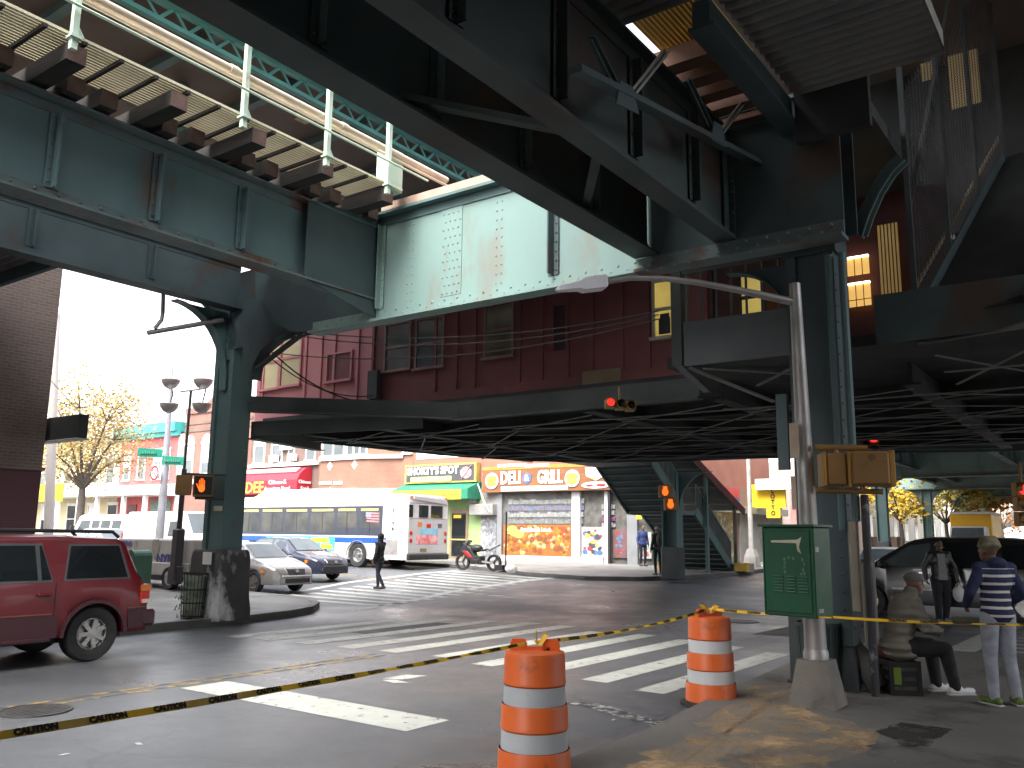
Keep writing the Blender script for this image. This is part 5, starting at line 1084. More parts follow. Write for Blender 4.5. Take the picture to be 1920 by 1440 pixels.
# ---- vans
def van(label, a_front, bc, rot, L=5.6, Hh=2.1, paint=None, kind='pass', name='parked_van'):
    sgn = 1 if rot == 0 else -1; ac = a_front - sgn*L/2; t = thing(name, label, 'van', loc=(ac, bc, gS(ac, bc)), rot=rot); h = L/2
    c = Car([(-h,.7),(-h+.03,1.3),(-h+.12,Hh-.12),(-h+.25,Hh),(1.25,Hh),(1.4,Hh-.06),(1.95,1.32),(2.1,1.24),(h-.12,1.05),(h,.75)], [(-h,.95),(-h+.2,1.0),(2,1.0),(h,.88)], 1.18, [(-h,.86),(1.3,.86),(2,.9)], .38, (h-.95,-h+1.1), .36, 1.15)
    part('body', c.body(), paint, t, smooth=.5); part('windscreen', c.slope(1.42,1.92), M['glass_grey'], t)
    vg = M['van_glass'] if 'van_glass' in M else M.setdefault('van_glass', mat('van_glass', (.05,.055,.06), (.03,.034,.038), 2, .22, spec=.35))
    ws = [(-2.55,-1.75),(-1.6,-.75),(-.62,.1),(.28,1.15)] if kind == 'pass' else [(.55,1.3)]
    for sg in (1,-1):
        for x0, x1 in ws: part('window', c.side([(x0,1.25),(x1+(.3 if x1 > 1 else 0),1.25),(x1,1.82),(x0,1.82)], sg), vg, t)
        tl = part('tail_light', MB().box(-h-.02,-h+.1,sg*.80,sg*.97,.95,1.35), M['red_lens'], t)
        part('mirror', MB().box(1.55,1.68,sg*1.0,sg*1.22,1.25,1.55), M['black'], t, bevel=.02)
        part('headlight', MB().box(h-.14,h-.02,sg*.55,sg*.86,.78,.95), M['clear_lens'], t)
        if kind == 'pass': part('lettering', moved(text_mb('TRANSPORTATION SERVICE', .17, .01, 1, .003), (-.6,-1.012,1.1)) if sg < 0 else moved(text_mb('TRANSPORTATION SERVICE', .17, .01, 1, .003), (-.6,1.012,1.1), math.pi), mat('grey_lettering', (.25,.25,.32), rough=.5), t)
        else: part('amber_stripe', c.side([(-h+.1,.62),(2.3,.62),(2.3,.74),(-h+.1,.74)], sg, .006), mat('amber_stripe', (.8,.4,.05), rough=.4), t); part('blue_mark', c.side([(1.75,.95),(2.05,.95),(2.05,1.12),(1.75,1.12)], sg, .006), mat('blue_mark', (.03,.15,.55), rough=.4), t)
    for y0, y1 in ((-.72,-.06),(.06,.72)): part('rear_window', MB().box(-h-.0,-h+.06,y0,y1,1.3,1.8), M['glass_grey'], t)
    part('rear_bumper', MB().box(-h-.12,-h+.1,-.95,.95,.42,.6), M['galv'], t, bevel=.03); part('number_plate', MB().box(-h-.015,-h+.02,.3,.6,.8,.95), M['amber_lens'], t)
    wheels(t, c, .22, .2, M['rim_silver'], 6); return t
a = P(112,1000,43.5); van('white passenger van with side windows parked across the road', -42.2, 13.6, 180, paint=M['white'])
van('white van with amber lower stripe waiting behind the dark blue saloon', -25.4, 10.2, 0, 5.4, 2.2, M['white'], 'cargo', 'waiting_van')
t = sedan('pale saloon hidden behind the red vehicle roof, near the sign post', M['white'], -24.4, 8.0)
place(t, (-33.5, 10.0, gS(-33.5,10)), 0)
t = sedan('white car half hidden by the dark passenger minivan', M['white'], 0, 0); c = P(1628, 1038, 27.5); place(t, (c[0], c[1]+2, gS(c[0],c[1]+2)), -88)
# ---- city bus
def bus():
    L = 12.2; h = L/2; t = thing('city_bus', 'white and blue city bus at the stop with grey rear and flag decal', 'bus', loc=(-20.85-h, 16.75, .40), rot=180)
    z0 = -.0
    c = Car([(-h,.55),(-h+.02,1.0),(-h+.04,2.75),(-h+.12,2.95),(-h+.5,3.0),(h-.3,3.0),(h-.06,2.7),(h,.5)], [(-h,1.26),(-h+.1,1.29),(h-.1,1.29),(h,1.2)], 2.6, 1.24, .36, (h-2.6,-h+2.75), .50, 1.12)
    part('body', c.body(), M['white'], t, smooth=.4)
    part('roof_pod', MB().prism([(-3.9,-.9,2.99),(-2.6,-.9,3.3),(3.3,-.9,3.32),(4.2,-.9,2.99)], (0,1.8,0)), M['white'], t, bevel=.05)
    for sg in (1,-1):
        bd = part('window_band', c.side([(-h+1.35,1.30),(h-.4,1.30),(h-.4,2.52),(-h+1.35,2.52)], sg, .006), mat('blue_black_panel', (.055,.06,.085), (.045,.05,.07), 3, .2), t)
        x = -h+1.5
        for k, w in enumerate((1.15,1.2,1.5,1.5,1.5,1.5,1.3)):
            top = part('window', c.side([(x,1.62 if k < 2 else 1.42),(x+w,1.62 if k < 2 else 1.42),(x+w,2.26),(x,2.26)], sg, .010), M['bus_pane'] if 'bus_pane' in M else mat('bus_pane', (.045,.05,.056), (.10,.098,.085), 1.3, .16, spec=.4), bd)
            part('mullion', c.side([(x+w/2-.02,1.45),(x+w/2+.02,1.45),(x+w/2+.02,2.26),(x+w/2-.02,2.26)], sg, .013), M['black'], bd)
            part('interior_light', c.side([(x+.1,2.32),(x+w-.05,2.32),(x+w-.05,2.41),(x+.1,2.41)], sg, .010), M['bus_light'] if 'bus_light' in M else mat('bus_light', (.8,.7,.15), rough=.4, emit=.12), bd)
            x += w+.17
        part('stripe', c.side([(-h+1.1,1.0),(h-.1,1.0),(h-.1,1.22),(-h+1.1,1.22)], sg, .006), mat('bus_blue', (.02,.10,.42), rough=.3), t)
        ad = part('side_advert', c.side([(-h+4.1,.62),(h-3.6,.62),(h-3.6,1.25),(-h+4.1,1.25)], sg, .010), mat('blue_advert', (.05,.30,.60), (.10,.45,.65), 1.5, .4), t)
        part('advert_patch', c.side([(-h+4.4,.98),(-h+5.5,.98),(-h+5.6,1.18),(-h+4.5,1.18)], sg, .014).join(c.side([(-h+4.2,.72),(-h+4.9,.72),(-h+5.0,.92),(-h+4.3,.92)], sg, .014)), M['yellow_sign'], ad)
        fl = MB()
        for k in range(4): fl.join(c.side([(-h+1.55,1.84+k*.11),(-h+2.25,1.87+k*.11),(-h+2.25,1.93+k*.11),(-h+1.55,1.90+k*.11)], sg, .018))
        part('flag_decal', fl, mat('flag_stripes', (.7,.25,.28), rough=.5), bd); part('flag_decal', c.side([(-h+2.0,2.05),(-h+2.3,2.06),(-h+2.3,2.27),(-h+2.0,2.26)], sg, .020), mat('flag_canton', (.3,.32,.5), rough=.5), bd)
        part('engine_grille', c.side([(-h+.45,.55),(-h+1.3,.55),(-h+1.3,1.15),(-h+.45,1.15)], sg, .008), M['galv'], t)
        ar = MB(); pts = [(-h+2.75+.62*math.cos(R_(k*15)), .47+.62*math.sin(R_(k*15))) for k in range(13)]
        for p, q in zip(pts, pts[1:]): ar.beam((p[0],sg*1.295,p[1]),(q[0],sg*1.295,q[1]),.03,.07,(0,1,0))
        part('wheel_arch', ar, M['galv'], t)
    v = MB()
    for k, ch in enumerate('7148'): v.join(moved(text_mb(ch, .2, .01, 1, .006), (-h+.75,-1.305,2.3-.24*k)) if False else moved(text_mb(ch, .2, .01, 1, .006), (-h+.75,1.305,2.3-.24*k), math.pi))
    part('lettering', v, M['text_black'], t)
    X = -h-.005
    rr = part('rear_panel', MB().box(X-.02,X+.02,-1.22,1.22,.62,2.0), mat('grey_rear_panel', (.50,.49,.48), (.44,.43,.42), 2, .4), t)
    part('rear_panel', MB().box(X-.015,X+.03,-1.2,1.2,2.02,2.62), mat('light_grey_rear', (.62,.61,.60), rough=.4), t)
    for y0,y1 in ((-.85,-.12),(.05,.62),(.98,1.2)): part('rear_window', MB().box(X-.03,X,y0,y1,2.06,2.55), M['glass'], t)
    part('rear_cap', MB().prism([(X-.02,-1.2,2.64),(X-.02,1.2,2.64),(X+.05,1.15,2.92),(X+.05,-1.15,2.92)], (.03,0,0)).prism([(X-.06,-1.1,2.62),(X-.06,.95,2.78),(X-.06,.95,2.9),(X-.06,-1.1,2.8)], (.05,0,0)), mat('grey_cap', (.48,.46,.47), (.40,.38,.40), 1, .4), t)
    part('rear_advert', MB().box(X-.03,X-.021,-.55,.75,1.0,1.36), mat('red_advert', (.62,.06,.06), (.75,.5,.5), 4, .4), rr); part('rear_advert', MB().box(X-.03,X-.021,-.55,.5,1.37,1.62), mat('blue_rear_advert', (.15,.42,.6), (.3,.55,.65), 3, .4), rr)
    for sg in (1,-1):
        for z in (1.12,1.42): part('tail_light', MB().lathe([(.085,X-.035),(.085,X-.021)],(0,sg*1.06,z),14,'x'), M['red_lens'], rr)
        part('marker_lamp', MB().box(X-.03,X,sg*1.0,sg*1.14,2.82,2.9), M['amber_lens'], t)
    part('bumper', MB().box(X-.12,X+.3,-1.25,1.25,.36,.60), M['black'], t, bevel=.04); part('number_plate', MB().box(X-.028,X-.021,.1,.5,.68,.82), mat('old_plate', (.25,.2,.1), rough=.5), rr)
    for y,z,mm in ((.55,1.78,'amber_lens'),(.0,1.72,'red_lens'),(-.7,1.74,'glass_grey')): part('rear_decal', MB().box(X-.028,X-.0205,y-.13,y+.13,z-.08,z+.08), M[mm], rr)
    wheels(t, c, .3, .29, M['rim_silver'], 0)
bus()
# ---- dark minivan on the right
t = thing('minivan', 'dark grey minivan turning across the far road with red tail lamp', 'car', loc=(-.75, 12.7, 0), rot=180); t.scale = (1.05, 1.05, 1.06)
M['pale_window'] = mat('pale_window', (.42,.43,.42), (.10,.10,.10), 1.4, .08, rvar=.03, spec=.8)
mv = Car([(-2.55,.75),(-2.5,1.15),(-2.25,1.55),(-2.0,1.70),(-1.2,1.76),(.3,1.76),(.65,1.70),(1.5,1.20),(1.75,1.08),(2.4,.88),(2.6,.62)], [(-2.55,.86),(-2.2,.96),(1.6,.98),(2.3,.90),(2.6,.72)], 1.08, [(-2.55,.74),(.6,.76),(1.5,.82)], .30, (1.6,-1.45), .35, 1.14)
part('body', mv.body(), mat('charcoal_van_paint', (.032,.033,.036), (.026,.027,.03), 3, .3, rvar=.08, coat=.7), t, smooth=.6)
for sg in (1,-1):
    for nm, pl, g in (('rear_window', [(-2.1,1.12),(-1.1,1.12),(-1.1,1.62),(-1.95,1.60)], 'glass'), ('window', [(-.95,1.12),(.12,1.12),(.12,1.64),(-.95,1.64)], 'glass'), ('window', [(.30,1.12),(1.38,1.12),(.74,1.57),(.30,1.63)], 'glass_grey')): part(nm, mv.side(pl, sg), M[g], t)
    part('tail_light', MB().box(-2.56,-2.28,sg*.78,sg*.955,.95,1.35), mat('lit_tail_lens', (.75,.05,.04), rough=.2, emit=.25), t, bevel=.03); part('mirror', MB().ell((1.25,sg*1.1,1.15),(.1,.13,.09)), M['black'], t, smooth=1)
    part('door_handle', MB().box(.32,.52,sg*.975,sg*1.0,.98,1.01), M['chrome'], t); part('door_handle', MB().box(-.25,-.05,sg*.975,sg*1.0,.98,1.01), M['chrome'], t)
    part('side_moulding', mv.side([(-1.0,.62),(1.1,.62),(1.1,.66),(-1.0,.66)], sg, .014, .02), M['galv'], t); part('door_gap', mv.side([(.2,.35),(.212,.35),(.212,1.06),(.2,1.06)], sg, .003, .006), M['black'], t)
part('windscreen', mv.slope(.72,1.45), M['glass_grey'], t); part('rear_bumper', MB().box(-2.66,-2.3,-.9,.9,.4,.66), M['black'], t, bevel=.04)
wheels(t, mv, .22, .2, M['rim_silver'], 5)
# ---- yellow truck and distant cars under the line
c = P(1828, 1000, 55)
t = thing('box_truck', 'bright yellow rental truck far down the road', 'truck', loc=(c[0], c[1], .45), rot=-90)
part('box_body', MB().box(-3,1.4,-1.15,1.15,.9,2.95), mat('truck_yellow', (.85,.48,.02), (.8,.44,.02), 2, .4), t, bevel=.05); part('roof', MB().box(-3,1.4,-1.13,1.13,2.951,3.1), M['trim_white'], t)
part('cab', MB().prism([(1.45,-1.0,.6),(3.0,-1.0,.6),(3.0,-1.0,1.4),(2.5,-1.0,2.2),(1.45,-1.0,2.2)],(0,2,0)), M['trim_white'], t, bevel=.06); part('windscreen', MB().prism([(2.98,-.9,1.45),(2.98,.9,1.45),(2.55,.85,2.1),(2.55,-.85,2.1)],(.03,0,.01)), M['glass_grey'], t)
for x in (-2,2.2):
    for sg in (1,-1): part('wheel', MB().lathe([(.42,sg*1.1),(.42,sg*.8)],(x,0,.42),16,'y'), M['rubber'], t)
for k, (px, Y, lab) in enumerate([(1898,46,'grey car far down the road under the line'),(1880,60,'pale car behind the yellow truck far down the road')]):
    c = P(px, 1005, Y); s_ = sedan(lab, mat('far_car_%d' % k, (.3,.31,.33), rough=.3, coat=.5), 0, 0); place(s_, (c[0], c[1], .45), -90)
# ---- motorcycle by the far kerb
def motorcycle():
    c = G(893, 1071, .12); t = thing('parked_motorcycle', 'black and red sport motorcycle parked by the far kerb', 'motorcycle', loc=(c[0]-.15, c[1]+.3, c[2]), rot=186)
    for x, nm in ((.70,'front'),(-.70,'rear')):
        o = part('wheel', MB().lathe([(.25,-.05),(.31,-.055),(.315,0),(.31,.055),(.25,.05)],(x,0,.315),24,'y',caps=False), M['rubber'], t, smooth=.8)
        rm = MB().lathe([(.25,-.03),(.22,-.03),(.22,.03),(.25,.03)],(x,0,.315),20,'y',caps=False)
        for k in range(3): a = R_(120*k); rm.beam((x-.22*math.cos(a)*0,0,.315),(x+.23*math.cos(a),0,.315+.23*math.sin(a)),.03,.05,(0,1,0))
        part('rim', rm, M['black'], o)
    part('fork', MB().tube([(.70,-.09,.315),(.45,-.09,.88)],.025,8).tube([(.70,.09,.315),(.45,.09,.88)],.025,8), M['galv'], t)
    part('fairing', MB().prism([(.80,-.16,.72),(.55,-.18,1.02),(.25,-.17,.84),(.02,-.15,.46),(.40,-.16,.36),(.58,-.16,.60)],(0,.32,0)), M['black'], t, bevel=.04)
    part('side_panel', MB().prism([(.62,-.19,.74),(.42,-.19,.74),(.12,-.19,.48),(.36,-.19,.5)],(0,.38,0)), mat('moto_red', (.45,.03,.03), rough=.25, coat=.6), t, bevel=.015)
    part('screen', MB().prism([(.66,-.12,.98),(.42,-.12,1.16),(.44,-.12,1.0)],(0,.24,0)), M['glass_grey'], t, bevel=.02)
    part('tank', MB().ell((.10,0,.84),(.30,.16,.15)), M['black'], t, smooth=1); part('seat', MB().prism([(-.12,-.12,.80),(-.55,-.10,.86),(-.55,-.10,.80),(-.12,-.12,.72)],(0,.22,0)), M['black'], t, bevel=.03)
    part('tail', MB().prism([(-.35,-.11,.82),(-.95,-.06,1.02),(-.97,-.06,.97),(-.45,-.11,.72)],(0,.2,0)), mat('moto_grey', (.35,.36,.38), rough=.3), t, bevel=.02)
    part('engine', MB().box(-.22,.28,-.17,.17,.25,.56).box(-.15,.2,-.2,.2,.3,.45), M['black'], t, bevel=.03); part('exhaust', MB().tube([(.1,-.2,.25),(-.4,-.2,.28),(-.85,-.2,.48)],[.03,.05,.06],10), M['chrome'], t, smooth=.8)
    part('swingarm', MB().beam((-.1,-.1,.36),(-.7,-.1,.315),.04,.07).beam((-.1,.1,.36),(-.7,.1,.315),.04,.07), M['galv'], t); part('handlebar', MB().tube([(.42,-.33,.92),(.46,0,.96),(.42,.33,.92)],.018,8), M['black'], t); part('mirror', MB().ell((.55,-.34,1.1),(.03,.07,.04)).tube([(.5,-.22,1.0),(.55,-.33,1.09)],.01,6), M['black'], t)
    part('kickstand', MB().beam((0,.15,.3),(-.05,.32,.0),.02,.02), M['black'], t)
motorcycle()
# ---- police light tower trailer on the corner pavement
def light_tower():
    b = 4.3; a0, a1 = onb(213,1040,b)[0], onb(361,1040,b)[0]; z = KH + gS((a0+a1)/2, b)
    t = thing('light_tower_trailer', 'grey mobile light tower trailer with blue lettering on the corner pavement', 'trailer', org=((a0+a1)/2, b, z))
    g = mat('trailer_grey_paint', (.34,.33,.30), (.29,.28,.255), 2, .5)
    zt = onb(300,1011,b)[2]; zb = onb(300,1078,b)[2]; am = a0+(a1-a0)*.36
    part('cabinet', MB().box(am, a1, b-.02, b+1.3, zb, zt), g, t, bevel=.03); part('side_box', MB().box(a0, am-.005, b+.1, b+1.3, zb+.15, zt), g, t, bevel=.03); part('locker', MB().box(am+.1, a1-.05, b-.10, b-.021, zb, zb+.36), g, t, bevel=.02)
    part('chassis', MB().box(a0, a1+.55, b+.1, b+1.2, zb-.16, zb-.02).beam((a1,b+.2,zb-.2),(a1+1.1,b+.65,zb-.22),.08,.08).beam((a1,b+1.1,zb-.2),(a1+1.1,b+.65,zb-.22),.08,.08), M['black'], t)
    sh = lambda x, w, h, zc: MB().prism([(x-w,b-.035,zc+h*.8),(x-w*.5,b-.035,zc+h),(x,b-.035,zc+h*.86),(x+w*.5,b-.035,zc+h),(x+w,b-.035,zc+h*.8),(x+w*.9,b-.035,zc-.1*h),(x,b-.035,zc-h),(x-w*.9,b-.035,zc-.1*h)], (0,.012,0))
    em = mat('worn_shield_decal', (.16,.15,.14), (.28,.26,.2), 9, .5)
    x1 = onb(293,1040,b)[0]; z1 = onb(293,1030,b)[2]; part('shield_emblem', sh(x1,.20,.30,z1), em, t); x2 = onb(255,1040,b)[0]; part('shield_emblem', sh(x2,.11,.17,z1+.08), em, t)
    blue = mat('blue_lettering_dark', (.05,.06,.22), rough=.5)
    part('lettering', moved(text_mb('NYPD', .33, .01, 1.2, .012), (onb(315,1048,b)[0], b-.04, onb(315,1048,b)[2])), blue, t); part('lettering', moved(text_mb('METRO', .22, .01, 1.2, .008), (onb(228,1020,b)[0], b+.085, onb(228,1020,b)[2])), blue, t)
    xw = onb(320,1095,b)[0]
    o = part('wheel', MB().lathe([(.2,b-.1),(.30,b-.12),(.32,b-.05),(.32,b+.08),(.2,b+.08)],(xw,0,z+.32),22,'y',caps=False), M['rubber'], t, smooth=.7); part('rim', MB().lathe([(.2,b-.09),(.05,b-.07),(.01,b-.08)],(xw,0,z+.32),16,'y',caps=False), M['galv'], o)
    part('wheel', MB().lathe([(.2,b+1.2),(.32,b+1.2),(.32,b+1.4),(.2,b+1.4)],(xw,0,z+.32),22,'y'), M['rubber'], t)
    am_ = onb(332,1040,b-.3)[0]; bm_ = b-.3
    part('mast_winch', MB().box(am_-.14,am_+.14,bm_-.12,bm_+.12,zb-.1,zt+.3).box(am_-.25,am_+.2,bm_-.1,bm_+.1,zb-.2,zb+.3), M['black'], t, bevel=.03)
    zt1 = onb(342,880,bm_)[2]; zt2 = onb(345,735,bm_)[2]
    part('mast', MB().tube([(am_,bm_,zt),(am_+.03,bm_,zt1)],.075,10).tube([(am_+.03,bm_,zt1),(am_+.06,bm_,zt2)],.04,8), M['black'], t, smooth=.8)
    cbar = am_+.06; part('lamp_bar', MB().tube([(cbar-.52,bm_,zt2+.02),(cbar+.52,bm_,zt2+.02)],.03,8), M['galv'], t)
    for px, py in ((320,717),(381,717),(317,762),(378,762)):
        q = onb(px,py,bm_-.1); f = part('floodlight', MB().lathe([(.05,-.20),(.16,-.14),(.25,-.02),(.27,.07)],(q[0],q[1],q[2]),16), M['galv'], t, smooth=.8); part('lens', MB().lathe([(.26,.071),(.26,.09)],(q[0],q[1],q[2]),16), M['trim_white'], f); part('lamp_yoke', MB().tube([(q[0],q[1],q[2]),(q[0],bm_,zt2)],.02,6), M['black'], f)
light_tower()
c = P(240,1085,22.5)
t = thing('mail_box', 'dark green round topped mail storage box behind the red vehicle', 'mailbox', org=(c[0], c[1], KH)); prof = [(-.22,KH+.1),(.22,KH+.1)] + [(.22*math.cos(R_(k*20)), KH+.95+.22*math.sin(R_(k*20))) for k in range(10)]
part('body', MB().prism([(c[0]+x, c[1], z) for x, z in prof], (0,.5,0)), mat('mail_green', (.03,.12,.075), (.025,.10,.06), 3, .4), t); part('notice', MB().box(c[0]-.16,c[0]-.02,c[1]-.012,c[1]-.002,KH+.65,KH+.95), M['trim_white'], t)
for sx in (-.17,.17): part('leg', MB().box(c[0]+sx-.04,c[0]+sx+.04,c[1]+.02,c[1]+.48,KH,KH+.099), M['black'], t)
# ------------------------------------------------------------------ street furniture
M['drum_orange'] = mat('orange_drum_plastic', (.78,.155,.035), (.70,.13,.03), 2.5, .42, dirt=(.34,.10,.045), dscale=4, dthr=.62)
M['drum_white'] = mat('grey_reflective_band', (.52,.54,.55), (.44,.46,.48), 3, .4, dirt=(.30,.24,.2), dscale=5, dthr=.68)
M['drum_white2'] = mat('bright_reflective_band', (.68,.68,.68), (.6,.6,.6), 7, .35)
def drum(label, px, py, ztop, r, m_w, rot=0):
    c = G(px, py); t = thing('traffic_drum', label, 'traffic barrel', org=(c[0], c[1], 0), group='orange traffic drums'); H = ztop
    tiers = [(0.04,.24,'o',1.22),(.24,.37,'w',1.15),(.37,.55,'o',1.13),(.55,.68,'w',1.07),(.68,.90,'o',1.04)]
    tr = part('base', MB().lathe([(r*1.5,0),(r*1.5,.03),(r*1.28,.05)],(c[0],c[1],0),24), M['rubber'], t)
    orange = MB(); white = MB()
    for z0, z1, k, s in tiers:
        z0, z1 = z0*H/.97, z1*H/.97; R = r*s
        if k == 'o': orange.lathe([(R*.97,z0),(R*1.012,z0+.012),(R*1.012,z0+.03),(R,z0+.04),(R*.985,z1-.02),(R*.965,z1)],(c[0],c[1],0),32,caps=False)
        else: white.lathe([(R*.975,z0),(R*.962,z1)],(c[0],c[1],0),32,caps=False)
    zt = .90*H/.97; orange.lathe([(r*1.005,zt),(r*.99,zt+.012),(r*.9,zt+.02),(.001,zt+.025)],(c[0],c[1],0),32,caps=False)
    part('body', orange, M['drum_orange'], t, smooth=.5); part('reflective_band', white, m_w, t, smooth=.8)
    hd = MB(); n = 12
    d = Vector((math.cos(rot), math.sin(rot))); e = Vector((-d.y, d.x))
    for s in (-1, 1):
        o = Vector((c[0], c[1])) + d*s*r*.55; pts = [(-.065,0),(.065,0),(.065,.05),(.05,.085),(-.05,.085),(-.065,.05)]
        hd.prism([(o.x+d.x*x-e.x*.02, o.y+d.y*x-e.y*.02, zt+.02+z) for x, z in pts], (e.x*.04, e.y*.04, 0))
    o = Vector((c[0], c[1])); hd.prism([(o.x+d.x*x-e.x*.02, o.y+d.y*x-e.y*.02, zt+.02+z) for x, z in [(-r*.5,0),(r*.5,0),(r*.5,.03),(-r*.5,.03)]], (e.x*.04,e.y*.04,0))
    part('handle', hd, M['drum_orange'], t); return (c[0], c[1], zt+.08)
T1 = drum('nearest orange and grey striped drum with a scuffed top', 1001, 1466, .99, .225, M['drum_white'], R_(36))
T2 = drum('orange and white striped drum tied with tape before the crosswalk', 1334, 1322, .99, .225, M['drum_white2'], R_(70))
# caution tape: three runs plus knots
M['tape'] = mat('yellow_tape', (.88,.56,.03), (.80,.50,.03), 4, .35)
def tape(label, p, q, sag, twist, w=.075, reps=6, txt='CAUTION', letters=True, rep_start=.5, top=True):
    p, q = Vector(p), Vector(q); n = 60; d = (q-p); L = d.length; h = Vector((d.x, d.y, 0)).normalized(); o = Vector((h.y, -h.x, 0))
    t = thing('caution_tape', label, 'tape', org=tuple(p)); mb = MB(); vs = []
    def at(s):
        c = p + d*s - Vector((0,0,sag*4*s*(1-s))); a = twist(s); return c, (Vector((0,0,1))*math.cos(a) + o*math.sin(a)), (o*math.cos(a) - Vector((0,0,1))*math.sin(a))
    for k in range(n+1):
        c, u, nn = at(k/n); vs += [c-u*w/2, c+u*w/2]
    fs = [(2*k, 2*k+1, 2*k+3, 2*k+2) for k in range(n)]
    part('ribbon', MB().add(vs, fs), M['tape'], t)
    if letters:
        base = text_mb(txt, w*.98, .0005, 1.25, .0025); bw = max(v[0] for v in base.v)-min(v[0] for v in base.v); lb = MB()
        s = rep_start
        while s + bw < L:
            f = []
            for v in base.v:
                ss = (s + bw/2 + v[0])/L; c, u, nn = at(ss); f.append(tuple(c + u*v[2] + nn*.0035))
            lb.add(f, base.f); s += bw + bw*.75
        part('lettering', lb, M['text_black'], t)
    return t
D0 = toS(CAMP + ray(-30, 1384)*2.95/ray(-30,1384).y)
tape('yellow caution tape crossing the road from the photograph edge to the nearest drum', D0, (T1[0]-.05,T1[1]-.05,T1[2]-.01), .012, lambda s: -.7+.3*math.sin(7*s)+.22*math.sin(31*s), .030, rep_start=.1)
tape('yellow caution tape running between the two orange drums', (T1[0],T1[1],T1[2]), (T2[0],T2[1],T2[2]+.02), .05, lambda s: -.8+.5*math.sin(9*s), .032, rep_start=.2)
bx = P(1508,1154,8.95)
tape('yellow caution tape from the far drum to the green cabinet and past the people', (T2[0],T2[1],T2[2]+.02), P(1560,1158,8.75), .01, lambda s: -.8+.6*math.sin(6*s), .030, rep_start=.2)
tape('yellow caution tape stretched from the green cabinet past the seated man', P(1562,1157,8.75), P(2010,1172,8.0), .02, lambda s: -.8+.4*math.sin(8*s), .028, rep_start=.5)
for nm, c in (('knot of yellow tape tied on the nearest drum handle', T1), ('knot of yellow tape tied on top of the far drum', T2)):
    k = MB()
    for j in range(3 if c is T1 else 7):
        a = j*.9; k.prism([(c[0]+.03*math.cos(a), c[1]+.03*math.sin(a), c[2]-.02), (c[0]+.06*math.cos(a), c[1]+.06*math.sin(a), c[2]-.02), (c[0]+.11*math.cos(a+.3), c[1]+.11*math.sin(a+.3), c[2]+.05+.02*(j % 3)), (c[0]+.07*math.cos(a+.3), c[1]+.07*math.sin(a+.3), c[2]+.06)], (0,.004,.002))
    solo('tape_knot', k, M['tape'], nm, 'tape')
# lamp post with control cabinet and arm lamp
lc = G(1540, 1326, .10); LP = (lc[0]-.06, lc[1]+.10)
t = thing('lamp_post', 'weathered grey lamp post with a curved arm on a concrete foot', 'lamp post', org=(LP[0], LP[1], .1))
hb, ht = .235, .155
part('foot', MB().prism([(LP[0]+sx*hb, LP[1]+sy*hb, .1) for sx, sy in ((-1,-1),(1,-1),(1,1),(-1,1))], (0,0,.001)).add([(LP[0]+sx*hb, LP[1]+sy*hb, .101) for sx, sy in ((-1,-1),(1,-1),(1,1),(-1,1))] + [(LP[0]+sx*ht, LP[1]+sy*ht, .56) for sx, sy in ((-1,-1),(1,-1),(1,1),(-1,1))], [(0,1,5,4),(1,2,6,5),(2,3,7,6),(3,0,4,7),(4,5,6,7)]), mat('brown_grey_casting', (.21,.19,.165), (.16,.145,.13), 3, .8, bump=.3, bscale=40, dirt=(.11,.10,.09), dscale=2, dthr=.6), t, bevel=.012)
ptop = P(1490, 532, 9.33)
part('pole', MB().tube([(LP[0], LP[1], .56), (ptop[0], ptop[1], ptop[2])], [.115,.062], 16).lathe([(.13,.561),(.13,.62),(.118,.66)],(LP[0],LP[1],0),16), M['galv'], t, smooth=.7)
arm = [P(*q, 9.33-.0008*(1480-q[0])) for q in ((1486,566),(1440,556),(1380,543),(1310,530),(1240,522),(1180,522),(1140,528))]
part('arm', MB().tube(arm, [.046,.042,.038,.034,.030,.027,.026], 10), M['galv'], t, smooth=.9)
h0, h1, h2 = P(1138,530,9.05), P(1095,537,9.0), P(1042,543,8.95); d = (Vector(h2)-Vector(h0)).normalized()
lh = MB(); 
for f, w, hh in ((0,.06,.06),(.06,.085,.085),(.45,.085,.08),(.55,.075,.05),(.95,.05,.03),(1,.02,.01)):
    c = Vector(h0).lerp(Vector(h2), f); sd_ = Vector((d.y,-d.x,0)).normalized(); lh.v += [tuple(c-sd_*w+Vector((0,0,-hh*.8))), tuple(c+sd_*w+Vector((0,0,-hh*.8))), tuple(c+sd_*w*.8+Vector((0,0,hh))), tuple(c-sd_*w*.8+Vector((0,0,hh)))]
lh.f = [(i*4+k, i*4+(k+1) % 4, i*4+4+(k+1) % 4, i*4+4+k) for i in range(5) for k in range(4)] + [(3,2,1,0),(20,21,22,23)]
o = part('lamp_head', lh, mat('pale_lamp_casting', (.78,.78,.82), (.70,.70,.74), 4, .45), t, bevel=.006); part('photocell', MB().lathe([(.03,0),(.03,.05)],(Vector(h0).lerp(Vector(h2),.3).x,Vector(h0).lerp(Vector(h2),.3).y,h1[2]+.05),10), M['trim_white'], o)
pl = P(1494,800,9.2); part('notice_plate', MB().box(pl[0]-.075,pl[0]+.02,pl[1]-.03,pl[1]-.02,3.0-.36,3.0+.02).box(pl[0]-.08,pl[0]-.03,pl[1]-.03,pl[1]-.02,2.1,2.45), mat('buff_plate', (.42,.28,.2), (.5,.4,.3), 5, .5), t)
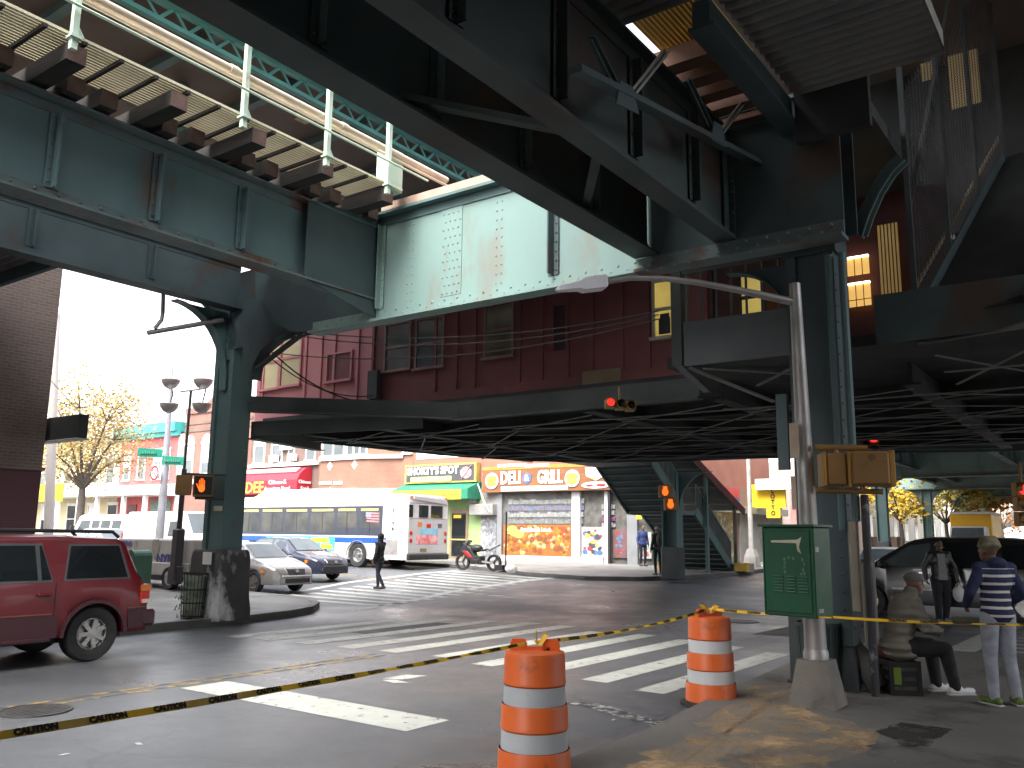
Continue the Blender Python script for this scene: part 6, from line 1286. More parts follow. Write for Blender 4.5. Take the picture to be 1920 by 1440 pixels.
# cabinet
M['cab_green'] = mat('scuffed_green_cabinet', (.008,.082,.036), (.006,.062,.028), 2.2, .42, dirt=(.02,.12,.065), dscale=4, dthr=.66)
k0 = P(1460, 1000, 8.95); k1 = P(1566, 1160, 8.95); cz0, cz1 = P(1510,1158,8.95)[2], P(1510,988,8.95)[2]
cc = Vector((LP[0], LP[1], 0)) - Vector((0,.32,0)); cx0 = LP[0]-.52
t = thing('control_cabinet', 'scuffed dark green traffic control cabinet strapped to the lamp post', 'cabinet', loc=(LP[0]+.02, LP[1]-.02, 0), rot=36-46)
W_, D_ = .29, .36; y0, y1 = -.14-D_, -.14
part('body', MB().box(-W_-.02, W_-.02, y0, y1, cz0, cz1), M['cab_green'], t, bevel=.012); part('lid', MB().box(-W_-.045, W_+.005, y0-.03, y1+.02, cz1+.001, cz1+.025), M['cab_green'], t)
dr = part('door', MB().box(-W_+.015, W_-.055, y0-.014, y0-.001, cz0+.04, cz1-.04), M['cab_green'], t, bevel=.006); part('hinge', MB().tube([(-W_+.005, y0-.012, cz0+.06), (-W_+.005, y0-.012, cz1-.06)], .008, 6), M['cab_green'], t)
lv = MB()
for j in range(3):
    for k in range(6): lv.prism([(-.17+j*.135, y0-.0145, cz0+.24+k*.03), (-.07+j*.135, y0-.0145, cz0+.24+k*.03), (-.07+j*.135, y0-.028, cz0+.246+k*.03), (-.17+j*.135, y0-.028, cz0+.246+k*.03)], (0,0,.012))
part('louvre', lv, mat('worn_louvre', (.06,.16,.11), rough=.5), dr, kind='stuff')
part('torn_tape', MB().prism([(-.19,y0-.017,cz1-.14),(.10,y0-.017,cz1-.13),(.15,y0-.017,cz1-.10),(.12,y0-.017,cz1-.20),(.14,y0-.017,cz1-.27),(.10,y0-.017,cz1-.24),(.09,y0-.017,cz1-.165),(-.19,y0-.017,cz1-.16)], (0,.002,0)), mat('torn_buff_tape', (.55,.50,.38), (.42,.38,.28), 6, .7), dr)
sm = MB(); random.seed(3)
for x, z in [(-.05,.57),(-.045,.53),(-.05,.49),(-.045,.44),(.0,.585),(.05,.58),(.15,.57),(.165,.52),(.155,.47),(.165,.43),(.13,.425)]: sm.box(x-.012,x+.012,y0-.0165,y0-.0145,cz0+z-.012,cz0+z+.02)
part('glue_residue', sm, mat('glue_residue', (.10,.18,.12), (.03,.10,.06), 20, .6), dr, kind='stuff')
part('strap', MB().box(-.16,.12,y1-.001,.13,cz0+.2,cz0+.24).box(-.16,.12,y1-.001,.13,cz1-.2,cz1-.16), M['galv'], t)
part('edge_scuff', MB().box(W_-.0195,W_-.018,y0+.03,y0+.10,cz1-.25,cz1-.2).box(W_-.0195,W_-.018,y0+.05,y0+.15,cz0+.05,cz0+.09), M['galv'], t)
# pedestrian signals
M['sig_brown'] = mat('brown_signal_casing', (.30,.165,.055), (.24,.13,.045), 2.5, .5, dirt=(.16,.09,.04), dscale=3, dthr=.64)
M['sig_yellow'] = mat('yellow_signal_casing', (.45,.24,.045), (.36,.19,.04), 2, .5)
M['hand_glow'] = mat('lit_orange_hand', (1,.14,.01), (1,.11,.01), 3, .4, emit=.35)
M['red_glow'] = mat('lit_red_signal', (1,.035,.03), (1,.03,.02), 3, .4, emit=.3)
c0 = Vector(P(1606, 881, 9.2))
t = thing('pedestrian_signal', 'pair of brown walk signals seen from behind beside the lamp post', 'walk signal', loc=tuple(c0), rot=36-8)
part('casing', MB().box(-.33,-.12,-.12,.16,-.17,.17), M['sig_brown'], t, bevel=.02); part('casing', MB().box(-.08,.30,-.16,.16,-.17,.19), M['sig_brown'], t, bevel=.025)
part('visor', MB().box(-.36,-.335,-.14,.2,-.18,.18).box(.302,.36,-.13,.22,-.18,.20).box(-.115,-.082,-.14,.12,-.19,.18), M['sig_yellow'], t, bevel=.008)
part('bracket', MB().tube([(-.42,0,.24),(.12,0,.23)],.035,10).tube([(-.42,0,-.22),(.25,0,-.23)],.03,10).tube([(-.2,0,.17),(-.2,0,.23)],.03,8).tube([(.05,0,-.17),(.05,0,-.23)],.03,8), M['sig_brown'], t, smooth=.7); part('badge', MB().lathe([(.04,-.163),(.04,-.158)],(.12,0,.12),14,'y'), mat('badge_ring', (.2,.11,.03), rough=.5), t)
c0 = Vector(P(362, 910, 17.0))
t = thing('pedestrian_signal', 'brown walk signal with a glowing orange hand on the far column', 'walk signal', loc=tuple(c0), rot=36+20)
part('casing', MB().box(-.32,-.02,-.16,.24,-.19,.19), M['sig_brown'], t, bevel=.02); f = part('casing', MB().box(.0,.38,-.14,.2,-.22,.2), M['sig_brown'], t, bevel=.02)
part('face', MB().box(.03,.35,-.15,-.141,-.18,.17), M['black'], f)
hand = MB().ell((.16,-.158,-.06),(.06,.008,.075))
for x, h, w in ((.115,.10,.014),(.145,.135,.015),(.175,.13,.015),(.205,.095,.013)): hand.box(x-w/2-.004,x+w/2,-.164,-.152,-.02,h)
hand.beam((.105,-.158,-.06),(.06,-.158,.03),.02,.012,(0,1,0)); part('hand_symbol', hand, M['hand_glow'], f)
part('bracket', MB().tube([(.05,.05,-.24),(.6,.1,-.24)],.03,8).tube([(-.2,.05,.22),(.6,.1,.22)],.025,8), M['steel_black'], t)
def signal_head(label, px, py, Y, rot, lit=0, size=1.0, horiz=False):
    c0 = Vector(P(px, py, Y)); t = thing('traffic_signal', label, 'traffic light', loc=tuple(c0), rot=rot); s = size
    for k in range(3):
        z = (1-k)*.34*s; f = part('housing', MB().box(-.17*s,.17*s,-.1*s,.14*s,z-.165*s,z+.165*s), M['sig_yellow'], t, bevel=.02)
        part('lens', MB().lathe([(.135*s,-.12*s),(.01,-.135*s)],(0,0,z),16,'y',caps=False), M['red_glow'] if k == lit else M['black'], f)
        vz = MB().lathe([(.15*s,-.30*s),(.15*s,-.1*s)],(0,0,z),16,'y',caps=False); vz.f = vz.f[:9]; part('visor', vz, M['sig_yellow'], f)
    part('hanger', MB().tube([(0,0,.5*s),(0,0,.95*s)],.03,8), M['sig_yellow'], t); return t
def hung_signal(label, px, py, Y, rot):
    """Signal seen from below, lying along its arm: red lamp at the far left, yellow housings to the right."""
    c0 = Vector(P(px, py, Y)); t = thing('traffic_signal', label, 'traffic light', loc=tuple(c0), rot=rot)
    for k in range(3):
        x = k*.17; z = -.02*k; f = part('housing', MB().box(x-.08,x+.085,-.12,.12,z-.08,z+.08), M['sig_dim'], t, bevel=.012); part('visor', MB().lathe([(.07,-.24),(.07,-.121)],(x,0,z),14,'y',caps=False), M['sig_dim'], f)
        part('lens', MB().lathe([(.068,-.14),(.01,-.15)],(x,0,z),14,'y',caps=False), M['red_glow'] if k == 0 else M['black'], f)
    part('hanger', MB().tube([(.17,0,.06),(.17,.1,.3)],.02,8), M['sig_dim'], t)
M['sig_dim'] = mat('grimy_yellow_casing', (.30,.18,.05), (.16,.10,.035), 6, .6)
hung_signal('yellow traffic light with red lamp lit hanging under the red station wall', 1143, 757, 14.2, 36)
signal_head('traffic light showing red above the brown walk signals', 1637, 842, 22.0, 30, 0, .8)
signal_head('traffic light glowing amber red at the photograph edge by the minivan', 1918, 945, 20, 36, 0, 1.0)
for px, py, lab in ((1247, 921, 'upper lit orange hand signal on the column by the street stair'), (1257, 945, 'lower lit orange hand signal on the column by the street stair')):
    c0 = Vector(P(px, py, 30.6)); t = thing('pedestrian_signal', lab, 'walk signal', loc=tuple(c0), rot=36); f = part('casing', MB().box(-.22,.26,-.12,.16,-.22,.22), M['sig_brown'], t, bevel=.02)
    part('hand_symbol', MB().ell((-.02,-.13,-.03),(.11,.015,.13)).box(-.09,.05,-.14,-.122,.05,.16), M['hand_glow'], f)
# bins, crates, bags, bollards near the column
def bin_(label, c, r, h, m, z=.1):
    t = thing('rubbish_bin', label, 'bin', org=(c[0], c[1], z)); part('body', MB().lathe([(r*.85,z),(r,z+h)],(c[0],c[1],0),20,caps=False).lathe([(r*.8,z+.01),(r*.001,z+.012)],(c[0],c[1],0),20,caps=False), m, t, smooth=.6); part('rim', MB().lathe([(r*1.0,z+h-.03),(r*1.06,z+h-.03),(r*1.06,z+h+.01),(r*.97,z+h+.01)],(c[0],c[1],0),20,caps=False), m, t)
    sl = MB()
    for k in range(18): a = 2*math.pi*k/18; sl.beam((c[0]+r*.86*math.cos(a),c[1]+r*.86*math.sin(a),z+.02),(c[0]+r*1.005*math.cos(a),c[1]+r*1.005*math.sin(a),z+h),.03,.012)
    part('ribs', sl, m, t, kind='stuff'); return t
bc = G(1537, 1292, .1)
bin_('dark green street bin behind the lamp post foot', (bc[0]+.02, bc[1]-.02), .24, .74, mat('dark_green_bin', (.025,.045,.04), (.02,.036,.032), 3, .6))
bc = G(1486, 1281, .1)
solo('steel_post', MB().box(bc[0]-.02,bc[0]+.22,bc[1],bc[1]+.2,.1,1.0).box(bc[0]-.05,bc[0]+.25,bc[1]-.03,bc[1]+.23,.1,.14), M['steel_black'], 'short black square post at the column foot behind the lamp post', 'post')
b0 = G(1648, 1296, .1)
t = thing('leaning_bag', 'limp grey brown sack slumped against the dark column', 'bag', org=(b0[0]-.02, b0[1]-.05, .1))
part('sack', MB().tube([(b0[0]-.20,b0[1]-.02,.60),(b0[0]-.15,b0[1]-.04,.46),(b0[0]-.07,b0[1]-.07,.3),(b0[0]+.02,b0[1]-.1,.14)], [.05,.12,.13,.11], 12), mat('dusty_sack', (.11,.10,.095), (.07,.065,.062), 4, .8, bump=.4, bscale=20), t, smooth=1); part('neck', MB().tube([(b0[0]-.24,b0[1],.68),(b0[0]-.20,b0[1]-.02,.60)], [.07,.05], 10), M['black'], t)
bp = P(1627, 1070, 11.6)
t = thing('bollard', 'buff and dark round bollard between column and minivan', 'bollard', org=(bp[0], bp[1], .1)); part('post', MB().tube([(bp[0],bp[1],.1),(bp[0],bp[1],1.5)],.09,14), mat('buff_bollard', (.16,.135,.11), (.11,.10,.085), 3, .6), t, smooth=.8); part('cap', MB().lathe([(.1,1.5),(.09,1.54),(.001,1.56)],(bp[0],bp[1],0),14), M['black'], t)
rb = P(1668, 1265, 11.0)
solo('red_bag', MB().ell((rb[0],rb[1],.32),(.22,.18,.24)), mat('dull_red_bag', (.16,.03,.035), (.10,.02,.025), 4, .7, bump=.4, bscale=12), 'dull red bag on the ground behind the seated man', 'bag', smooth=1)
# wire basket by the far column
c = P(362,1120,17.2); z = KH
t = thing('wire_basket', 'black wire litter basket overgrown with weeds beside the far column', 'bin', org=(c[0], c[1], z)); w = MB()
for k in range(22): a = 2*math.pi*k/22; w.beam((c[0]+.2*math.cos(a),c[1]+.2*math.sin(a),z),(c[0]+.25*math.cos(a),c[1]+.25*math.sin(a),z+.85),.014,.008)
for zz in (.05,.3,.55,.85): w.lathe([(.2+.06*zz,z+zz-.015),(.205+.06*zz,z+zz+.015)],(c[0],c[1],0),22,caps=False)
part('wire_cage', w, M['black'], t); part('liner', MB().lathe([(.17,z+.02),(.21,z+.8)],(c[0],c[1],0),16,caps=False), mat('murky_bag_liner', (.40,.42,.36), (.10,.14,.08), 5, .6), t)
wd = MB()
for k in range(140):
    a = random.uniform(0,6.28); r = random.uniform(.12,.33); q = Vector((c[0]+r*math.cos(a), c[1]+r*math.sin(a), z+random.uniform(.0,.55))); d = Vector((random.uniform(-1,1),random.uniform(-1,1),random.uniform(.3,1.2))).normalized()*.09; s_ = Vector((-d.y,d.x,.02)).normalized()*.018; wd.add([q-s_, q+s_, q+d], [(0,1,2)])
solo('weeds', wd, mat('weeds', (.06,.12,.03), (.10,.15,.05), 6, .7), kind='stuff')
# signs and posts at the far left corner
sp_ = P(298,1010,29.5); zt = P(325,655,29.5)[2]
t = thing('street_name_post', 'slim pale street lamp pole carrying two green street name signs', 'sign post', org=(sp_[0], sp_[1], gS(sp_[0],sp_[1])))
tp = P(322,690,29.5); part('pole', MB().tube([(sp_[0],sp_[1],0),P(310,880,29.5),tp], [.15,.12,.05], 10), mat('pale_grey_pole', (.42,.43,.47), rough=.5), t, smooth=.8); part('antenna', MB().tube([tp, P(327,640,29.5)], .015, 6), M['galv'], t)
M['sign_green'] = mat('green_street_sign', (.02,.30,.20), (.02,.26,.17), 3, .4)
for (x0,y0,x1,y1), tx in (((259,841,304,857),''),((304,858,349,870),'')):
    p, q = Vector(P(x0,y0,29.4)), Vector(P(x1,y1,29.4)); w_ = (q-p).length; sg = part('name_sign', MB().beam((p.x,p.y,(p.z+q.z)/2+.02),(q.x,q.y,(p.z+q.z)/2-.02),.02,.30), M['sign_green'], t)
    wl__ = MB(); k = .15
    while k < .82: c_ = p.lerp(q, k); wl__.box(c_.x-.02, c_.x+.025, c_.y-.05, c_.y-.02, (p.z+q.z)/2-.05, (p.z+q.z)/2+random.uniform(.02,.06)); k += .075
    part('worn_lettering', wl__, mat('faint_sign_marks', (.12,.42,.33), rough=.5), sg, kind='stuff')
ns = Vector(P(291,887,29.4)); o = part('round_sign', MB().lathe([(.27,ns.y-.03),(.27,ns.y-.01)],(ns.x,0,ns.z),20,'y'), M['text_white'], t); part('red_ring', MB().lathe([(.25,ns.y-.035),(.25,ns.y-.031),(.19,ns.y-.031),(.19,ns.y-.035)],(ns.x,0,ns.z),20,'y',caps=False).beam((ns.x-.16,ns.y-.034,ns.z+.16),(ns.x+.16,ns.y-.034,ns.z-.16),.01,.04,(0,1,0)), mat('red_ring', (.55,.04,.05), rough=.4), o)
# far corner: pole, trash can, litter, street lamp
c = G(948, 1073, .14)
t = thing('sign_post', 'thin steel post with an orange picture box by the deli', 'post', org=(c[0],c[1],c[2])); part('post', MB().tube([c,(c[0],c[1],c[2]+2.2)],.03,8), M['black'], t); part('foot_box', MB().box(c[0]-.45,c[0]-.1,c[1]-.1,c[1]+.15,c[2],c[2]+.25), M['black'], t)
solo('white_bag', MB().ell((c[0]+.25,c[1],c[2]+.14),(.25,.2,.16)), M['trim_white'], 'crumpled white rubbish bag by the thin post at the deli', 'bag', smooth=1)
c = G(1410, 1062, .14)
t = thing('lamp_post', 'pale lamp post on a stone foot beyond the street stair', 'lamp post', org=(c[0],c[1],c[2])); part('pole', MB().tube([c,(c[0],c[1],7.2)],[.12,.08],10), mat('pale_post', (.52,.49,.46), rough=.5), t); part('foot', MB().lathe([(.4,c[2]),(.34,c[2]+.4),(.2,c[2]+.75)],(c[0],c[1],0),8), M['concrete'], t)
lit = MB()
for px, py in [(1163,1053),(1180,1056),(1200,1052),(1172,1055),(1210,1055),(905,1062),(1320,1070),(935,1072),(1440,1065),(1425,1062)]:
    a, b, z = G(px, py, .15); r = random.uniform(.1,.25); lit.prism([(a-r,b-.1,z),(a+r*.8,b-.12,z+.03),(a+r,b+.12,z+.05),(a-r*.7,b+.1,z+.01)],(0,0,.01))
solo('litter', lit, M['trim_white'], kind='stuff')
lv = MB()
for k in range(90):
    px, py = random.choice([(random.uniform(1080,1900),random.uniform(1330,1435)),(random.uniform(250,560),random.uniform(1180,1200)),(random.uniform(600,1100),random.uniform(1240,1440))]); a, b, z = G(px, py, .106 if px > 1250 else .006); r = random.uniform(.008,.03); th = random.uniform(0,3)
    lv.add([(a-r*math.cos(th),b-r*math.sin(th),z),(a+r*.5*math.sin(th),b-r*.5*math.cos(th),z+.006),(a+r*math.cos(th),b+r*math.sin(th),z+.002),(a-r*.5*math.sin(th),b+r*.5*math.cos(th),z+.005)], [(0,1,2,3)])
solo('leaf_litter', lv, mat('dry_leaf_scraps', (.42,.33,.22), (.30,.26,.22), 9, .8), kind='stuff')
# ------------------------------------------------------------------ people
def fused(mb, voxel, smooth=5):
    """Overlapping limbs and torso forms fused into one continuous skin."""
    me = bpy.data.meshes.new('f'); me.from_pydata([tuple(v) for v in mb.v], [], mb.f); bm = bmesh.new(); bm.from_mesh(me); bmesh.ops.recalc_face_normals(bm, faces=bm.faces); bm.to_mesh(me); bm.free()
    ob = bpy.data.objects.new('f', me); COL.objects.link(ob); r = ob.modifiers.new('r', 'REMESH'); r.mode = 'VOXEL'; r.voxel_size = voxel
    s = ob.modifiers.new('s', 'SMOOTH'); s.iterations = smooth; s.factor = .5
    dg = bpy.context.evaluated_depsgraph_get(); dg.update(); ev = ob.evaluated_get(dg); m2 = ev.to_mesh(); out = MB()
    out.v = [tuple(v.co) for v in m2.vertices]; out.f = [tuple(p.vertices) for p in m2.polygons]; ev.to_mesh_clear(); bpy.data.objects.remove(ob); bpy.data.meshes.remove(me); return out
BASE = dict(pelvis=(0,0,.95), waist=(0,.01,1.10), chest=(0,.0,1.31), neck=(0,-.01,1.48), head=(0,.02,1.62),
            shR=(.185,-.01,1.43), elR=(.24,-.04,1.15), wrR=(.25,.05,.90), shL=(-.185,-.01,1.43), elL=(-.24,-.04,1.15), wrL=(-.25,.05,.90),
            hipR=(.095,0,.92), knR=(.105,.02,.50), anR=(.105,-.03,.09), toR=(.12,.14,.035), hipL=(-.095,0,.92), knL=(-.105,.02,.50), anL=(-.105,-.03,.09), toL=(-.12,.14,.035))
def hand(mb, wr, el, curl=.5, inw=1, s=1.0):
    wr, el = Vector(wr), Vector(el); d = (wr-el).normalized(); n = Vector((inw,0,0)); n = (n - d*n.dot(d)).normalized() if abs(n.dot(d)) < .95 else Vector((0,1,0)); w = d.cross(n).normalized()
    for k in range(4): o = w*(-.027+.018*k); mb.cap(wr + o*.5, wr + d*.075*s + o, .016*s, .014*s, 8)
    for k in range(4):
        o = w*(-.030+.020*k); L = (.062,.075,.070,.055)[k]*s; p0 = wr + d*.078*s + o; p1 = p0 + (d*math.cos(curl*.6) + n*math.sin(curl*.6))*L*.55; p2 = p1 + (d*math.cos(curl*1.7) + n*math.sin(curl*1.7))*L*.5
        mb.cap(p0, p1, .0095*s, .009*s, 8); mb.cap(p1, p2, .009*s, .0075*s, 8)
    q0 = wr + d*.025*s - w*.028; q1 = q0 + (d*.6 - w*.7 + n*.3).normalized()*.045*s; q2 = q1 + (d*.9 + n*.4).normalized()*.03*s
    mb.cap(q0, q1, .012*s, .0105*s, 8); mb.cap(q1, q2, .010*s, .008*s, 8)
def person(label, loc, yaw, top, trousers, shoes, skin, pose={}, H=1.74, hair=None, hair_kind='short', puff=1.0, leg=1.0, voxel=.012, fine=True, look=0.0, hem=.0, group=None, hood=False, collar=False, sleeves=None, beard=None):
    J = {k: Vector(v) for k, v in {**BASE, **pose}.items()}; k_ = H/1.74
    for j in J: J[j] = J[j]*k_
    t = thing('person', label, 'person', loc=loc, rot=36+yaw, group=group); c = lambda a, b, r1, r2, mb: mb.cap(J[a], J[b], r1*k_, r2*k_)
    # body: one continuous skin
    b = MB(); up = (J['head']-J['neck']).normalized(); Mh = Matrix.Rotation(look, 3, 'Z'); hd = J['head']; tilt = up.to_track_quat('Z','Y').to_matrix() if False else Matrix.Identity(3)
    f = Mh @ Vector((0,1,0)); sx = Mh @ Vector((1,0,0))
    b.ell(hd + Vector((0,0,.03))*k_ - f*.008*k_, (.076*k_,.094*k_,.098*k_), Mh, 18, 12); b.ell(hd + f*.028*k_ + Vector((0,0,-.045))*k_, (.057*k_,.062*k_,.068*k_), Mh, 14, 9)
    b.cap(hd + f*.088*k_ + Vector((0,0,.012))*k_, hd + f*.104*k_ + Vector((0,0,-.022))*k_, .009*k_, .014*k_, 8)          # nose
    b.cap(hd + f*.083*k_ - sx*.018*k_ + Vector((0,0,-.053))*k_, hd + f*.083*k_ + sx*.018*k_ + Vector((0,0,-.053))*k_, .009*k_, .009*k_, 8)  # lips
    for s in (1,-1): b.ell(hd + sx*s*.078*k_ + Vector((0,0,-.005))*k_, (.012*k_,.022*k_,.032*k_), Mh, 8, 6); b.cap(hd + f*.086*k_ + sx*s*.02*k_ + Vector((0,0,.032))*k_, hd + f*.074*k_ + sx*s*.048*k_ + Vector((0,0,.03))*k_, .008*k_, .008*k_, 6)
    c('neck','head',.055,.05,b); c('chest','neck',.07,.055,b); c('pelvis','chest',.10,.11,b)
    for s in 'RL':
        c('chest','sh'+s,.07,.045,b); c('sh'+s,'el'+s,.042,.036,b); c('el'+s,'wr'+s,.036,.026,b); c('pelvis','hip'+s,.08,.07,b); c('hip'+s,'kn'+s,.07,.05,b); c('kn'+s,'an'+s,.046,.034,b); c('an'+s,'to'+s,.034,.026,b)
        hand(b, J['wr'+s], J['el'+s], .7, -1 if s == 'R' else 1, k_)
    bd = part('body', fused(b, .0078 if fine else .016, 3 if fine else 2), skin, t, smooth=3)
    if fine:
        for s in (1,-1):
            e = MB().ell(hd + f*.0835*k_ + sx*s*.032*k_ + Vector((0,0,.010))*k_, (.0125*k_,.008*k_,.0085*k_), Mh, 10, 6); part('eye', e, M['eye_white'], t); part('iris', MB().ell(hd + f*.089*k_ + sx*s*.032*k_ + Vector((0,0,.010))*k_, (.0055*k_,.004*k_,.0058*k_), Mh, 8, 5), M['black'], t)
    # upper garment
    g = MB(); p = puff; dv = (J['chest']-J['pelvis']).normalized(); Mt = Matrix.Identity(3)
    lat = (J['shR']-J['shL']).normalized(); fwd = Vector((0,0,1)).cross(lat); fwd = dv.cross(lat).normalized() if dv.cross(lat).length > .1 else fwd
    Mt = Matrix((lat, fwd, dv)).transposed()
    g.ell(J['chest'], (.178*k_*p,.125*k_*p,.20*k_), Mt, 18, 11); g.ell(J['waist'], (.155*k_*p,.118*k_*p,.2*k_), Mt, 18, 11); g.ell(J['pelvis'] - dv*hem, (.172*k_*p,.13*k_*p,.13*k_), Mt, 18, 11); g.ell(J['chest'] + dv*.10*k_, (.15*k_*p,.10*k_*p,.09*k_), Mt, 16, 9)
    c('chest','neck',.085*p,.062*p,g)
    for s in 'RL': g.cap(J['sh'+s] - lat*(.03 if s == 'R' else -.03)*k_, J['el'+s], .066*k_*p, .054*k_*p); g.cap(J['el'+s], J['wr'+s].lerp(J['el'+s], .04), .053*k_*p, .042*k_*p); g.cap(J['chest'] + dv*.09*k_, J['sh'+s], .085*k_*p, .062*k_*p)
    if hood: g.ell(J['neck'] - fwd*.05*k_ + Vector((0,0,.0)), (.11*k_,.085*k_,.07*k_), Mt, 14, 8)
    if collar: g.cap(J['neck'] - dv*.03, J['neck'] + dv*.05, .092*k_, .08*k_); g.ell(J['pelvis'] - Vector((0,-.05,.10))*k_, (.20*k_,.19*k_,.10*k_), None, 16, 9)
    part('jacket', fused(g, voxel, 4), top, t, smooth=3)
    # trousers
    g = MB(); g.ell(J['pelvis'], (.158*k_,.115*k_,.12*k_), None, 16, 9)
    for s in 'RL': c('pelvis','hip'+s,.11,.095,g); c('hip'+s,'kn'+s,.092*leg,.066*leg,g); c('kn'+s,'an'+s,.066*leg,.049*leg,g)
    part('trousers', fused(g, voxel, 4), trousers, t, smooth=3)
    for s in 'RL':
        a, o = J['an'+s], J['to'+s]; g = MB(); d = (o-a); d.z = 0; d = d.normalized() if d.length > .01 else Vector((0,1,0)); z0 = min(a.z, o.z)-.02*k_
        g.cap(a - d*.045*k_ + Vector((0,0,-.042*k_)), o + Vector((0,0,.012*k_)), .044*k_, .036*k_, 10); g.cap(a, a + d*.05*k_ + Vector((0,0,-.03*k_)), .046*k_, .042*k_, 10)
        sh = part('shoe', fused(g, .009 if fine else .016, 3), shoes, t, smooth=3)
        if fine: part('sole', MB().beam(a - d*.09*k_ + Vector((0,0,-.082*k_)), o + d*.035*k_ + Vector((0,0,-.022*k_)), .082*k_, .018*k_), M['sole'], sh, bevel=.006)
    # hair or hat
    hk = hd + Vector((0,0,.045))*k_ - f*.012*k_
    if hair_kind == 'short': g = MB().ell(hk + Vector((0,0,.006))*k_ - f*.012*k_, (.080*k_,.094*k_,.086*k_), Mh, 16, 10); part('hair', g, hair, t, smooth=3)
    elif hair_kind == 'wrap':
        g = MB().ell(hk - f*.015*k_ + Vector((0,0,.03))*k_, (.098*k_,.112*k_,.088*k_), Mh, 16, 10)
        for j in range(5): g.tube([hk - f*.012*k_ + Mh @ Vector(((.098-.013*j)*math.cos(R_(30*q)+j*.2), (.108-.013*j)*math.sin(R_(30*q)), .022+.022*j+.008*math.sin(q)))*k_ for q in range(13)], .017*k_, 8)
        part('head_wrap', fused(g, .008, 2), hair, t, smooth=3)
    elif hair_kind == 'cap':
        g = MB().ell(hk + Vector((0,0,.022))*k_, (.088*k_,.108*k_,.068*k_), Mh, 18, 10); g.ell(hk + f*.10*k_ + Vector((0,0,-.004))*k_, (.068*k_,.062*k_,.012*k_), Mh, 14, 8); part('cap', fused(g, .008, 3), hair, t, smooth=3)
    elif hair_kind == 'hood': part('hood', fused(MB().ell(hk - f*.02*k_, (.10*k_,.115*k_,.115*k_), Mh, 16, 10).cap(J['neck'], hk, .09*k_, .09*k_), .014, 3), hair, t, smooth=3)
    if beard: part('beard', MB().ell(hd + f*.045*k_ + Vector((0,0,-.075))*k_, (.052*k_,.05*k_,.042*k_), Mh, 12, 8), beard, t, smooth=3)
    return t, J
M['skin_dark'] = mat('dark_skin', (.17,.085,.055), (.14,.068,.044), 6, .5); M['skin_mid'] = mat('brown_skin', (.19,.095,.06), (.16,.08,.05), 6, .5)
M['eye_white'] = mat('eye_white', (.55,.52,.48), rough=.3); M['sole'] = mat('pale_sole', (.5,.5,.48), (.4,.4,.38), 5, .6)
def quilt():
    m = mat('tan_padded_coat', (.27,.245,.20), (.20,.18,.148), 3, .75); n = m.node_tree; L = n.links.new; w = n.nodes.new('ShaderNodeTexWave'); w.bands_direction = 'Z'; w.inputs['Scale'].default_value = 3.4; w.inputs['Distortion'].default_value = 1.5; w.inputs['Detail'].default_value = 3
    L(n.nodes['Texture Coordinate'].outputs['Object'], w.inputs['Vector']); b = n.nodes.new('ShaderNodeBump'); b.inputs['Strength'].default_value = .8; b.inputs['Distance'].default_value = .025; L(w.outputs[0], b.inputs['Height']); L(b.outputs[0], n.nodes['Principled BSDF'].inputs['Normal']); return m
def stripes():
    m = mat('navy_striped_knit', (.022,.028,.085), (.018,.022,.068), 5, .85, bump=.7, bscale=13); n = m.node_tree; L = n.links.new; b = n.nodes['Principled BSDF']; src = b.inputs['Base Color'].links[0].from_socket
    sp = n.nodes.new('ShaderNodeSeparateXYZ'); L(n.nodes['Texture Coordinate'].outputs['Object'], sp.inputs[0])
    wob = n.nodes.new('ShaderNodeMath'); wob.operation = 'MULTIPLY_ADD'; L(n.nodes['Noise Texture'].outputs[0], wob.inputs[0]); wob.inputs[1].default_value = .018; L(sp.outputs[2], wob.inputs[2])
    md = n.nodes.new('ShaderNodeMath'); md.operation = 'MODULO'; L(wob.outputs[0], md.inputs[0]); md.inputs[1].default_value = .083
    lt = n.nodes.new('ShaderNodeMath'); lt.operation = 'LESS_THAN'; L(md.outputs[0], lt.inputs[0]); lt.inputs[1].default_value = .027
    hi = n.nodes.new('ShaderNodeMath'); hi.operation = 'LESS_THAN'; L(sp.outputs[2], hi.inputs[0]); hi.inputs[1].default_value = 1.41
    ax = n.nodes.new('ShaderNodeMath'); ax.operation = 'ABSOLUTE'; L(sp.outputs[0], ax.inputs[0]); sl = n.nodes.new('ShaderNodeMath'); sl.operation = 'LESS_THAN'; L(ax.outputs[0], sl.inputs[0]); sl.inputs[1].default_value = .185
    mu = n.nodes.new('ShaderNodeMath'); mu.operation = 'MULTIPLY'; L(lt.outputs[0], mu.inputs[0]); L(hi.outputs[0], mu.inputs[1]); m2 = n.nodes.new('ShaderNodeMath'); m2.operation = 'MULTIPLY'; L(mu.outputs[0], m2.inputs[0]); L(sl.outputs[0], m2.inputs[1])
    mx = n.nodes.new('ShaderNodeMix'); mx.data_type = 'RGBA'; L(m2.outputs[0], mx.inputs[0]); L(src, mx.inputs[6]); mx.inputs[7].default_value = (.62,.61,.57,1); L(mx.outputs[2], b.inputs['Base Color']); return m
wl_ = G(1884, 1322, .1)
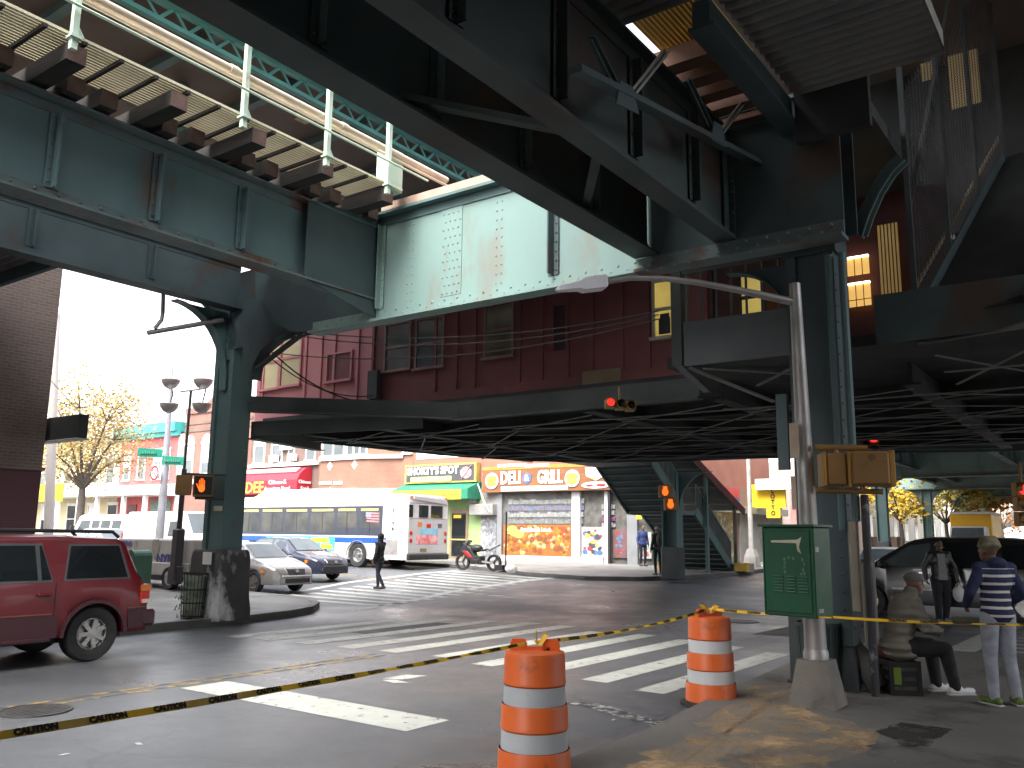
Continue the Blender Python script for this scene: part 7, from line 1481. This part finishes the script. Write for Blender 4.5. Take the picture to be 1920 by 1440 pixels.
person('person seen from behind in a navy white striped hooded top and pale grey jeans', wl_, 6, stripes(), mat('pale_grey_denim', (.36,.375,.42), (.24,.255,.30), 7, .85, bump=.5, bscale=12, stretch=(1,1,1.6)), mat('green_black_trainers', (.035,.06,.02), (.14,.22,.03), 14, .5), M['skin_dark'],
       dict(elL=(-.31,-.02,1.17), wrL=(-.22,.20,1.02), elR=(.29,-.03,1.15), wrR=(.22,.18,1.02), knL=(-.12,.0,.50), anL=(-.13,-.03,.09), toL=(-.17,.12,.035), anR=(.13,-.03,.09), toR=(.18,.12,.035), head=(-.02,.05,1.60)), 1.72, mat('dark_patterned_wrap', (.06,.055,.035), (.30,.27,.16), 9, .8, bump=.4, bscale=14), 'wrap', 1.08, 1.1, hood=True, look=.3)
# seated man on crate
sc = G(1690, 1300, .1)
crate = thing('milk_crate', 'black plastic crate with a green patch under the seated man', 'crate', loc=(sc[0], sc[1], .1), rot=36-4)
cb = MB(); 
for z in (0,.10,.20,.30): cb.box(-.17,.17,-.17,-.155,z,z+.06).box(-.17,.17,.155,.17,z,z+.06).box(-.17,-.155,-.154,.154,z,z+.06).box(.155,.17,-.154,.154,z,z+.06)
for sx in (-1,1):
    for sy in (-1,1): cb.box(sx*.172,sx*.13,sy*.172,sy*.13,0,.37)
part('frame', cb, M['black'], crate); part('liner', MB().box(-.15,.15,-.152,.15,.005,.33), mat('plastic_bag_liner', (.03,.032,.03), (.10,.11,.10), 7, .35, bump=.5, bscale=18), crate); part('green_patch', MB().box(-.13,-.05,-.178,-.173,.12,.30), mat('lime_patch', (.16,.24,.03), rough=.5), crate)
seat = .42
sit = dict(pelvis=(0,-.02,seat+.12), waist=(0,.02,seat+.27), chest=(0,.10,seat+.47), neck=(0,.17,seat+.635), head=(0,.235,seat+.765), shR=(.18,.12,seat+.58), elR=(.25,.20,seat+.31), wrR=(.10,.42,seat+.26), shL=(-.18,.12,seat+.58), elL=(-.25,.20,seat+.31), wrL=(-.08,.44,seat+.27),
           hipR=(.09,.05,seat+.09), knR=(.14,.46,seat+.07), anR=(.12,.56,.09), toR=(.13,.74,.035), hipL=(-.09,.05,seat+.09), knL=(-.13,.44,seat+.08), anL=(-.12,.48,.09), toL=(-.13,.66,.035))
person('person seated on a black crate in a tan padded coat and grey cap', (sc[0], sc[1], .1), -86, quilt(), mat('black_trousers', (.022,.022,.025), (.012,.012,.014), 7, .85, bump=.8, bscale=15), mat('white_trainers', (.72,.72,.72), (.62,.62,.62), 8, .5), M['skin_mid'], sit, 1.76, mat('grey_cap', (.15,.14,.13), (.115,.107,.10), 6, .8), 'cap', 1.32, 1.25, hem=.03, collar=True, beard=mat('grey_beard', (.30,.29,.28), (.22,.21,.2), 9, .9), look=0)
# walking man with white bag
wm = toS(W(1769, 1161, 19.6)); wm = (wm[0], wm[1], 0)
t, J = person('person in an open black leather jacket and grey shirt carrying a white bag', wm, 172, mat('black_leather', (.03,.03,.032), (.018,.018,.019), 5, .36, bump=.8, bscale=14), mat('dark_jeans', (.016,.018,.026), (.012,.013,.018), 5, .85), mat('grey_trainers', (.28,.28,.29), (.2,.2,.21), 8, .6), M['skin_dark'],
       dict(wrR=(.30,.03,.93), wrL=(-.31,.04,.88), elR=(.31,-.04,1.17), elL=(-.31,-.04,1.17), knR=(.11,.09,.50), anR=(.10,.04,.09), toR=(.12,.21,.035), knL=(-.10,.0,.49), anL=(-.09,-.12,.10), toL=(-.11,.04,.035)), 1.80, mat('short_black_hair', (.015,.012,.011), rough=.9), 'short', 1.22, 1.3, voxel=.014)
k_ = 1.80/1.74
part('shirt', MB().prism([(-.08*k_,.135*k_,1.46*k_),(.08*k_,.135*k_,1.46*k_),(.075*k_,.172*k_,1.2*k_),(.1*k_,.175*k_,.90*k_),(-.1*k_,.175*k_,.90*k_),(-.075*k_,.172*k_,1.2*k_)],(0,-.05,0)), mat('grey_tee', (.27,.27,.28), (.22,.22,.23), 5, .85), t, bevel=.015)
part('cigarette', MB().tube([(.01,.105*k_,1.575*k_),(-.06,.17*k_,1.585*k_)],.0055,6), M['text_white'], t)
bgp = Vector((-.33*k_,.05*k_,.62*k_)); bg_ = thing('carrier_bag', 'white plastic carrier bag hanging from the hand of the jacketed walker', 'bag', loc=wm, rot=36+172)
part('bag', fused(MB().ell(bgp,(.13,.09,.18),None,14,9).cap(bgp+Vector((0,0,.1)), Vector((-.31*k_,.05*k_,.86*k_)), .08, .018), .012, 2), mat('white_carrier', (.66,.66,.66), (.56,.56,.56), 5, .45, bump=.5, bscale=14), bg_, smooth=3); part('handle', MB().tube([bgp+Vector((.02,0,.18)), Vector((-.31*k_,.05*k_,.88*k_))], .012, 6), M['text_white'], bg_)
# pedestrian crossing in dark clothes
pc2 = G(710, 1106)
person('person in dark hooded clothes crossing the striped crosswalk in front of the bus', pc2, 60, mat('charcoal_top', (.028,.028,.034), (.02,.02,.024), 5, .8), mat('dark_navy_trousers', (.016,.02,.034), (.012,.015,.024), 5, .85), mat('brown_boots', (.05,.04,.032), rough=.7), M['skin_dark'],
       dict(elR=(.24,.08,1.2), wrR=(.15,.22,1.40), knR=(.10,.14,.52), anR=(.10,.12,.10), toR=(.11,.28,.04), knL=(-.10,-.03,.50), anL=(-.10,-.26,.13), toL=(-.11,-.12,.05)), 1.72, mat('black_hood', (.018,.018,.02), rough=.9), 'hood', 1.06, 1.0, voxel=.02, fine=False)
# people by the deli and the stair
grp = 'people on the far pavement'
for (px, py, yaw, H, topc, trc, lab, hk, hc, dz) in [
    (1206, 1062, 200, 1.72, (.03,.05,.16), (.012,.016,.035), 'person in a dark blue top standing outside the deli door', 'short', (.03,.025,.02), .15),
    (1234, 1079, 20, 1.76, (.075,.075,.078), (.028,.028,.03), 'person in a grey jacket with a rucksack beside the stair column', 'cap', (.35,.34,.32), .15),
    (1262, 1076, 250, 1.70, (.16,.13,.12), (.02,.02,.022), 'person in a pinkish coat half hidden by the stair column', 'short', (.02,.018,.016), .15),
    (1398, 1052, 190, 1.70, (.014,.014,.015), (.52,.52,.53), 'person in a black top and white trousers beyond the stair', 'short', (.015,.013,.012), .15)]:
    c = G(px, py, .14)
    t, J = person(lab, c, yaw, mat('far_top', topc, rough=.8), mat('far_trousers', trc, rough=.85), mat('far_shoes', (.06,.05,.045), rough=.7), M['skin_mid'], {}, H, mat('far_hair', hc, rough=.9), hk, 1.05, 1.0, voxel=.022, fine=False, group=grp)
    if 'rucksack' in lab: part('rucksack', MB().ell((0,-.2,1.28),(.16,.1,.24)), mat('grey_rucksack', (.11,.11,.115), (.07,.07,.07), 6, .7), t, smooth=3)
c = toS(S(-.55+0.2, 13.0, 0)); 
# driver of the minivan
# ------------------------------------------------------------------ trees, sand, stains
def tree(label, org, h, crown_c, crown_r, cols, n=2600, leaf=.20, seed=1, trunk_r=.22, group='autumn trees'):
    random.seed(seed); t = thing('autumn_tree', label, 'tree', org=org, group=group); o = Vector(org); tr = MB(); cc = o + Vector(crown_c)
    fork = o + Vector((crown_c[0]*.25, crown_c[1]*.25, h*.36)); tr.tube([o, o.lerp(fork,.5)+Vector((.05,0,0)), fork], [trunk_r*1.25, trunk_r, trunk_r*.8], 9)
    ends = []
    for k in range(9):
        a = 6.28*k/9 + random.uniform(-.3,.3); e = cc + Vector((crown_r[0]*.72*math.cos(a), crown_r[1]*.72*math.sin(a), crown_r[2]*random.uniform(-.55,.75))); mid = fork.lerp(e,.5) + Vector((0,0,.25)); tr.tube([fork, mid, e], [trunk_r*.5, trunk_r*.28, .03], 6); ends.append(e)
        for j in range(3):
            e2 = e.lerp(mid,.3) + Vector((random.uniform(-1,1)*crown_r[0]*.35, random.uniform(-1,1)*crown_r[1]*.35, random.uniform(-.4,.9)*crown_r[2]*.3)); tr.tube([mid.lerp(e,.5), e2], [.05,.015], 5); ends.append(e2)
    part('trunk', tr, M['bark'], t, smooth=1)
    for ci, c in enumerate(cols):
        mb = MB()
        for k in range(n//len(cols)):
            ce = random.choice(ends); s = random.gauss(0,.5); q = ce + Vector((random.gauss(0,.42)*crown_r[0]*.42, random.gauss(0,.42)*crown_r[1]*.42, random.gauss(0,.42)*crown_r[2]*.40))
            u = Vector((random.gauss(0,1),random.gauss(0,1),random.gauss(0,.6))).normalized(); v = u.cross(Vector((random.gauss(0,1),random.gauss(0,1),random.gauss(0,1)))).normalized(); L = leaf*random.uniform(.6,1.3)
            mb.quad(q-u*L*.5, q+v*L*.32, q+u*L*.5, q-v*L*.32)
        part('leaves', mb, mat('autumn_leaves', c, tuple(x*.6 for x in c), 1.5, .7), t, kind='stuff')
    return t
M['bark'] = mat('bark', (.10,.08,.065), (.065,.055,.045), 5, .9, bump=.5)
p = P(150, 960, 47)
tree('yellow leaved street tree beside the brick building in front of pale houses', (p[0], p[1], .55), 9.5, (0,0,6.6), (3.0,3.0,3.4), [(.60,.42,.14),(.66,.50,.22),(.52,.34,.12),(.46,.40,.18)], 9000, .17, 5)
for k, (px, py, Y, r, cols, lab) in enumerate([(1690,1000,62,(3.2,3.2,2.2),[(.62,.40,.02),(.70,.50,.06)],'golden tree seen through the first distant arch'),(1850,1000,74,(3.0,3.0,2.6),[(.60,.30,.03),(.50,.26,.06)],'orange tree seen through the third distant arch'),(1775,1000,68,(3.2,3.2,2.4),[(.64,.44,.05),(.50,.46,.10)],'yellow green tree seen through the second distant arch'),(1880,1000,95,(3.4,3.4,3.0),[(.55,.25,.06),(.45,.2,.08)],'rust coloured tree far down the road')]):
    p = P(px, py, Y); tree(lab, (p[0], p[1], .55), 7, (0,0,4.6), r, cols, 1500, .34, 20+k, .16)
# sand and stains on the near corner
def patchy(name, col, col2, thr, scale=2.2, soft=.14):
    m = mat(name, col, col2, 3, .9, bump=.3, bscale=90); n = m.node_tree; L = n.links.new; tc = n.nodes['Texture Coordinate']; no = n.nodes.new('ShaderNodeTexNoise'); no.inputs['Scale'].default_value = scale; no.inputs['Detail'].default_value = 10; no.inputs['Roughness'].default_value = .72; L(tc.outputs['Object'], no.inputs['Vector'])
    r = n.nodes.new('ShaderNodeMapRange'); r.inputs[1].default_value = thr; r.inputs[2].default_value = thr+soft; L(no.outputs[0], r.inputs[0]); L(r.outputs[0], n.nodes['Principled BSDF'].inputs['Alpha']); return m
def gpoly(pts, dz): return [G(x, y, dz)[:2] for x, y in pts]
random.seed(11)
def ragged(pts, j=.07):
    out = []
    for p, q in zip(pts, pts[1:]+pts[:1]):
        for k in range(5): f = k/5; out.append((p[0]+(q[0]-p[0])*f+random.gauss(0,j), p[1]+(q[1]-p[1])*f+random.gauss(0,j)))
    return out
sandp = ragged(gpoly([(1150,1470),(1240,1400),(1330,1345),(1420,1290),(1490,1280),(1500,1330),(1640,1370),(1640,1400),(1520,1440),(1480,1475)], .1))
solo('sand', sheet([sandp], .1035), patchy('spilt_orange_sand', (.64,.42,.22), (.46,.32,.18), .41, 2.6, .26), kind='stuff', org=(0,0,0))
sand2 = ragged(gpoly([(1120,1450),(1200,1395),(1290,1345),(1330,1335),(1300,1375),(1200,1440),(1180,1470)], .0), .04)
solo('sand', sheet([sand2], .0065), patchy('sand_in_gutter', (.42,.29,.16), (.30,.22,.13), .46, 2.5), kind='stuff', org=(0,0,0))
st_ = ragged(gpoly([(1640,1372),(1690,1355),(1740,1362),(1790,1368),(1760,1385),(1740,1400),(1690,1398),(1670,1385)], .1), .012)
solo('dark_stain', sheet([st_], .1045), patchy('oily_stain', (.022,.018,.016), (.03,.025,.022), .40, 2.2, .12), kind='structure', org=(0,0,0))
